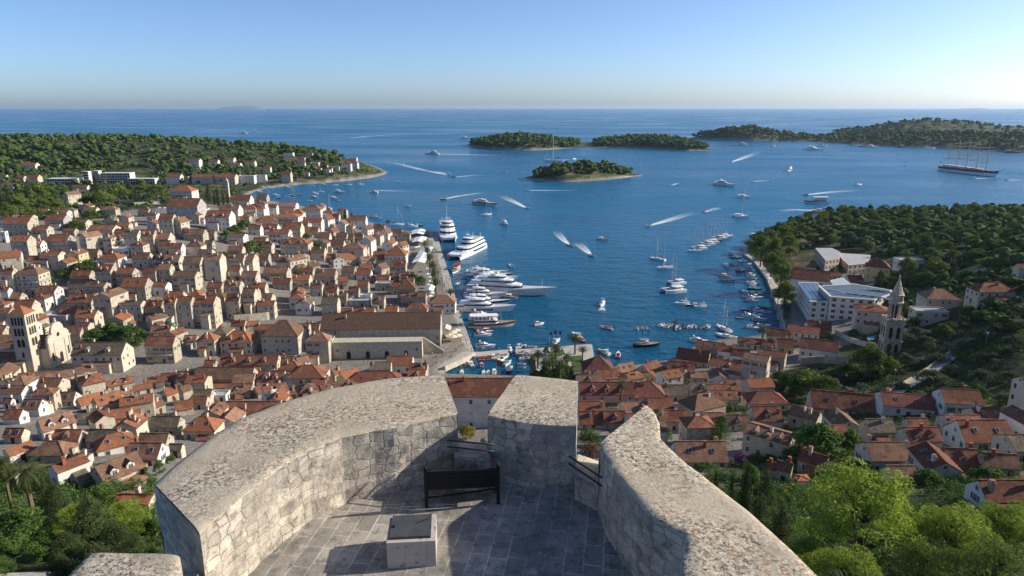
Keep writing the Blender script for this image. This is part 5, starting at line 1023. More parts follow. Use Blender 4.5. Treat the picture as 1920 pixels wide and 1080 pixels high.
# ------------------------------------------------------------------ closely packed houses between the surveyed ones
def obb_hit(a, b):
    for (cx, cy, w_, d_, r_), (ex, ey, f_, g_, s_) in ((a, b), (b, a)):
        c, s = math.cos(r_), math.sin(r_); P = [((x-cx)*c+(y-cy)*s, -(x-cx)*s+(y-cy)*c) for x, y in footprint(ex, ey, f_, g_, s_)]
        if min(p[0] for p in P) > w_/2 or max(p[0] for p in P) < -w_/2 or min(p[1] for p in P) > d_/2 or max(p[1] for p in P) < -d_/2: return False
    return True
FILL = [([(0,400),(130,402),(330,400),(520,385),(600,398),(690,412),(760,440),(768,560),(815,585),(600,588),(600,670),(300,682),(275,640),(170,600),(100,640),(0,650)], 70, (7, 10), (6, 8), (4.5, 7.5)),
        ([(0,712),(230,722),(600,712),(790,706),(780,740),(560,775),(330,850),(290,872),(230,872),(120,830),(0,820)], 30, (6.5, 9.5), (5.5, 7.5), (4, 6)),
        ([(1095,715),(1290,690),(1480,660),(1480,690),(1420,760),(1480,800),(1420,850),(1240,820),(1180,850),(1100,830)], 16, (7, 9), (6, 7.5), (4, 6)),
        ([(1400,790),(1500,770),(1620,800),(1920,800),(1920,900),(1560,900),(1430,890)], 8, (7, 9), (6, 7.5), (3.5, 5))]
NOFILL = [[(235,680),(600,672),(830,645),(832,705),(600,708),(235,718)], [(225,385),(340,380),(345,400),(220,412)], [(430,598),(600,590),(600,612),(430,612)], [(768,430),(835,430),(895,665),(830,700),(768,480)], [(440,430),(480,430),(480,470),(400,485)]]
SURV = {h[5].name for h in HOUSES}; OBB = [h[:5] for h in HOUSES]; CENT = [t[2] for t in THINGS if t[0].get('category') == 'house']
for poly, n, wr, dr, hr in FILL:
    xs = [p[0] for p in poly]; ys = [p[1] for p in poly]; k = t = 0
    while k < n and t < 9000:
        t += 1; px, py = rnd.uniform(min(xs), max(xs)), rnd.uniform(min(ys), max(ys))
        if not in_poly(px, py, poly) or any(in_poly(px, py, q) for q in NOFILL): continue
        g = ground(px, py); w_, d_ = rnd.uniform(*wr), rnd.uniform(*dr)
        if t > 5000: w_ *= .75; d_ *= .8
        near = min(HOUSES, key=lambda h: (h[0]-g.x)**2+(h[1]-g.y)**2); rz = near[4]+rnd.choice((0, 0, R(90), R(5)))
        me_ = (g.x, g.y, w_+.5, d_+.5, rz)
        if any(abs(b[0]-g.x) < 22 and abs(b[1]-g.y) < 22 and obb_hit(me_, b) for b in OBB) or any((a-g.x)**2+(b-g.y)**2 < (3.4+.2*c)**2 for a, b, c in TREEPOS): continue
        SEEN = proj((g.x, g.y, g.z+hr[1]+3)); bw = max(w_, d_)*.62*F/dep(g)
        if any(abs(q[0]-g_x) < bw and SEEN[1]-2 < q[1] < py for q, g_x in ((q_, px) for q_ in CENT)): continue
        OBB.append((g.x, g.y, w_, d_, rz)); k += 1; h_ = rnd.uniform(*hr); z0 = T(g.x, g.y); rs = d_/2*rnd.uniform(.45, .62)
        rc = rnd.choice('oorrrbbbgpd'); wc = rnd.choice('sstttwwc'); pp = proj((g.x, g.y, z0+h_+rs*.5))
        house(pp[0], pp[0], 0, 0, pp[1], math.degrees(rz), rnd.choice('gggh'), rc, wc, 1.2, rnd.choice(('', '', 'd', 'S', '')), world=((g.x, g.y), z0, w_, d_, h_, rs), px=pp)

# past three hundred houses the smallest in the picture stand as one mass of roofs
def flatten(roots, name):
    bpy.context.view_layer.update(); V = []; Fs = []; mi = []; mats = []
    def walk(o):
        if o.data:
            me = o.data; n = len(V); mw = o.matrix_world; V.extend(tuple(mw @ v.co) for v in me.vertices); ix = []
            for m in me.materials:
                if m not in mats: mats.append(m)
                ix.append(mats.index(m))
            for p in me.polygons: Fs.append(tuple(i+n for i in p.vertices)); mi.append(ix[p.material_index])
        for c in KIDS2.get(o.name, ()): walk(c)
    for r in roots: walk(r)
    me = bpy.data.meshes.new(name); me.from_pydata(V, [], Fs)
    for m in mats: me.materials.append(m)
    me.polygons.foreach_set('material_index', mi); me.update(); return link(name, me)
KIDS2 = {}
for ob in bpy.data.objects:
    if ob.parent: KIDS2.setdefault(ob.parent.name, []).append(ob)
hs = [h for h in HOUSES if h[5].get('category') == 'house']
def shown(h): o = h[5]; q = o['_h']; return (F/dep(o.location))**2*max(q[0], q[1])*(q[2]*.6+q[1]*.5)
hs.sort(key=lambda h: shown(h)*(4 if h[5].name in SURV else 1)); rest = hs[:max(0, len(hs)-305)]; rest_o = {h[5].name for h in rest}
print('HOUSES', len(hs), 'merged', len(rest))
if rest:
    mass = flatten([h[5] for h in rest], 'small_houses'); tag(mass, 'houses', 'small houses with red and brown roofs tucked between the larger ones of the town', (300, 450), auto=False, kind='stuff')
    def kill(o):
        for c in KIDS2.get(o.name, ()): kill(c)
        bpy.data.objects.remove(o)
    THINGS[:] = [t for t in THINGS if t[0].name not in rest_o]; HOUSES = [h for h in HOUSES if h[5].name not in rest_o]
    for h in rest: kill(h[5])
# ------------------------------------------------------------------ boats
GEL = M('white_gelcoat', (0.80,0.80,0.79), (0.74,0.74,0.73), rough=0.3, scale=0.3, spec=0.45)
TEAK = M('teak_deck', (0.36,0.25,0.16), (0.30,0.20,0.12), scale=1); DECKW = M('pale_deck', (0.62,0.60,0.56), (0.54,0.52,0.48), scale=.4); NAVY = M('navy_hull', (0.02,0.035,0.08), rough=0.3, spec=0.45); BLACKH = M('black_hull', (0.016,0.017,0.02), rough=0.35, spec=0.4)
RED = M('red_cover', (0.40,0.035,0.03)); BLUE = M('blue_cover', (0.03,0.10,0.28)); GREYC = M('grey_cover', (0.22,0.23,0.25)); ORANGE = M('orange_paint', (0.55,0.22,0.03)); YELLOWP = M('yellow_paint', (0.60,0.40,0.04)); WOODH = M('varnished_hull', (0.24,0.11,0.05), rough=0.4, scale=1); RUBBER = M('grey_rubber_tube', (0.45,0.46,0.47), rough=0.6)
ALU = M('mast_alloy', (0.68,0.66,0.62), rough=0.4, spec=0.5); SPAR = M('varnished_spar', (0.50,0.37,0.23), rough=0.5); SAILC = M('furled_sail_cover', (0.06,0.09,0.16))
HULLBLUE = M('blue_hull_stripe', (0.025,0.06,0.16), rough=0.35)
def hull(L, B, Hh, p=2.3, rake=0.10, tr=0.86, draft=0.5, sheer=0.3, mats=(GEL, TEAK), n=12, cx=0.0, bul=0.0, stripe=None):
    mb = MB(); secs = []
    for i in range(n+1):
        t = i/n; b = B/2*(tr+(1-tr)*min(1, t/0.35)) if t < 0.45 else B/2*max(0.02, 1-((t-0.45)/0.55)**p); z = Hh*(1+sheer*t*t); x = (t-0.5)*L
        xd = x+rake*L*t**3; xm = x+rake*L*0.5*t**3
        secs.append([(xd, cx+b, z), (xm, cx+b*0.96, z*0.55), (x, cx+b*0.86, 0.0), (x-0.01*L, cx+b*0.4, -draft), (x-0.01*L, cx-b*0.4, -draft), (x, cx-b*0.86, 0.0), (xm, cx-b*0.96, z*0.55), (xd, cx-b, z)])
    k = len(mb.v)
    for s in secs: mb.v += s
    for i in range(n):
        for j in range(7):
            a = k+i*8+j; mb.f.append((a, a+8, a+9, a+1)); mb.m.append(2 if stripe and j in (0, 6) else 0)
        a = k+i*8; mb.f.append((a, a+7, a+15, a+8)); mb.m.append(1)
    mb.f.append(tuple(k+j for j in range(8))); mb.m.append(0); e = k+n*8; mb.f.append(tuple(e+j for j in reversed(range(8)))); mb.m.append(0)
    return mb
def plan(x0, x1, hw, nose): return [(x0, -hw), (x1-nose, -hw), (x1-nose*0.35, -hw*0.72), (x1, -hw*0.3), (x1, hw*0.3), (x1-nose*0.35, hw*0.72), (x1-nose, hw), (x0, hw)]
def tier(mb, x0, x1, hw, z0, z1, nose=1.5, lean=0.5, rear=0.2, m=0, mt=None):
    a = plan(x0, x1, hw, nose); b = plan(x0+rear, x1-lean, hw*0.92, nose); k = len(mb.v); n = len(a)
    mb.v += [(x, y, z0) for x, y in a]+[(x, y, z1) for x, y in b]
    for j in range(n): mb.f.append((k+j, k+(j+1) % n, k+n+(j+1) % n, k+n+j)); mb.m.append(m)
    mb.f.append(tuple(k+n+j for j in range(n))); mb.m.append(m if mt is None else mt)
def band(x0, x1, hw, z0, z1, nose=1.5, lean=0.5, rear=0.2, f0=0.35, f1=0.75, e=0.03):
    q = lambda f: (x0+rear*f-e, x1-lean*f+e, hw*(1-0.08*f)+e)
    mb = MB(); a0, a1, ah = q(f0); b0, b1, bh = q(f1); A = plan(a0, a1, ah, nose); Bp = plan(b0, b1, bh, nose); n = len(A); za, zb = z0+(z1-z0)*f0, z0+(z1-z0)*f1
    mb.loft([[(x, y, za) for x, y in A], [(x, y, zb) for x, y in Bp]]); return mb
def cabin(o, x0, x1, hw, z0, z1, name='cabin', mat=GEL, win=True, **k):
    mb = MB(); tier(mb, x0, x1, hw, z0, z1, **k); c = obj(name, mb, mat, o)
    if win: kk = dict(k); kk.pop('m', 0); kk.pop('mt', 0); obj('window', band(x0, x1, hw, z0, z1, **kk), GLASS, c)
    return c
def rig(o, x, h, boom=0, z=1.0, r=0.09, bow=None, mat=ALU, cover=SAILC, stay=True):
    mb = MB(); mb.tube((x, 0, z-0.4), (x, 0, h), r, r*0.7, 6)
    for f in (0.4, 0.7): mb.tube((x-0.1, -h*0.045, z+(h-z)*f), (x-0.1, h*0.045, z+(h-z)*f), r*0.45)
    m = obj('mast', mb, mat, o)
    if stay and bow is not None:
        mb = MB(); mb.tube((bow, 0, z), (x, 0, h*0.97), r*0.55, r*0.35, 5)
        for s in (-1, 1): mb.tube((x-0.5, s*h*0.11, z), (x, 0, h*0.95), r*0.14, n=4)
        obj('stay', mb, FRAME, m)
    if boom:
        mb = MB(); mb.tube((x-0.2, 0, z+1.1), (x-boom, 0, z+1.25), r*0.7); mb.tube((x-0.3, 0, z+1.3), (x-boom*0.95, 0, z+1.4), 0.22, 0.14, 6, 1); obj('boom', mb, [mat, cover], m)
def canopy(o, x0, x1, hw, z0, z1, mat, name='canopy'):
    mb = MB(); mb.prism([(x0, -hw), (x1, -hw*0.9), (x1+0.2, 0), (x1, hw*0.9), (x0, hw)], z1, z1+0.08)
    for x in (x0+0.1, x1-0.1):
        for s in (-1, 1): mb.tube((x, s*hw*0.92, z0), (x, s*hw*0.88, z1), 0.025, n=4, m=1)
    obj(name, mb, [mat, ALU], o)
def motor(o, L, n=1, mat=BLACKH):
    mb = MB()
    for k in range(n): y = (k-(n-1)/2)*0.6; mb.box(-L/2-0.55, -L/2-0.05, y-0.2, y+0.2, 0.45, 1.05); mb.box(-L/2-0.4, -L/2-0.2, y-0.07, y+0.07, -0.4, 0.45)
    obj('outboard_motor', mb, mat, o)
BP = {}
def build_boat(kind, o):
    k = kind.split(':'); b = k[0]; c = k[1] if len(k) > 1 else ''
    cm = {'red': RED, 'blue': BLUE, 'grey': GREYC, 'white': CANVAS, 'cream': CANV_C, 'black': BLACKH, 'navy': NAVY, 'wood': WOODH, 'orange': ORANGE, 'yellow': YELLOWP, '': GREYC}[c]
    if b == 'rib':
        mb = MB()
        for s in (-1, 1):
            P = [(-2.7, s*0.85, .38), (0.6, s*0.95, .42), (2.0, s*0.62, .5), (2.75, 0, .58)]
            for i in range(3): mb.tube(P[i], P[i+1], 0.26, 0.25 if i < 2 else 0.2, 8)
        obj('inflatable_tube', mb, RUBBER if c in ('', 'white', 'red') else BLACKH, o, smooth=True)
        mb = MB(); mb.prism([(-2.6,-.7),(0.8,-.72),(2.2,-.3),(2.2,.3),(0.8,.72),(-2.6,.7)], -0.25, 0.24); obj('hull', mb, GEL if c != 'black' else GREYC, o)
        mb = MB(); mb.box(-0.3, 0.35, -.3, .3, .24, 1.0); obj('console', mb, cm if c else GEL, o); mb = MB(); mb.box(-1.4, -0.8, -.55, .55, .24, .62); obj('seat', mb, cm if c else GREYC, o); motor(o, 5.3, 1)
    elif b == 'dinghy':
        obj('hull', hull(4.6, 1.75, 0.62, mats=None, sheer=0.2, draft=.3, p=2.6), [GEL if c != 'wood' else WOODH, BLUE if c == 'blue' else GREYC], o)
        mb = MB()
        for x in (-1.3, 0.2, 1.2): mb.box(x-.16, x+.16, -.66, .66, .64, .70)
        obj('bench_seat', mb, WOOD, o); motor(o, 4.6)
    elif b == 'covered':
        obj('hull', hull(5.2, 2.0, 0.75, mats=None, sheer=0.2, draft=.3), [GEL, GEL], o)
        mb = MB(); tier(mb, -2.3, 1.4, .95, .78, 1.35, nose=1.2, lean=1.0, rear=.5); obj('cover', mb, cm, o); motor(o, 5.2)
    elif b == 'speed':
        obj('hull', hull(7.2, 2.4, 0.95, mats=None, rake=.12, draft=.4), [cm if c in ('red', 'navy', 'black', 'orange', 'yellow', 'wood') else GEL, GEL], o)
        mb = MB(); mb.box(-3.0, 0.3, -.85, .85, .99, 1.02, 0); mb.box(-3.1, -2.2, -.9, .9, 1.02, 1.35, 1); mb.box(-1.2, -0.7, -.8, -.15, 1.02, 1.5, 1); mb.box(-1.2, -0.7, .15, .8, 1.02, 1.5, 1); obj('cockpit', mb, [GREYC, CANV_C if c != 'red' else RED], o)
        mb = MB(); tier(mb, 0.1, 1.1, .85, 1.02, 1.5, nose=.7, lean=.45, rear=.3); obj('windscreen', mb, GLASS, o)
        if c in ('blue', 'white', 'cream', 'grey'): canopy(o, -2.0, 0.2, .95, 1.0, 2.3, cm)
        motor(o, 7.2)
    elif b == 'cruiser':
        obj('hull', hull(11, 3.5, 1.45, mats=None, rake=.11, stripe=c == 'navy'), [GEL, GEL, NAVY], o)
        c1 = cabin(o, -2.8, 2.9, 1.35, 1.5, 2.6, nose=2.0, lean=1.3, rear=.1); mb = MB(); tier(mb, -3.2, 0.6, 1.3, 2.62, 2.8, nose=.8, lean=.1, rear=0); tier(mb, -0.6, 0.4, 1.1, 2.8, 3.25, nose=.5, lean=.4); mb.box(-2.6, -1.6, -1.0, 1.0, 2.8, 3.15, 1); obj('flybridge', mb, [GEL, GREYC], o)
        mb = MB(); mb.box(-5.2, -3.0, -1.4, 1.4, 1.5, 1.53); mb.box(-5.1, -4.5, -1.2, 1.2, 1.53, 1.9, 1); obj('aft_deck', mb, [TEAK, CANV_C], o)
        mb = MB(); mb.tube((-2.6, -1.0, 2.8), (-2.9, -1.0, 3.9), .05); mb.tube((-2.6, 1.0, 2.8), (-2.9, 1.0, 3.9), .05); mb.box(-3.3, -2.5, -1.1, 1.1, 3.9, 4.0); obj('radar_arch', mb, GEL, o)
        if c in ('red', 'blue', 'cream'): canopy(o, -5.0, -3.0, 1.35, 1.5, 2.9, cm)
    elif b == 'openboat':
        obj('hull', hull(8.6, 2.6, 0.95, mats=None, sheer=.35, stripe=True), [GEL if c != 'black' else BLACKH, TEAK, NAVY if c != 'black' else BLACKH], o)
        mb = MB(); mb.box(-0.5, 0.7, -.55, .55, 1.0, 1.9); obj('console', mb, GEL, o); mb = MB(); mb.box(-3.4, -2.4, -1.0, 1.0, .98, 1.4); obj('seat', mb, CANV_C, o); canopy(o, -2.4, 0.8, 1.15, .95, 2.5, cm if c != 'black' else GREYC); motor(o, 8.6, 2)
    elif b == 'sail':
        obj('hull', hull(12.5, 3.8, 1.15, mats=None, rake=.05, tr=.75, sheer=.18, p=2.0), [GEL if c != 'navy' else NAVY, GEL], o)
        cabin(o, -2.2, 2.8, 1.1, 1.2, 1.7, name='coach_roof', nose=1.4, lean=1.0, rear=.2); mb = MB(); mb.box(-5.4, -2.4, -1.1, 1.1, 1.19, 1.22); obj('cockpit', mb, TEAK, o)
        canopy(o, -3.6, -2.2, 1.2, 1.2, 2.3, BLUE if c != 'white' else CANVAS, 'sprayhood'); rig(o, 0.8, 18.0, 5.2, 1.3, 0.15, 6.5)
    elif b == 'cat':
        for s in (-1, 1): obj('hull', hull(13, 1.9, 1.6, mats=None, rake=.02, tr=.8, sheer=.15, p=2.0, cx=s*2.7), [GEL, GEL], o)
        mb = MB(); mb.box(-5.4, 1.6, -2.6, 2.6, 1.15, 1.72); mb.box(1.6, 5.4, -.1, .1, 1.4, 1.6); mb.box(5.0, 5.2, -2.5, 2.5, 1.35, 1.65); obj('bridge_deck', mb, GEL, o)
        cabin(o, -3.4, 2.3, 2.35, 1.75, 2.9, nose=2.2, lean=1.2, rear=0.1); mb = MB(); tier(mb, -5.2, 0.9, 2.45, 2.95, 3.1, nose=1.4, lean=.2, rear=0); obj('hardtop', mb, GEL, o)
        mb = MB(); mb.box(1.65, 4.95, -1.9, 1.9, 1.5, 1.53); obj('trampoline', mb, GREYC, o); rig(o, 1.0, 20.5, 6.0, 3.0, 0.16, 5.3, cover=SAILC if c != 'white' else CANVAS)
    elif b in ('yacht', 'yachtL'):
        L = 32 if b == 'yacht' else 44; s = L/32
        obj('hull', hull(L, 7*s**.7, 2.6*s**.8, mats=None, rake=.12, tr=.9, sheer=.55, draft=1.2, stripe=c == 'navy'), [GEL, DECKW, NAVY], o)
        z = 2.75*s**.8; h = 2.3
        hl = MB(); hl.box(-L*.2, L*.2, -3.52*s**.7, 3.52*s**.7, 1.3, 1.9); obj('hull_window', hl, GLASS, o)
        cabin(o, -L*.33, L*.22, 2.9*s**.7, z, z+h, nose=4.5*s, lean=2.6, rear=.2, name='main_deck'); mb = MB(); tier(mb, -L*.42, L*.13, 3.1*s**.7, z+h+.02, z+h+.25, nose=4*s, lean=.2, rear=0); obj('upper_deck_floor', mb, GEL, o)
        cabin(o, -L*.24, L*.10, 2.4*s**.7, z+h+.27, z+2*h, nose=3.5*s, lean=2.2, rear=.3, name='upper_deck'); mb = MB(); tier(mb, -L*.28, L*.03, 2.5*s**.7, z+2*h+.02, z+2*h+.22, nose=2.5*s, lean=.2, rear=0); mb.box(-L*.20, -L*.10, -1.6, 1.6, z+2*h+.22, z+2*h+.6); obj('sun_deck', mb, GEL, o)
        mb = MB(); mb.tube((-L*.13, -1.5, z+2*h), (-L*.16, -1.2, z+2*h+2), .22); mb.tube((-L*.13, 1.5, z+2*h), (-L*.16, 1.2, z+2*h+2), .22); mb.box(-L*.19, -L*.13, -1.5, 1.5, z+2*h+2, z+2*h+2.2); mb.tube((-L*.16, 0, z+2*h+2.2), (-L*.17, 0, z+2*h+4.5), .12, .05); obj('radar_arch', mb, GEL if c != 'navy' else BLACKH, o)
        mb = MB(); mb.box(-L*.5, -L*.42, -2.5, 2.5, .5, .75); obj('swim_platform', mb, TEAK, o)
    elif b == 'super':
        L = 50.0; obj('hull', hull(L, 9.6, 3.3, mats=None, rake=.17, tr=.88, sheer=.75, draft=2, p=2.1, n=18), [GEL, DECKW], o)
        for s in (-1, 1):
            mb = MB()
            for i in range(12): x = -2+i*1.35; mb.box(x, x+.7, s*4.74-.04*(1+max(0, i-4)*0), s*4.74+.04, 2.25+i*.03, 2.75+i*.03)
            obj('porthole_row', mb, GLASS, o)
        z = 3.5; cabin(o, -18, 13, 4.1, z, z+2.6, nose=5, lean=2.5, rear=0, name='main_deck'); mb = MB(); tier(mb, -22, 11.5, 4.5, z+2.65, z+3.1, nose=6, lean=.6, rear=.4); obj('bridge_deck_floor', mb, GEL, o)
        cabin(o, -14, 8, 3.7, z+3.12, z+5.4, nose=5, lean=3, rear=.3, name='bridge_deck'); mb = MB(); tier(mb, -18, 6, 4.1, z+5.45, z+5.9, nose=5, lean=.6, rear=.4); obj('sun_deck_floor', mb, GEL, o)
        cabin(o, -10, 2, 2.8, z+5.92, z+7.6, nose=3, lean=2, rear=.4, name='sky_lounge'); mb = MB(); tier(mb, -13, 1.5, 3.3, z+7.65, z+8.0, nose=3.5, lean=.5, rear=.3); obj('hardtop', mb, GEL, o)
        mb = MB(); mb.tube((-6, 0, z+7.8), (-7, 0, z+12), .35, .1); mb.lathe([(.1, z+8.6), (.8, z+9.0), (.8, z+9.5), (.1, z+9.9)], 10, c=(-4, 1.4)); mb.lathe([(.1, z+8.6), (.8, z+9.0), (.8, z+9.5), (.1, z+9.9)], 10, c=(-4, -1.4)); mb.box(-7.5, -4.5, -1.8, 1.8, z+8.5, z+8.65); obj('radar_mast', mb, GEL, o)
        mb = MB(); mb.tube((24, 0, 5.6), (24, 0, 10.5), .12, .05); mb.tube((31.5, 0, 6.2), (33.2, 0, 7.8), .10, .06); obj('bow_mast', mb, GEL, o)
        mb = MB(); mb.box(-26.8, -24.8, -3.8, 3.8, .4, .8); mb.box(-24.8, -22, -3.6, 3.6, .4, 2.0); obj('swim_platform', mb, TEAK, o)
    elif b == 'ferry':
        for s in (-1, 1): obj('hull', hull(41, 3.4, 2.6, mats=None, rake=.05, tr=.95, sheer=.35, cx=s*3.9, draft=1.2, stripe=True), [GEL, GEL, HULLBLUE], o)
        mb = MB(); mb.box(-20, 15, -5.5, 5.5, 1.6, 3.0); mb.prism([(15,-5.5),(20,-4.6),(21,-3.5),(21,3.5),(20,4.6),(15,5.5)], 2.0, 3.2); obj('bridge_deck', mb, GEL, o)
        cabin(o, -19, 12.5, 5.2, 3.02, 5.6, nose=4, lean=3.0, rear=.3, name='passenger_deck'); cabin(o, -17, 5.5, 4.9, 5.62, 8.0, nose=3, lean=2.6, rear=.4, name='upper_deck'); cabin(o, -2, 3.5, 3.6, 8.02, 10.2, nose=2.2, lean=1.6, rear=.4, name='wheelhouse')
        mb = MB()
        for x in (-14, -11, -8, -5):
            for y in (-3, -1, 1, 3): mb.box(x-.8, x+.8, y-.7, y+.7, 8.02, 8.7)
        obj('top_deck_seats', mb, FRAME, o)
        mb = MB(); mb.tube((0, 0, 10.2), (-.6, 0, 14.5), .15, .06); mb.box(-1.2, .6, -1.4, 1.4, 12, 12.15); mb.tube((-15, 2.6, 8), (-15.4, 2.6, 11), .18, .1); mb.tube((-15, -2.6, 8), (-15.4, -2.6, 11), .18, .1); obj('mast', mb, GEL, o)
    elif b == 'tour':
        obj('hull', hull(22, 5.6, 1.8, mats=None, rake=.10, tr=.7, sheer=.6, draft=1, stripe=True), [GEL if c != 'wood' else WOODH, TEAK, WOODH], o)
        cabin(o, -8, 4, 2.2, 1.9, 4.0, nose=1.2, lean=.4, rear=.1); canopy(o, -10, 3.5, 2.6, 4.0, 6.0, cm if c not in ('wood', '') else CANVAS); mb = MB()
        for x in range(-9, 3, 2): mb.box(x, x+.5, -2.0, 2.0, 4.02, 4.5)
        obj('bench_row', mb, ORANGE if c != 'red' else RED, o); mb = MB(); mb.tube((5.5, 0, 1.9), (5.2, 0, 9), .14, .08); obj('mast', mb, SPAR, o)
    elif b == 'gulet':
        obj('hull', hull(28, 7, 2.1, mats=None, rake=.14, tr=.7, sheer=.6, draft=1.2), [WOODH if c == 'wood' else GEL, TEAK], o); cabin(o, -9, 5, 2.3, 2.2, 4.1, nose=1.5, lean=.5, rear=.2, mat=WOODH if c == 'wood' else GEL)
        canopy(o, -12, -3, 2.6, 2.1, 4.9, CANVAS); rig(o, 2, 24, 9, 4.0, .16, 15, mat=SPAR if c == 'wood' else ALU); rig(o, -7, 19, 6, 4.6, .13, None, mat=SPAR if c == 'wood' else ALU)
        mb = MB(); mb.tube((15, 0, 3.4), (20, 0, 4.6), .16, .08); obj('bowsprit', mb, SPAR, o)
    elif b == 'tall':
        L = 118.0; obj('hull', hull(L, 16.5, 7.2, mats=None, rake=.05, tr=.7, sheer=.22, draft=3, p=1.9, n=20, stripe=True), [GEL, TEAK, NAVY], o)
        for s in (-1, 1):
            mb = MB()
            for i in range(22): x = -50+i*4.2; f = min(1, max(0, (x/L+.5-.45)/.55)); y = 8.25*(1-f**1.9)*(0.93); mb.box(x, x+1.6, s*y-.22, s*y+.22, 3.0, 4.1)
            obj('porthole_row', mb, NAVY, o)
        for (x0, x1, h) in ((-50, -34, 2.6), (-30, -10, 2.4), (-6, 12, 2.4), (16, 30, 2.2)): cabin(o, x0, x1, 4.6, 7.6, 7.6+h, nose=2, lean=.6, rear=.4, name='deckhouse')
        for i, (x, h, bw) in enumerate(((-44,47,15),(-23,52,19),(-2,54,20),(19,53,19),(39,48,17))):
            mb = MB(); mb.tube((x, 0, 7), (x-1.2, 0, h), .75, .4, 8); m = obj('mast', mb, SPAR, o); mb = MB()
            for f in (0.34, 0.50, 0.64, 0.77, 0.89): hw = bw*(1.05-f*0.6); zz = 7+(h-7)*f; mb.tube((x+.4, -hw, zz), (x+.4, hw, zz), .38, n=6)
            obj('yard', mb, SPAR, m); mb = MB()
            for s in (-1, 1): mb.tube((x-3, s*7.8, 7.6), (x-.8, 0, h*.8), .07, n=4); mb.tube((x+3, s*7.8, 7.6), (x-.8, 0, h*.6), .07, n=4)
            mb.tube((x+.3, 0, h*.95), (x+19, 0, 12 if i < 4 else 13), .07, n=4); obj('rigging', mb, SPAR, m)
        mb = MB(); mb.tube((60, 0, 8.4), (78, 0, 13.5), .6, .25, 8); obj('bowsprit', mb, SPAR, o); mb = MB()
        for x in (-28, -12, 4, 14):
            for s in (-1, 1): mb.box(x, x+7, s*6.6-1, s*6.6+1, 8.4, 10.2)
        obj('lifeboat_row', mb, ORANGE, o); mb = MB(); mb.tube((-57, 0, 8), (-60, 0, 14), .12); mb.box(-62.5, -60, -.03, .03, 12, 14, 1); obj('flag', mb, [SPAR, RED], o)
BNAME = {'rib': ('inflatable_boat', 'inflatable boat', 'white inflatable boat with outboard motor'), 'dinghy': ('rowing_boat', 'small boat', 'small open boat'), 'covered': ('covered_boat', 'small boat', 'small boat under a cover'), 'speed': ('speedboat', 'speedboat', 'white speedboat with open cockpit'), 'cruiser': ('cabin_cruiser', 'motorboat', 'white cabin cruiser'), 'openboat': ('motor_launch', 'motorboat', 'open motor launch'),
 'sail': ('sailing_boat', 'sailboat', 'white sailing boat with bare mast'), 'cat': ('sailing_catamaran', 'catamaran', 'white sailing catamaran'), 'yacht': ('motor_yacht', 'yacht', 'white motor yacht'), 'yachtL': ('motor_yacht', 'yacht', 'long white motor yacht'), 'super': ('superyacht', 'yacht', ''), 'ferry': ('catamaran_ferry', 'ferry', ''), 'tour': ('excursion_boat', 'excursion boat', 'excursion boat with canopy'), 'gulet': ('two_masted_ship', 'sailing ship', 'two masted ship'), 'tall': ('tall_ship', 'tall ship', '')}
CW_ = {'red': 'red', 'blue': 'blue', 'grey': 'grey', 'cream': 'cream', 'black': 'black', 'navy': 'navy', 'wood': 'wooden', 'orange': 'orange', 'yellow': 'yellow'}
def boat(kind, px, py, h=0.0, sc=1.0, look=None, auto=True, pos=None, group=None):
    b = kind.split(':')[0]; c = kind.split(':')[1] if ':' in kind else ''; nm, cat, lk = BNAME[b]
    loc = pos or at(px, py, 0.0); loc = Vector((loc[0], loc[1], 0.0))
    if kind in BP: o = copy_tree(BP[kind])
    else: o = empty(nm, (0, 0, 0)); build_boat(kind, o); BP[kind] = o
    o.location = loc; o.rotation_euler = (0, 0, R(h)); o.scale = (sc,)*3
    if not look:
        look = lk
        if c in CW_:
            w_ = CW_[c]; look = {'rib': f'inflatable boat with {w_} console', 'dinghy': f'small open boat with {w_} inside' if c != 'wood' else 'small wooden boat', 'covered': f'small boat under a {w_} cover', 'speed': f'{w_} speedboat' if c in ('red','navy','black','orange','yellow','wood') else f'white speedboat with {w_} canopy', 'cruiser': f'white cabin cruiser with {w_} ' + ('hull stripe' if c == 'navy' else 'awning'), 'openboat': f'open launch with {w_} canopy' if c != 'black' else 'long black open launch', 'sail': 'navy hulled sailing boat', 'tour': f'excursion boat with {w_} canopy' if c != 'wood' else 'wooden hulled excursion boat', 'gulet': 'wooden hulled two masted ship', 'yacht': 'white motor yacht with dark trim', 'yachtL': 'long white motor yacht with dark trim'}.get(b, lk)
    tag(o, cat, look, (px, py), group or 'boats on the water', auto); return o
def boat2(kind, stern, bow, L, **k):
    a, b = at(*stern, 0), at(*bow, 0); m = (a+b)/2; return boat(kind, (stern[0]+bow[0])/2, (stern[1]+bow[1])/2, math.degrees(math.atan2(b.y-a.y, b.x-a.x)), (b-a).length/L, pos=m, **k)
def foam_material():
    m = bpy.data.materials.new('white_foam'); t, N, L = nodes(m); b = N['Principled BSDF']; b.inputs['Base Color'].default_value = (0.75,0.80,0.82,1); b.inputs['Roughness'].default_value = 0.7
    g = N.new('ShaderNodeNewGeometry'); n = N.new('ShaderNodeTexNoise'); n.inputs['Scale'].default_value = 0.55; n.inputs['Detail'].default_value = 5; n.inputs['Roughness'].default_value = .75; L.new(g.outputs['Position'], n.inputs['Vector'])
    at_ = N.new('ShaderNodeAttribute'); at_.attribute_name = 'foam'; mm = N.new('ShaderNodeMath'); mm.operation = 'ADD'; L.new(n.outputs[0], mm.inputs[0]); L.new(at_.outputs['Fac'], mm.inputs[1])
    r = N.new('ShaderNodeMapRange'); r.inputs[1].default_value = 0.75; r.inputs[2].default_value = 1.35; r.inputs[4].default_value = 0.9; L.new(mm.outputs[0], r.inputs[0]); L.new(r.outputs[0], b.inputs['Alpha']); return m
FOAM = foam_material()
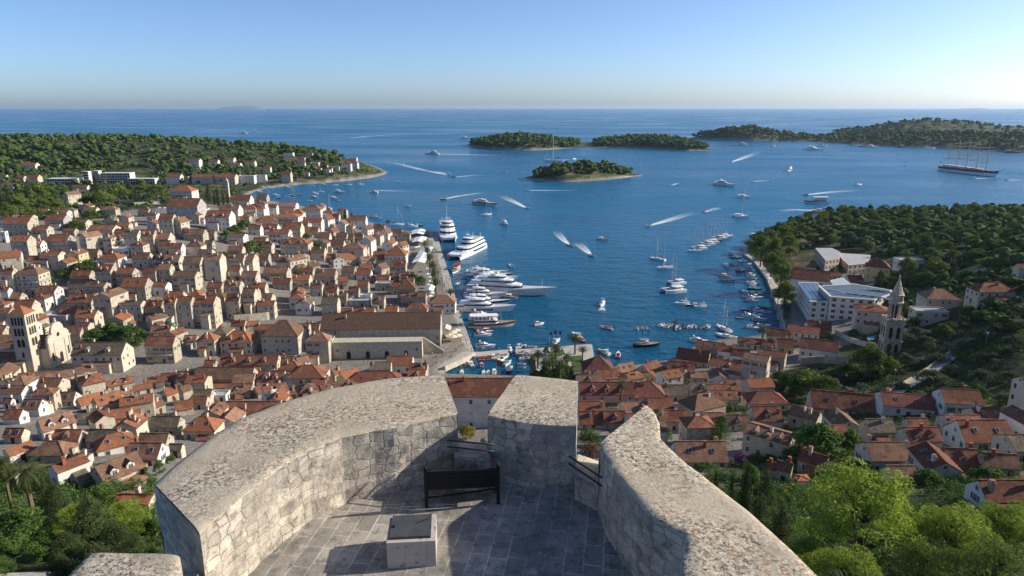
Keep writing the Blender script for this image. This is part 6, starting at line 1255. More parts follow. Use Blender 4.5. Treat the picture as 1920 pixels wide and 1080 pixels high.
def wake(pts, w0=1.6, w1=5.0, look='white foam wake trailing behind a small speedboat', strong=1.0):
    P = [at(x, y, 0.1) for x, y in pts]; Q = []
    for a, b in zip(P, P[1:]):
        for j in range(8): Q.append(a.lerp(b, j/8))
    Q.append(P[-1]); V = []; Fs = []; att = []; n = len(Q)
    for i, p in enumerate(Q):
        d = (Q[min(n-1, i+1)]-Q[max(0, i-1)]).normalized(); s = Vector((-d.y, d.x, 0)); f = i/(n-1); w_ = w0+(w1*1.5-w0)*f**0.7
        for k in (-1, -.55, 0, .55, 1): V.append(p+s*w_*k); att.append((0.95*strong*(1-f)**0.9+0.05)*(0.0 if abs(k) == 1 else (1.0 if k else 0.85)))
    for i in range(n-1):
        for j in range(4): a = i*5+j; Fs.append((a, a+1, a+6, a+5))
    me = bpy.data.meshes.new('foam_wake'); me.from_pydata([tuple(v) for v in V], [], Fs); me.materials.append(FOAM); a_ = me.attributes.new('foam', 'FLOAT', 'POINT'); a_.data.foreach_set('value', att); me.update()
    o = link('foam_wake', me); tag(o, 'wake', look, ((pts[0][0]+pts[-1][0])/2, (pts[0][1]+pts[-1][1])/2), 'foam wakes', True)
boat2('tall', (1762,318.5), (1868,331.5), 122, look='five masted tall ship with bare yards and white and navy hull', auto=False)
boat2('super', (876,545), (1016,553.5), 48, look='largest white superyacht with flared bow moored at the quay', auto=False)
boat2('ferry', (900,463), (852,487), 42, look='white catamaran ferry with blue stripe lying angled beside the quay', auto=False)
boat2('ferry', (836,433), (842,455), 42, look='farther white catamaran ferry with twin bows facing the fort', auto=False)
for a in ((('yacht',456,250,180),),(('sail',478,247,0,1.3),),(('speed',655,259,180),),(('yachtL',872,260,0),),(('yacht',811,289,170),),(('rib',845,329,-20),),(('speed',841,326,150),),(('speed:red',850,332,175),),(('sail',756,311,20,.5),),(('speed',946,323,0),),(('rib',715,338,0),),(('speed',748,342,0),),(('speed:red',702,357,180),),(('cruiser',701,361,170),),(('speed:yellow',831,374,190),),(('yachtL:navy',908,384,-42,.78),),(('sail',911,403,20),),(('speed',764,387,0),),(('openboat:orange',705,409,5,1.2),),(('cruiser',947,421,-70,1.2),),(('sail',837,417,90,1.1),),(('sail',745,422,10,1.0),),(('cruiser',772,426,5),),(('speed:navy',786,423,-20),),(('speed',989,391,-60),),(('speed',988,357,180),),(('speed',979,325,0),),(('cruiser',1076,299,30),),(('speed',1258,348,200),),(('yachtL',1357,348,-60,.85),),(('speed',1411,341,200),),(('cat',1394,370,-15,1.2),),(('cat',1389,407,0,1.15),),(('speed:red',1321,398,-110),),(('speed',1217,424,200),),(('speed',1372,304,210),),(('yachtL',1388,273,180,1.0),),(('yachtL',1524,281,0,1.1),),(('sail',1448,274,10,1.6),),(('speed',1466,279,0),),(('sail',1542,275,0,2.2),),(('sail',1607,273,0,1.9),),(('sail:navy',1618,275,0,1.9),),(('yacht',1634,277,0,1.1),),(('gulet:wood',1687,276,90,1.3),),(('gulet',1742,279,10,1.2),),(('gulet:wood',1898,287,0,1.3),),(('yacht:navy',1480,320,-120,.95),),(('sail',1608,347,20,1.2),),(('speed:red',1510,366,190),),(('tour:white',1532,381,180,1.25),),(('cruiser',1548,396,170,1.5),),(('gulet:wood',1532,399,20,.7),),(('cruiser',1822,335,180),),(('speed',1886,338,180),),(('sail',1773,392,30,1.2),),(('speed',1697,311,0),),
  (('rib:red',1070,461,-40,1.3),),(('rib:red',1111,481,-60,1.3),),(('openboat:white',1129,450,-10,1.0),),(('rib',958,499,100,1.4),),(('cruiser',1129,572,-105,.85),),(('speed:cream',1010,609,30,.8),),(('rib:red',1137,616,150,1.35),),(('openboat:black',1212,649,5,1.35),),(('dinghy',1195,617,70),),(('dinghy',1205,617,80),),(('dinghy',1214,617,92),),
  (('sail',1233,487,140),),(('sail',1246,503,200,1.05),),(('cat:white',1262,547,200,1.15),),(('cat',1268,532,200,.9),),(('cruiser',1279,570,200,.8),),(('speed:navy',1297,573,200,1.0),),(('cruiser',1313,576,200,.7),),(('sail',1357,618,110,.9),),(('sail',1362,632,140,.85),),
  (('sail',1039,303,175,3.0,'large dark hulled sailing yacht with tall mast behind the wooded islet'),)):
    boat(*a[0])
for i, (x, y) in enumerate(((1240,611),(1251,613),(1262,610),(1271,616),(1280,613),(1293,614),(1301,613),(1318,615),(1326,614),(1268,604))): boat(('rib','rib:red','rib:grey','rib','rib:navy')[i % 5], x, y, 60+rnd.uniform(-12, 14), rnd.uniform(1.0, 1.25), group='inflatable boats in the raft')
for i, (x, y) in enumerate(((1302,471),(1310,467),(1318,463),(1326,459),(1333,455),(1340,451),(1348,448),(1355,445),(1362,443))): boat(('sail','cat','sail','cat:white','cat','sail:navy','cat','cat','sail')[i], x, y, 195+rnd.uniform(-5, 5), .95, group='yachts moored side by side')
for x, y, k, h in ((1380,290,'cruiser:red',5),(1415,325,'openboat:black',-10),(1480,360,'speed',10),(1515,385,'speed:blue',5),(1530,415,'dinghy:blue',10),(1550,437,'dinghy:blue',5),(1317,398,'cruiser',100),(1360,393,'dinghy:wood',-10),(1410,393,'dinghy',-10),(1455,448,'speed:red',10),(1550,490,'openboat:cream',20),(1580,520,'dinghy',10),(1310,500,'openboat:cream',0),(1335,545,'openboat',-10),(1570,575,'speed:grey',20),(1590,620,'openboat:black',-10),(1545,556,'speed',15),(1605,550,'dinghy:wood',10),(1485,640,'rib',-30),(1605,660,'speed',-20),(1560,705,'cruiser',-8),(1520,695,'speed:grey',0),(1570,738,'openboat',-5),(1500,815,'dinghy:wood',-30),(1450,896,'dinghy:wood',-15),(1630,828,'speed:white',-20),(1675,797,'dinghy:wood',-20),(1705,838,'covered:grey',-20),(1530,873,'cruiser',0),(1600,872,'speed:blue',5),(1630,910,'cruiser:navy',-10),(1670,965,'speed',-20),(1570,988,'speed:grey',-30),(1690,1000,'dinghy',-10),(1480,240,'dinghy:blue',10),(1610,700,'speed:white',-10),(1630,118,'gulet:wood',10)):
    boat(k, 1100+x/5.05, 420+y/5.05, h, 0.62 if k.startswith(('cruiser', 'gulet')) else 0.9, group='small boats along the right quay')
# stern-to yachts along the left quay
for x, y, k, h, s in ((640,575,'yachtL',4,.62),(690,610,'yacht:navy',4,.85),(760,640,'yachtL',5,.60),(720,665,'yacht',5,.8),(640,815,'yacht',-2,.75),(625,850,'gulet',0,.62),(640,905,'yacht:navy',-2,.8),(630,975,'yacht',-3,.95)):
    boat(k, 800+x/6, 420+y/6, h, s, group='yachts along the left quay')
boat('tour:red', 855, 508, -100, .75); boat('rib', 857, 533, 60, 1.2); boat('openboat:white', 957, 559, 0, 1.0)
for x, y, k, h, s in ((790,185,'cruiser:red',3,1.35),(860,250,'tour',4,1.05),(785,285,'speed:red',3,1.0),(805,310,'speed:red',3,1.1),(790,335,'cruiser',3,.75),(812,437,'cruiser',0,.8),(1037,470,'cruiser:navy',-80,.62),(1130,440,'speed:cream',30,.8),(1222,441,'dinghy',0,1.2),(1455,395,'cruiser',60,.65),(1640,345,'cruiser',115,.75),(1675,375,'speed:red',115,.9),(1890,492,'cruiser',120,.6)):
    boat(k, 740+x/4.8, 560+y/4.8, h, s, group='boats in the inner harbour')
boat('speed:red', 1159, 668, 80, .95, look='red and white speedboat with black sunshade near the waterfront roofs'); boat('cruiser', 1133, 662, 130, .6); boat('cruiser', 1309, 641, -20, .75); boat('cruiser', 1312, 655, -10, .55)
for i, (x, y, k, h) in enumerate(((507,612,'dinghy',80),(552,607,'dinghy',85),(596,603,'dinghy:blue',88),(638,600,'dinghy',92),(685,598,'speed:white',110),(735,600,'dinghy:blue',95),(783,604,'covered:red',92),(768,543,'covered:red',92),(805,543,'covered:red',92),(845,543,'covered:red',92),(725,552,'dinghy:blue',100),(690,556,'dinghy:blue',110),(890,535,'speed:white',90),(930,525,'speed:grey',90),(995,528,'speed',60),(970,570,'speed:yellow',140),(1015,590,'speed:grey',60),(1035,645,'speed:navy',70),(1170,505,'speed:grey',10),(1200,525,'speed:blue',10),(1175,548,'speed',10),(1140,592,'dinghy',5),(1140,622,'dinghy:blue',5),(604,668,'covered:cream',90),(800,674,'covered:cream',90),(842,674,'covered:cream',90),(895,672,'speed:white',90),(935,674,'dinghy',90))):
    boat(k, 740+x/4.8, 560+y/4.8, h, 0.82, group='small boats in the inner basin')
for x, y, k, h in ((60,695,'cruiser',0),(100,692,'cruiser',5),(130,684,'speed',10),(170,680,'speed',0),(235,687,'cruiser',0),(290,677,'speed',0),(440,735,'cruiser',5),(480,720,'sail',0),(590,670,'sail',10),(622,725,'yacht',-5),(692,668,'sail',5),(795,660,'speed',0),(782,672,'cruiser',0),(422,677,'speed',0),(507,670,'cruiser:navy',0),(560,757,'speed',5),(588,770,'cruiser',-8),(440,763,'cruiser:navy',0),(620,790,'openboat:blue',0),(402,790,'speed',0),(236,757,'speed',0),(150,750,'cruiser',0),(168,768,'speed:navy',0),(265,747,'speed:orange',0),(325,742,'speed:orange',0),(20,722,'cruiser',0),(938,628,'dinghy',0),(310,655,'sail',0),(555,845,'sail',120)):
    boat(k, 480+x/4, 180+y/4, h, 0.85 if k != 'yacht' else .5, group='boats in the left bay')
for pts, a, b in (([(657,259),(690,255.5),(752,252),(850,249)],3,14),([(838,328),(790,318),(742,306),(690,299)],2,9),([(818,288.5),(870,290),(930,291),(985,292)],3,10),([(852,332),(885,329),(930,327)],1.5,6),([(839,325),(815,322),(780,318)],1.5,6),([(706,357),(740,358),(800,358)],1.2,5),([(834,373),(860,367.5),(900,362),(930,361)],1.5,6),([(985,389),(965,379),(948,371),(930,360)],1.6,7),([(992,357),(1030,357),(1105,358)],1.5,5),([(1261,347),(1275,342)],1.2,4),([(1413,340),(1450,338)],1.2,5),([(1220,422.5),(1250,414),(1285,403),(1330,392)],1.8,7),([(1323,397),(1340,392),(1358,387)],1.5,5),([(1374,303),(1392,297),(1412,289),(1440,277)],2.5,12),([(1513,365),(1560,360),(1640,354)],2,8),([(1540,395.5),(1490,393),(1440,398)],2,7),([(1820,335),(1850,334),(1880,334)],1.5,6),([(1890,338),(1925,337)],2,6),
  ([(1066,458),(1056,449),(1046,438),(1040,428)],1.2,5),([(1107,477),(1098,469),(1086,458),(1078,450)],1.2,5),([(1129,577),(1129,585)],1.2,2.5),([(1052,301),(1075,298)],2,5)): wake(pts, a, b)
# ------------------------------------------------------------------ landmark buildings
def arch(w, h, d=0.06, n=6):
    return [(-w/2, 0), (w/2, 0)]+[(w/2*math.cos(math.pi*i/n), h-w/2+w/2*math.sin(math.pi*i/n)) for i in range(n+1)]
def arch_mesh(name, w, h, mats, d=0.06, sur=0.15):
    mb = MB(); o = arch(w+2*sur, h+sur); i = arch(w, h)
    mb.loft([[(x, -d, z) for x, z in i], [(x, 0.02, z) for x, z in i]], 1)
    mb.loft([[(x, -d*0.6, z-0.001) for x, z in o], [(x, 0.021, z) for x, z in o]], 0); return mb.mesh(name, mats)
# --- cathedral bell tower and cathedral
P = ground(65, 697); tw = 6.4; bt = empty('bell_tower', (P.x-tw/2, P.y+tw/2, P.z)); tag(bt, 'bell tower', 'tall pale stone bell tower with arched openings and a red pyramid roof', (50, 640), auto=False)
CATH = M('pale_limestone', (0.54,0.46,0.36), (0.44,0.375,0.30), scale=0.5, bump=.02, bscale=4); hT = 24.0; hw = tw/2  # one pale limestone tone for every face
mb = MB(); mb.box(-hw, hw, -hw, hw, -4, hT)
for z in (5.0, 9.8, 14.6, 19.0, hT-0.5): mb.box(-hw-.18, hw+.18, -hw-.18, hw+.18, z, z+.4)
obj('wall', mb, CATH, bt)
mb = MB(); mb.loft([[(-hw-.4,-hw-.4,hT+.01),(hw+.4,-hw-.4,hT+.01),(hw+.4,hw+.4,hT+.01),(-hw-.4,hw+.4,hT+.01)], [(-.05,-.05,hT+3.2),(.05,-.05,hT+3.2),(.05,.05,hT+3.2),(-.05,.05,hT+3.2)]]); obj('roof', mb, ROOF['o'], bt)
for z, n, w_, h_ in ((19.6, 4, .85, 3.4), (15.2, 3, 1.0, 3.2), (10.5, 2, 1.3, 3.3), (6.0, 1, .9, 2.4)):
    me = arch_mesh('arched_opening', w_, h_, [STONE2, DARK])
    for k in range(n):
        t = (k-(n-1)/2)*(w_+.42)
        link('arched_opening', me, bt, (t, -hw-.01, z)); link('arched_opening', me, bt, (hw+.01, t, z), R(90))
ca = empty('cathedral', (P.x+3.2, P.y+11.5, P.z)); tag(ca, 'church', 'cathedral with pale curved trefoil front and brown nave roof beside the bell tower', (98, 655), auto=False)
prof = [(-7,-4),(7,-4),(7,10.2)]+[(4.1+2.9*math.cos(R(a)), 10.2+2.9*math.sin(R(a))*1.1) for a in (0,30,60,90)]+[(4.0,13.6)]+[(4.0*math.cos(R(a)), 13.6+3.9*math.sin(R(a))) for a in range(0, 181, 18)]+[(-4.0,13.6)]+[(-4.1+2.9*math.cos(R(a)), 10.2+2.9*math.sin(R(a))*1.1) for a in (90,120,150,180)]
mb = MB(); mb.loft([[(0, y, z) for y, z in prof], [(0.9, y, z) for y, z in prof]])
for y in (-6.4, -3.4, 3.4, 6.4): mb.box(.9, 1.15, y-.35, y+.35, -2, 9.6)
mb.box(.9, 1.35, -7.2, 7.2, 9.7, 10.3); mb.box(.9, 1.25, -4.2, 4.2, 13.3, 13.7); mb.lathe([(.5,17.4),(.6,18.0),(.35,18.6),(.45,19.0),(.0,19.4)], 8, c=(.45, 0)); fr = obj('front', mb, CATH, ca)
for y, z, w_, h_ in ((0, 0, 2.0, 4.6), (-4.9, 2.0, 1.0, 3.8), (4.9, 2.0, 1.0, 3.8)): link('arched_opening', arch_mesh('arched_opening', w_, h_, [STONE2, DARK], .08), fr, (.91, y, z), R(90))
mb = MB(); mb.loft([[(.93, .9*math.cos(a*.524), 12.2+.9*math.sin(a*.524)) for a in range(12)], [(1.0, .9*math.cos(a*.524), 12.2+.9*math.sin(a*.524)) for a in range(12)]]); obj('round_window', mb, DARK, fr)
mb = MB(); mb.box(-42, -.02, -6.6, 6.6, -5, 8.2); mb.box(-40, -6, -13.5, -6.6, -5, 4.2); obj('nave_wall', mb, CREAM, ca)
mb = MB(); A = [(-6.9, 8.0), (0, 12.0), (6.9, 8.0)]; mb.loft([[(-42.2, y, z) for y, z in A], [(-.03, y, z) for y, z in A]]); mb.loft([[(-40.3, y, z) for y, z in ((-13.9, 4.0), (-6.7, 6.8), (-6.7, 6.6))], [(-5.8, y, z) for y, z in ((-13.9, 4.0), (-6.7, 6.8), (-6.7, 6.6))]]); obj('roof', mb, ROOF['b'], ca)
# --- arsenal and its terrace
ROOF['A'] = roofm('arsenal_tile', (0.195,0.112,0.078), (0.14,0.086,0.063)); ROOFWORD['A'] = 'long brown'
ar = house(601, 829, 585, 619, 655, 2.5, 'g', 'A', 't', 3.6, 'N', win='W', name='arsenal', look='long pale stone arsenal hall with a huge brown roof facing the square', auto=False, cat='hall', px=(715, 605), chim=1)
Q0, Q1 = ground(622, 674), ground(792, 671); tl = (Q1-Q0).length; ta = math.atan2(Q1.y-Q0.y, Q1.x-Q0.x); te = empty('stone_terrace', Q0, ta); tag(te, 'terrace', 'raised stone terrace with arched doors and balustrade in front of the arsenal', (705, 655), auto=False)
mb = MB(); mb.box(0, tl, 0, 9, -3, 6.9); mb.box(-.15, tl+.15, -.15, .2, 6.9, 7.2); mb.box(-.1, tl+.1, -.08, .12, 7.2, 7.9); mb.box(-.2, .1, .13, 8.8, 7.2, 7.9); obj('wall', mb, STONE2, te)
for x in (.19, .40, .61, .82): link('arched_door', arch_mesh('arched_door', 1.7, 3.6, [STONE, DARK], .08, .25), te, (x*tl, -.01, 0))
link('window', window_mesh('a', .95, 1.35), te, (tl*.07, 0, 3.4)); link('window', window_mesh('a', .95, 1.35), te, (tl*.94, 0, 3.4))
mb = MB()
for k in range(18): mb.box(tl+.16+k*.5, tl+.16+k*.5+.5, 6.2, 9, -3, 6.6-k*.36)
mb.loft([[(tl+.16, y, z) for y, z in ((5.8, -3), (6.19, -3), (6.19, 7.6), (5.8, 7.6))], [(tl+9.2, y, z) for y, z in ((5.8, -3), (6.19, -3), (6.19, 1.2), (5.8, 1.2))]]); obj('stair', mb, STONE, te)
# --- ruined campanile on the right
P = ground(1666, 661); rt = empty('ruined_bell_tower', P, R(-12)); tag(rt, 'bell tower', 'weathered ruined bell tower with open columned lantern and pointed spire', (1672, 600), auto=False)
RS = M('ruin_stone', (0.60,0.49,0.36), (0.38,0.31,0.235), scale=.9, bump=.08, bscale=3, vor=(1.5,.25))
mb = MB(); mb.box(-3.2, 3.2, -3.2, 3.2, -5, 14.2)
for z in (.2, 5.6, 12.9): mb.box(-3.45, 3.45, -3.45, 3.45, z, z+.45)
mb.box(-3.6, 3.6, -3.6, 3.6, 14.2, 14.7)
for i in range(26): a = rnd.uniform(-3.4, 3.4); b = rnd.choice((-3.3, 3.3)); q = (a, b) if rnd.random() < .5 else (b, a); s = rnd.uniform(.2, .5); mb.box(q[0]-s, q[0]+s, q[1]-s, q[1]+s, 14.71, 14.75+rnd.uniform(.1, .6))
obj('tower_wall', mb, RS, rt)
for z, h_ in ((1.2, 3.6), (7.0, 4.6)):
    me = arch_mesh('arched_opening', 1.25, h_, [STONE2, DARK], .1, .2)
    for t in (-1.35, 1.35): link('arched_opening', me, rt, (t, -3.21, z)); link('arched_opening', me, rt, (3.21, t, z), R(90)); link('arched_opening', me, rt, (-3.21, t, z), R(-90))
mb = MB()
for i in range(8):
    a = R(45*i+22.5); mb.lathe([(.42,14.7),(.42,15.2),(.27,15.3),(.24,20.2),(.42,20.5),(.42,20.9)], 8, c=(2.1*math.cos(a), 2.1*math.sin(a)))
obj('lantern_column', mb, RS, rt); mb = MB(); mb.lathe([(2.75,20.9),(2.85,21.5),(2.5,21.7),(2.5,24.0),(2.75,24.2),(2.75,24.6),(2.2,24.7),(.25,31.0),(.35,31.3),(.3,32.0),(.05,32.6)], 8); obj('spire', mb, RS, rt)
mb = MB(); mb.lathe([(1.0,14.7),(1.0,20.9)], 8); obj('lantern_shade_core', mb, DARK, rt)  # solid dark core stands for the shade inside the open lantern
# --- flat roofed buildings from roof outlines
def flat(name, look, cat, px, blocks, wall, rotz=0, spacing=3.2, floors=3, roofmat=GREYR, wk='a', auto=False):
    o = None; objs = []
    for bi, (poly, zr) in enumerate(blocks):
        W = [at(x, y, zr) for x, y in poly]; c = sum(W, Vector())/len(W); ar_ = sum(W[i].x*W[(i+1) % len(W)].y-W[(i+1) % len(W)].x*W[i].y for i in range(len(W)))
        if ar_ < 0: W = W[::-1]
        if o is None: o = empty(name, (c.x, c.y, T(c.x, c.y))); tag(o, cat, look, px, auto=auto)
        L0 = o.location; pts = [(p.x-L0.x, p.y-L0.y) for p in W]; top = zr-L0.z+rnd.uniform(0, .02)
        mb = MB(); mb.prism(pts, -6, top, 0); obj('wall', mb, wall, o)
        cen = Vector((sum(p[0] for p in pts)/len(pts), sum(p[1] for p in pts)/len(pts))); mb = MB(); mb.prism([(cen.x+(p[0]-cen.x)*1.012, cen.y+(p[1]-cen.y)*1.012) for p in pts], top+.003, top+.35, 0, 0); mb.prism([(cen.x+(p[0]-cen.x)*.95, cen.y+(p[1]-cen.y)*.95) for p in pts], top+.351, top+.37, 1); rf = obj('roof', mb, [wall, roofmat], o)
        for i in range(len(pts)):
            a = Vector(pts[i]); b = Vector(pts[(i+1) % len(pts)]); e = b-a; ln = e.length; nrm = Vector((e.y, -e.x)).normalized(); m = (a+b)/2; vw = Vector((-(m.x+L0.x), -(m.y+L0.y))).normalized()
            if nrm.dot(vw) < .1 or ln < 4: continue
            n = max(1, int(ln/spacing)); ang_ = math.atan2(e.y, e.x)
            gz = min(T(m.x+L0.x, m.y+L0.y)-L0.z, top-3*floors); fh = (top-max(gz, top-3.3*floors))/floors
            for f in range(floors):
                for k in range(n): p = a+e*((k+.5)/n); link('window', window_mesh(wk, spacing*.5, 1.6), o, (p.x, p.y, top-fh*(f+1)+fh*.3), ang_)
        objs.append((L0, pts, top, rf))
    return o, objs
ho, hb_ = flat('hotel', 'white modern hotel with blue solar panels on its flat roofs by the right quay', 'hotel', (1570, 560), [([(1497,530),(1533,531),(1553,566),(1519,566)], 13.5), ([(1535,537),(1600,533),(1672,545),(1668,553),(1640,563),(1557,557)], 16.5)], WHITE, floors=4, spacing=3.6, roofmat=M('blue_grey_roof', (0.11,0.15,0.19), (0.08,0.115,0.15), scale=.4))
SOL = M('solar_panel', (0.06,0.10,0.16), (0.09,0.14,0.20), rough=.25, spec=.6, scale=1.2); BLUER = M('pale_blue_roof', (0.36,0.44,0.50), (0.30,0.38,0.44), scale=.3)
for (x0, y0, x1, y1, z, n) in ((1503,533,1524,562,13.9,4), (1565,548,1640,556,16.9,5), (1610,542,1650,545,16.9,4), (1548,540,1570,552,16.9,2)):
    for k in range(n):
        f = (k+.5)/n; a = at(x0+(x1-x0)*f if n != 4 or x0 != 1503 else 1501+k*8, y0+(y1-y0)*f if x0 != 1503 else 533, z)
        if x0 == 1503: b = at(1523+k*8, 562, z)
        else: b = a+Vector((6.5, -6, 0))
        d = (b-a).normalized(); s = Vector((-d.y, d.x, 0))*1.25; mb = MB(); q = [a-s, a+s, b+s, b-s]; mb.prism([(p.x-ho.location.x, p.y-ho.location.y) for p in q], z-ho.location.z+.02, z-ho.location.z+.20); obj('solar_panel', mb, SOL, ho)
flat('school', 'low school block with pale and dark flat roofs among pines', 'school', (1590, 490), [([(1529,466),(1560,466),(1576,474),(1574,485),(1548,489)], 12.5), ([(1569,475),(1632,479),(1625,495),(1591,498)], 10.5)], CREAM, floors=2, spacing=3.0)
flat('annex', 'long pale blue flat roof annex behind the white hotel', 'annex', (1575, 528), [([(1556,527),(1580,521),(1594,533),(1562,535)], 10.5)], WHITE, floors=2, roofmat=BLUER)
# tiered hotel at the bay
th = None
for (x0, x1, ye, yb, q, nf) in ((88,157,335.5,346,3.2,2),(157,173,322,345,1.1,5),(176,192,321,342,1.1,6),(191,254,325,343,3.2,4),(240,298,335.5,345,3.4,2)):
    c, z0, w_, d_, h_, rs = fit(x0, x1, ye-3, ye, yb, 0, q, 'g')
    if th is None: th = empty('hotel', (c[0]+40, c[1], z0)); tag(th, 'hotel', 'long tiered white hotel with rows of balconies at the foot of the wooded ridge', (195, 334), auto=False)
    X, Y, Z = c[0]-th.location.x, c[1]-th.location.y, z0-th.location.z; mb = MB(); mb.box(X-w_/2, X+w_/2, Y-d_/2, Y+d_/2, Z-6, Z+h_); mb.box(X-w_/2-.2, X+w_/2+.2, Y-d_/2-.2, Y+d_/2+.2, Z+h_+.001, Z+h_+.5); fh = h_/nf
    for f in range(nf): mb.box(X-w_/2, X+w_/2, Y-d_/2-1.2, Y-d_/2-.001, Z+f*fh+fh-.35, Z+f*fh+fh+.5)
    obj('wall', mb, WHITE, th); mb = MB(); n = max(2, int(w_/3.4))
    if w_ > 20:
        for k in range(n+1): x = X-w_/2+w_*k/n; mb.box(x-.12, x+.12, Y-d_/2-1.15, Y-d_/2-.002, Z, Z+h_-.4)
        obj('balcony_partition', mb, WHITE, th)
    for f in range(nf): mb = MB(); mb.box(X-w_/2+.3, X+w_/2-.3, Y-d_/2-.05, Y-d_/2-.003, Z+f*fh+.15, Z+f*fh+fh-.4); obj('window_band', mb, GLASS, th)
# chapel, monastery tower, turret, islet house
ch = house(119, 153, 358, 366, 385, 60, 'g', 'p', 't', 1.5, 'N', name='chapel', look='small arched stone chapel with bell gable among the churchyard pines', auto=False, cat='chapel', chim=0, px=(140, 370)); w_, d_, h_, rs_, _ = ch['_h']
link('arched_door', arch_mesh('arched_door', 2.6, 4.2, [STONE2, DARK], .1, .3), ch, (w_/2+.01, 0, 0), R(90)); mb = MB(); mb.box(w_/2-.7, w_/2-.1, -.6, .6, h_+rs_, h_+rs_+2.2); obj('bell_gable', mb, STONE2, ch)
P = ground(428, 368); mt = empty('bell_tower', P); tag(mt, 'bell tower', 'slender stone monastery bell tower beside cypresses near the bay', (426, 352), auto=False)
hm = 33*dep(P)/F; mb = MB(); mb.box(-1.7, 1.7, -1.7, 1.7, -3, hm*.72); mb.box(-1.9, 1.9, -1.9, 1.9, hm*.72, hm*.75); mb.box(-1.5, 1.5, -1.5, 1.5, hm*.75, hm*.9); obj('wall', mb, CATH, mt); mb = MB(); mb.lathe([(1.7,hm*.901),(1.0,hm*.96),(.1,hm*1.05)], 8); obj('roof', mb, CATH, mt)
for a in (0, R(90)): link('arched_opening', arch_mesh('arched_opening', .9, 1.9, [STONE2, DARK], .05, .1), mt, (1.51*math.sin(a), -1.51*math.cos(a), hm*.76), a)
P = ground(513, 765); tu = empty('domed_turret', P); tag(tu, 'turret', 'small pale domed turret with arched openings rising above the roofs behind the parapet', (513, 737), auto=False); hm = 38*dep(P)/F
mb = MB(); mb.lathe([(1.7,-2),(1.7,hm*.62),(1.95,hm*.63),(1.95,hm*.68)], 10); obj('drum', mb, CREAM, tu); mb = MB(); mb.lathe([(1.8,hm*.681),(1.75,hm*.78),(1.35,hm*.90),(.7,hm*.97),(.15,hm),(.15,hm*1.05),(.3,hm*1.08),(.05,hm*1.14)], 12); obj('dome', mb, CREAM, tu, smooth=True)
for i in range(5): a = R(-70+45*i); link('arched_opening', arch_mesh('arched_opening', .6, 1.2, [STONE2, DARK], .12, .08), tu, (1.66*math.sin(a), -1.66*math.cos(a), hm*.40), a)
Z = 6.0; A = at(1031, 329, Z); B = at(1071, 328.5, Z); ih = empty('islet_house', A, math.atan2(B.y-A.y, B.x-A.x)); tag(ih, 'house', 'long white house with red roof on the small wooded islet', (1051, 325), auto=False); ln = (B-A).length
mb = MB(); mb.box(0, ln, 0, 7, -3, 3.6); mb.box(-6, ln+4, -4, -.2, -5, -.6); obj('wall', mb, WHITE, ih); mb = MB(); mb.loft([[(-.4, y, z) for y, z in ((-.5, 3.5), (3.5, 6.0), (7.5, 3.5))], [(ln+.4, y, z) for y, z in ((-.5, 3.5), (3.5, 6.0), (7.5, 3.5))]]); obj('roof', mb, ROOF['o'], ih)
for k in range(7): link('window', window_mesh('a', 1.4, 2.0), ih, (ln*(k+.5)/7, 0, .8))
# --- quay tents, parasols, cafe canopies
def tent(px0, px1, y0, y1, z=1.5, look='', h=3.2, mat=CANVAS, n=5):
    a = at(px0, y1, z); b = at(px1, y1, z); c = at(px1, y0, z); o = empty('marquee', a, math.atan2(b.y-a.y, b.x-a.x)); tag(o, 'canopy', look, ((px0+px1)/2, (y0+y1)/2), auto=False); w_ = (b-a).length; l_ = (c-b).length; mb = MB(); s = l_/n
    for k in range(n): y = k*s; mb.loft([[(x, y+.1, zz) for x, zz in ((-.2, h), (w_/2, h+1.1), (w_+.2, h), (w_/2, h+1.0))], [(x, y+s-.1, zz) for x, zz in ((-.2, h), (w_/2, h+1.1), (w_+.2, h), (w_/2, h+1.0))]])
    obj('canvas_roof', mb, mat, o); mb = MB()
    for k in range(n+1):
        for x in (0, w_): mb.tube((x, k*s, 0), (x, k*s, h), .06, n=5)
    obj('post', mb, ALU, o)
tent(773, 796, 474, 505, look='large white ribbed marquee roof beside the quay palms', h=4.5); tent(772, 795, 452, 462, look='white flat canopies of a cafe at the far end of the quay', n=2); tent(826, 844, 622, 630, look='cream rectangular awning in front of the gabled quay building', mat=CANV_C, n=1, h=3.0); tent(796, 812, 545, 556, look='white cafe canopy under the nearest quay palms', n=2); tent(770, 794, 437, 446, look='pale canopy on the tip of the quay', n=2, h=3)
UMB = None
def parasol(px, py, mat, z=1.5, sc=1.0):
    k = 'umb'+mat.name
    if k in BP: o = copy_tree(BP[k]); o.location = at(px, py, z)
    else:
        o = empty('parasol', at(px, py, z)); mb = MB(); mb.lathe([(1.9,2.3),(1.9,2.38),(.08,3.1),(.02,3.25)], 8); obj('shade', mb, mat, o); mb = MB(); mb.tube((0, 0, 0), (0, 0, 2.6), .04); mb.lathe([(.35,0),(.3,.1),(.05,.14)], 8); obj('pole', mb, METAL, o); BP[k] = o
    o.scale = (sc,)*3; tag(o, 'parasol', ('cream' if mat is CANV_C else 'white')+' open parasol', (px, py), 'parasols on the waterfront'); return o
for x, y in ((849,634),(855,630),(858,640),(850,642),(843,640)): parasol(x, y, CANV_C, sc=1.25)
for x, y in ((802,520),(804,526),(806,534),(803,541),(809,556),(806,562),(800,510),(785,468),(780,469),(1424,498),(1436,520),(1440,528)): parasol(x, y, CANVAS)
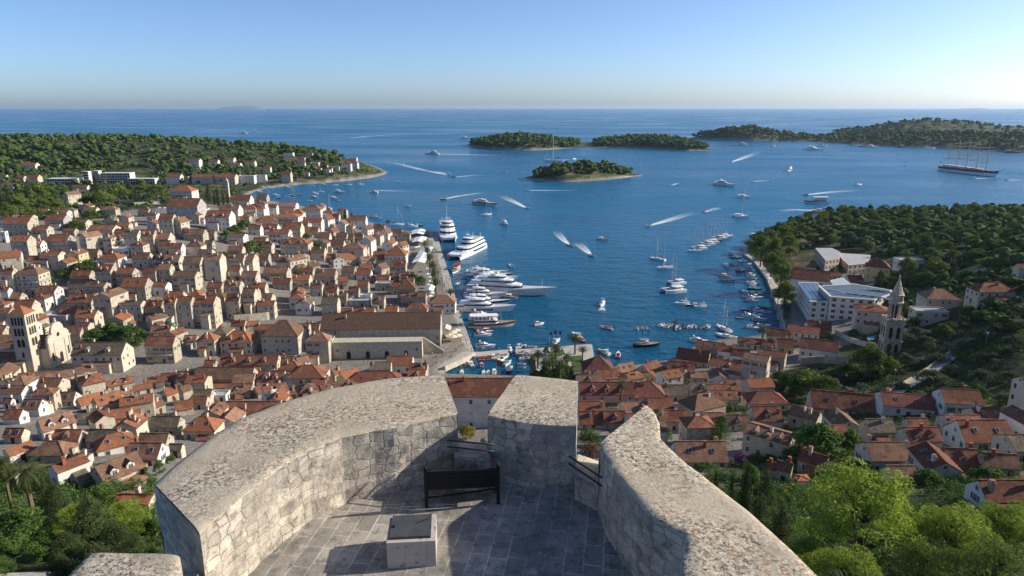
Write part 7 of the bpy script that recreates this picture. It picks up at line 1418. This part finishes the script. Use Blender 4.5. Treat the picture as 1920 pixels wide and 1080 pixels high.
# --- people
def person_mesh(hair=False):
    J = {'pel':(0,0,.95),'sp':(0,0,1.15),'ch':(0,0,1.35),'nk':(0,0,1.49),'hd':(0,-.01,1.60),'hd2':(0,0,1.70)}; E = [('pel','sp'),('sp','ch'),('ch','nk'),('nk','hd'),('hd','hd2')]; r = {'pel':.15,'sp':.13,'ch':.15,'nk':.055,'hd':.095,'hd2':.075}
    for s, n in ((-1,'l'),(1,'r')):
        J.update({'h'+n:(s*.09,0,.90),'k'+n:(s*.10,-.03*s,.50),'a'+n:(s*.11,.05*s,.07),'f'+n:(s*.12,.05*s-.14,.04),'s'+n:(s*.18,0,1.40),'e'+n:(s*.25,.03,1.12),'w'+n:(s*.24,-.09,.90),'m'+n:(s*.235,-.12,.82)}); r.update({'h'+n:.09,'k'+n:.06,'a'+n:.042,'f'+n:.035,'s'+n:.062,'e'+n:.045,'w'+n:.032,'m'+n:.035})
        E += [('pel','h'+n),('h'+n,'k'+n),('k'+n,'a'+n),('a'+n,'f'+n),('ch','s'+n),('s'+n,'e'+n),('e'+n,'w'+n),('w'+n,'m'+n)]
    K = list(J); me = bpy.data.meshes.new('body'); me.from_pydata([J[k] for k in K], [(K.index(a), K.index(b)) for a, b in E], []); o = bpy.data.objects.new('body', me); COL.objects.link(o); md = o.modifiers.new('s', 'SKIN')
    for i, k in enumerate(K): me.skin_vertices[0].data[i].radius = (r[k], r[k]*.8 if k in ('pel','sp','ch') else r[k]); me.skin_vertices[0].data[i].use_root = k == 'pel'
    o.modifiers.new('u', 'SUBSURF').levels = 1; dg = bpy.context.evaluated_depsgraph_get(); out = bpy.data.meshes.new_from_object(o.evaluated_get(dg)); bpy.data.objects.remove(o); out.name = 'body'; return out
SKIN = M('skin', (0.45,0.26,0.18), rough=.6); HAIR = M('brown_hair', (0.04,0.025,0.015), rough=.7)
PCOL = {'white': (.70,.69,.67), 'black': (.03,.03,.035), 'red': (.45,.05,.04), 'blue': (.08,.20,.42), 'khaki': (.30,.25,.16), 'pale pink': (.62,.42,.40)}
BODY = person_mesh(); BODY.materials.clear(); BODY.materials.append(SKIN)
def person(px, py, c, z=None, rz=None, look=None, auto=True, pos=None, bottom=None):
    k = 'person'+c+(bottom or '')
    loc = Vector(pos) if pos else (at(px, py, z) if z is not None else ground(px, py))
    if k in BP: o = copy_tree(BP[k])
    else:
        o = empty('person', loc); link('body', BODY, o); cm = M('cloth_'+c, PCOL[c], rough=.9); cb = M('cloth_'+(bottom or 'khaki'), PCOL[bottom or 'khaki'], rough=.9)
        mb = MB(); el = lambda z, a, b: [(a*math.cos(t*.628), b*math.sin(t*.628), z) for t in range(10)]; mb.loft([el(.93,.185,.135), el(1.1,.165,.125), el(1.3,.20,.14), el(1.42,.19,.11), el(1.47,.09,.07)])
        for s in (-1, 1): mb.tube((s*.17, 0, 1.42), (s*.235, .02, 1.20), .075, .062, 8)
        obj('shirt', mb, cm, o, smooth=True); mb = MB(); mb.loft([el(.80,.19,.15), el(.95,.185,.14)])
        for s in (-1, 1): mb.tube((s*.09, 0, .88), (s*.10, -.02*s, .50), .105, .085, 8)
        obj('shorts', mb, cb, o, smooth=True); mb = MB(); mb.lathe([(.10,1.60),(.115,1.68),(.095,1.76),(.03,1.79)], 9, c=(0, .015)); mb.box(-.09, .09, .05, .10, 1.47, 1.70); obj('hair', mb, HAIR, o, smooth=True); BP[k] = o
    o.location = loc; o.rotation_euler = (0, 0, rz if rz is not None else rnd.uniform(0, 6.28)); tag(o, 'person', look or f'tiny person in a {c} shirt', (px, py), 'people on the waterfront', auto); return o
pc = list(PCOL)
for i, (x, y) in enumerate([(815,468),(820,468),(831,469),(822,492),(832,502),(836,503),(841,505),(837,525),(842,526),(846,527),(848,527),(843,528),(830,543),(834,535),(840,535),(847,535),(843,518),(833,521),(864,584),(867,587),(865,592),(812,456),(828,445),(813,442),(865,589),(868,585),(863,610),(869,614),(875,631),(882,632),(863,641),(875,646),(882,647),(853,660),(856,660),(836,668),(837,664),(849,669),(877,658),(884,658),(818,672),(821,670),(820,681),(818,685),(905,657),(907,656),(911,658),(919,657),(926,657),(936,657),(895,658),(1008,654),(1013,668),(1066,679),(811,666),(600,686),(640,684),(690,684),(720,683),(745,684)]): 
    person(x, y, pc[(i*5+i//3) % 6], z=1.5 if i < 58 and x > 800 else None)
    if i < 58 and 812 < x < 880 and i % 2: person(x-3-i % 4, y+2+i % 3, pc[(i*7+2) % 6], z=1.5)
for i, (x, y) in enumerate([(1590,345),(1600,352),(1640,390),(1665,432),(1700,512),(1710,542),(1740,652),(1750,752),(1780,762),(1810,832),(1840,892),(1850,872),(1740,562),(1730,622),(1760,700)]): person(1100+x/5.05, 420+y/5.05, pc[(i*5+1) % 6], z=1.5)
g1 = at_y(52, 1090, 72); g2 = at_y(79, 1092, 73)
person(52, 1068, 'blue', pos=(g1.x, g1.y, T(g1.x, g1.y)), rz=R(160), look='person in a blue top walking on the path below the lower left trees', auto=False, bottom='blue'); person(78, 1068, 'white', pos=(g2.x, g2.y, T(g2.x, g2.y)), rz=R(200), look='person in a white top walking on the path below the lower left trees', auto=False, bottom='red')
# --- path, walls, lamps, vineyard, pool, cars
def ribbon(name, pts, wd, mat, dz=0.12, kind='structure'):
    P = [ground(x, y) for x, y in pts]; Q = []
    for a, b in zip(P, P[1:]): Q += [a.lerp(b, j/6) for j in range(6)]
    Q.append(P[-1]); mb = MB(); V = []
    for i, p in enumerate(Q):
        d = (Q[min(len(Q)-1, i+1)]-Q[max(0, i-1)]); d.z = 0; d.normalize(); s = Vector((-d.y, d.x, 0))*wd
        for q in (p+s, p, p-s): V.append((q.x, q.y, T(q.x, q.y)+dz))
    mb.add(V, [(i*3+j, i*3+j+1, i*3+j+4, i*3+j+3) for i in range(len(Q)-1) for j in range(2)]); o = obj(name, mb, mat); structure(o); return Q
GRAV = M('pale_gravel', (0.46,0.42,0.37), (0.28,0.26,0.23), scale=1)
Q = ribbon('path', [(1668,742),(1690,730),(1720,712),(1750,692),(1775,675),(1790,664)], 2.5, GRAV, .35)
ribbon('path', [(-20,1085),(30,1082),(70,1080),(110,1084)], 1.5, GRAV, .25); ribbon('road', [(225,400),(245,408),(270,400),(300,392),(335,384)], 3.0, GREYC, .2)
def stone_wall(pts, h, look, th=.25):
    P = [ground(x, y) for x, y in pts]; c = P[0]; mb = MB()
    for a, b in zip(P, P[1:]):
        n = max(1, int((b-a).length/2.5))
        for k in range(n):
            p, q = a.lerp(b, k/n), a.lerp(b, (k+1)/n); d = (q-p).normalized(); s = Vector((-d.y, d.x, 0))*th; z = T(p.x, p.y); z2 = T(q.x, q.y)
            mb.loft([[(v.x-c.x, v.y-c.y, zz-c.z) for v, zz in ((p-s, z-1.5), (p+s, z-1.5), (p+s, z+h), (p-s, z+h))], [(v.x-c.x, v.y-c.y, zz-c.z) for v, zz in ((q-s, z2-1.5), (q+s, z2-1.5), (q+s, z2+h), (q-s, z2+h))]])
    o = obj('stone_wall', mb, STONE, loc=c); tag(o, 'wall', look, ((pts[0][0]+pts[-1][0])/2, (pts[0][1]+pts[-1][1])/2), auto=False)
stone_wall([(1662,740),(1690,724),(1720,706),(1745,690),(1780,664)], 1.3, 'stone wall running along the pale path on the right slope')
stone_wall([(1565,626),(1590,640),(1615,648),(1640,652)], 2.2, 'stone retaining wall under the villa left of the ruined bell tower'); stone_wall([(1500,684),(1540,681),(1590,683)], 3.2, 'high stone garden wall below the white house at right'); stone_wall([(1790,513),(1830,510),(1870,508)], 1.5, 'pale cemetery wall with pillars on the right hillside'); stone_wall([(1665,618),(1700,622),(1745,626)], 1.6, 'terrace wall behind the ruined bell tower')
stone_wall([(440,605),(470,603),(500,600),(509,598)], 4.0, 'tall plain stone courtyard wall in front of the balconied palace'); stone_wall([(215,380),(250,384),(300,382)], 2.5, 'pale wall beside the churchyard pines'); stone_wall([(833,690),(850,683),(870,674),(889,664)], .9, 'low stone parapet curving along the inner basin', .6)
mb = MB(); V0 = ground(1840, 660)
rows_ = scatter([(1800,645),(1870,638),(1895,650),(1880,668),(1820,680),(1790,668)], 260, (80, 330), (150, 420)); leafwood('vineyard', [(p[0], p[1], p[2]+.2) for p in rows_], 'bright green vineyard rows on the right slope', (.5, .9), 'vineyard', 'broad', 70, .25)
pw = [at(x, y, T(*ground(1636, 634)[:2])+.3) for x, y in ((1627,632),(1644,629),(1648,634),(1632,638))]; c = sum(pw, Vector())/4; mb = MB(); mb.prism([((p.x-c.x)*1.2, (p.y-c.y)*1.2) for p in pw][::-1], -1.5, 0, 0); mb.prism([(p.x-c.x, p.y-c.y) for p in pw][::-1], .004, .03, 1); tag(obj('swimming_pool', mb, [LIMER, M('pool_water', (0.05,0.30,0.48), rough=.1)], loc=c), 'pool', 'small blue swimming pool beside the ruined bell tower', (1637, 633), auto=False)
def car(px, py, h, c, look):
    o = empty('parked_car', ground(px, py), R(h)); o.location.z += .25; mb = MB(); S_ = lambda x, w_, z0, z1: [(x, -w_, z0), (x, w_, z0), (x, w_*.92, z1), (x, -w_*.92, z1)]
    mb.loft([S_(-2.1,.75,.35,.75), S_(-1.9,.88,.25,.95), S_(1.0,.88,.25,.95), S_(2.0,.85,.25,.78), S_(2.2,.7,.35,.65)]); obj('body', mb, M('car_paint_'+c, {'white': (.7,.7,.7), 'silver': (.4,.41,.42), 'dark': (.03,.035,.05), 'yellow': (.7,.5,.03), 'blue': (.05,.12,.4)}[c], rough=.3, spec=.5), o)
    mb = MB(); mb.loft([[(-1.7,-.8,.95),(-1.7,.8,.95),(.95,.8,.95),(.95,-.8,.95)], [(-1.2,-.66,1.45),(-1.2,.66,1.45),(.3,.66,1.45),(.3,-.66,1.45)]]); obj('window', mb, GLASS, o)
    for x in (-1.35, 1.35):
        for y in (-.85, .85): mb = MB(); mb.tube((x, y-.1, .32), (x, y+.1, .32), .32, n=10); obj('wheel', mb, BLACKH, o)
    tag(o, 'car', look, (px, py), 'parked cars', True)
for a in ((243,409,0,'white','white car parked by the road'),(205,410,10,'white','white car parked under trees'),(277,391,60,'dark','dark car in the small car park'),(286,395,60,'dark','dark car in the small car park'),(299,391,60,'silver','silver car in the small car park'),(309,391,60,'silver','silver car in the small car park'),(1604,517,20,'white','white car parked beside the school')): car(*a)
def lamp(px, py, h, look):
    P = ground(px, py); o = empty('street_lamp', P); mb = MB(); mb.tube((0, 0, -.3), (0, 0, h), .09, .05); mb.lathe([(.16,0),(.12,.6),(.08,.9)], 8); obj('pole', mb, METAL, o); mb = MB(); mb.lathe([(.12,h),(.25,h+.1),(.28,h+.4),(.05,h+.55)], 8); obj('lamp_head', mb, CANVAS, o); tag(o, 'lamp', look, (px, py-8), 'street lamps', True)
for x, y, h in ((1847,650,5),(1675,720,5),(818,640,5),(832,560,6),(824,500,6),(1062,690,4.5),(1445,560,5),(1432,520,5)): lamp(x, y, h, 'thin grey street lamp')
for x, y, h in ((1030,657,9),(1038,655,9),(1047,656,9)):
    o = empty('flagpole', at(x, y, 1.4)); mb = MB(); mb.tube((0, 0, 0), (0, 0, h), .07, .04); obj('pole', mb, FRAME, o); mb = MB(); mb.box(.05, 1.3, -.02, .02, h-1.6, h-.1); obj('flag', mb, BLUE if x != 1038 else RED, o); tag(o, 'flagpole', ('blue' if x != 1038 else 'red')+' flag on a pole in the harbour park', (x, y-30), 'flagpoles')
o = empty('flagpole', at(931, 702, 1.4)); mb = MB(); mb.tube((0, 0, 0), (0, 0, 6), .07, .04); obj('pole', mb, FRAME, o); mb = MB(); mb.box(.05, 1.2, -.02, .02, 4, 5.6); obj('flag', mb, RED, o); tag(o, 'flagpole', 'red and white flag on a pole at the basin edge', (931, 692), 'flagpoles', False)
for x, y in ((1066,672),(1071,676),(1074,690),(1058,690)):
    o = empty('park_bench', at(x, y, 1.46), rnd.choice((0, 1.57))); mb = MB(); mb.box(-.8, .8, -.25, .25, .4, .46); obj('seat', mb, WOOD, o); mb = MB(); mb.box(-.8, .8, .2, .26, .5, .9); obj('backrest', mb, WOOD, o)
    for s in (-.65, .65): mb = MB(); mb.box(s-.05, s+.05, -.22, .22, 0, .4); obj('leg', mb, IRON, o)
    tag(o, 'bench', 'small wooden bench in the harbour park', (x, y), 'park benches')
# haze over sea and land
hz = MB(); hz.box(-41000, 41000, -260, 41000, -6, 178); ho_ = obj('haze', hz, []); ho_['kind'] = 'stuff'; ho_['label'] = 'thin pale sea haze over the whole bay'; ho_['category'] = 'haze'
hm_ = bpy.data.materials.new('sea_haze'); t_, N_, L_ = nodes(hm_); N_.remove(N_['Principled BSDF']); pv = N_.new('ShaderNodeVolumePrincipled'); pv.inputs['Color'].default_value = (0.60,0.78,1.0,1); pv.inputs['Density'].default_value = 0.000022; pv.inputs['Anisotropy'].default_value = 0.3
L_.new(pv.outputs[0], N_['Material Output'].inputs['Volume']); ho_.data.materials.clear(); ho_.data.materials.append(hm_)
# ------------------------------------------------------------------ labels that single each thing out
MARKS = [('the tall bell tower',45,640),('the cathedral front',98,655),('the long arsenal roof',715,605),('the balconied orange roofed palace',545,560),('the big hip roofed palace',530,620),('the quay palms',808,500),('the inner basin',920,675),('the park palms',1050,680),('the white hotel',1570,560),('the ruined bell tower',1670,600),('the bright green pine',1640,950),
 ('the left parapet curve',560,790),('the large date palm',42,890),('the arched chapel',138,370),('the tiered hotel',195,334),('the peninsula tip',715,322),('the wooded islet',1090,320),('the white ferries',865,460),('the largest superyacht',960,540),('the moored yacht raft',1330,456),('the five masted ship',1823,320),('the right quay',1440,560),('the pointed merlon',1215,770),('the red roofed house below the parapet gap',890,735),('the domed turret',513,735),('the bay beach',465,352),('the monastery tower',426,350),('the flat roofed school',1590,490),
 ('the two humped island',1100,268),('the square church front house',150,660),('the white house in the hillside centre',208,485),('the tall house on the hillside',405,495),('the yellow waterfront house',1320,670),('the three dormered house',1440,820),('the long red roof at right',1580,760),('the far right slope',1860,600),('the inflatable boat raft',1270,612),('the gabled quay building',840,590),('the pink building',1118,690),('the big grey roofed hall',200,660),('the two dormered near house',215,860)]
ORD = ['leftmost','second from left','third from left','fourth from left','fifth from left','sixth from left','seventh from left','eighth from left','ninth from left','tenth from left','eleventh from left','twelfth from left','thirteenth from left','fourteenth from left','fifteenth from left','sixteenth from left','seventeenth from left','eighteenth from left','nineteenth from left','twentieth from left']
def place(px, py):
    n, x, y = min(((n, x, y) for n, x, y in MARKS), key=lambda m: abs(m[1]-px)+1.6*abs(m[2]-py))
    dx, dy = px-x, py-y
    if abs(dx) < 9 and abs(dy) < 7: return 'beside '+n
    a = 'left of' if dx < 0 else 'right of'; b = 'above' if dy < 0 else 'below'
    if abs(dx) > 2.2*abs(dy): return a+' '+n
    if abs(dy) > 2.2*abs(dx): return b+' '+n
    return f"{b} and {a} {n}"
def finish():
    G = {}
    for o, look, px, auto in THINGS:
        if auto: G.setdefault(look+' '+place(*px), []).append((o, px))
        else: o['label'] = look
    for lab, l in G.items():
        if len(l) == 1: l[0][0]['label'] = lab; continue
        l.sort(key=lambda t: t[1][0]); n = len(l)
        for i, (o, px) in enumerate(l):
            s = ('left' if i == 0 else 'right')+' of the two' if n == 2 else ('rightmost' if i == n-1 else ORD[min(i, 19)])
            o['label'] = lab+', '+s
    for o, *_ in THINGS:
        w_ = o['label'].split()
        if len(w_) > 16: o['label'] = ' '.join(w_).replace('with weathered brown', 'with brown').replace(' and two dormers', ', dormers').replace(' and long balconies', ', balconies').replace(' and skylights', ', skylights').replace(' and a dormer', ', dormer').replace(' and a tall chimney', ', chimney').replace('house with ', 'house, ').replace('the red roofed house below the parapet gap', 'the parapet gap').replace('the white house in the hillside centre', 'the hillside white house').replace('the balconied orange roofed palace', 'the balconied palace')
        for a, b in ((' gabled', ''), (' hipped', ''), ('weathered ', ''), ('pale terracotta', 'terracotta'), ('bright orange', 'orange'), ('red brown', 'brown'), (' of the two', ' one'), ('the ', ''), (' from left', '')):
            if len(o['label'].split()) > 16: o['label'] = o['label'].replace(a, b)
        if '_h' in o.keys(): del o['_h']
finish()
import collections
_c = collections.Counter(o['label'] for o, *_ in THINGS)
for lab, n in _c.items():
    if n > 1:
        dup = sorted([(px[0], o) for o, _, px, _ in THINGS if o['label'] == lab], key=lambda t: t[0])
        for i, (_, o) in enumerate(dup): o['label'] = ('left-hand ' if i == 0 else 'right-hand ')+lab.replace('low ', '')
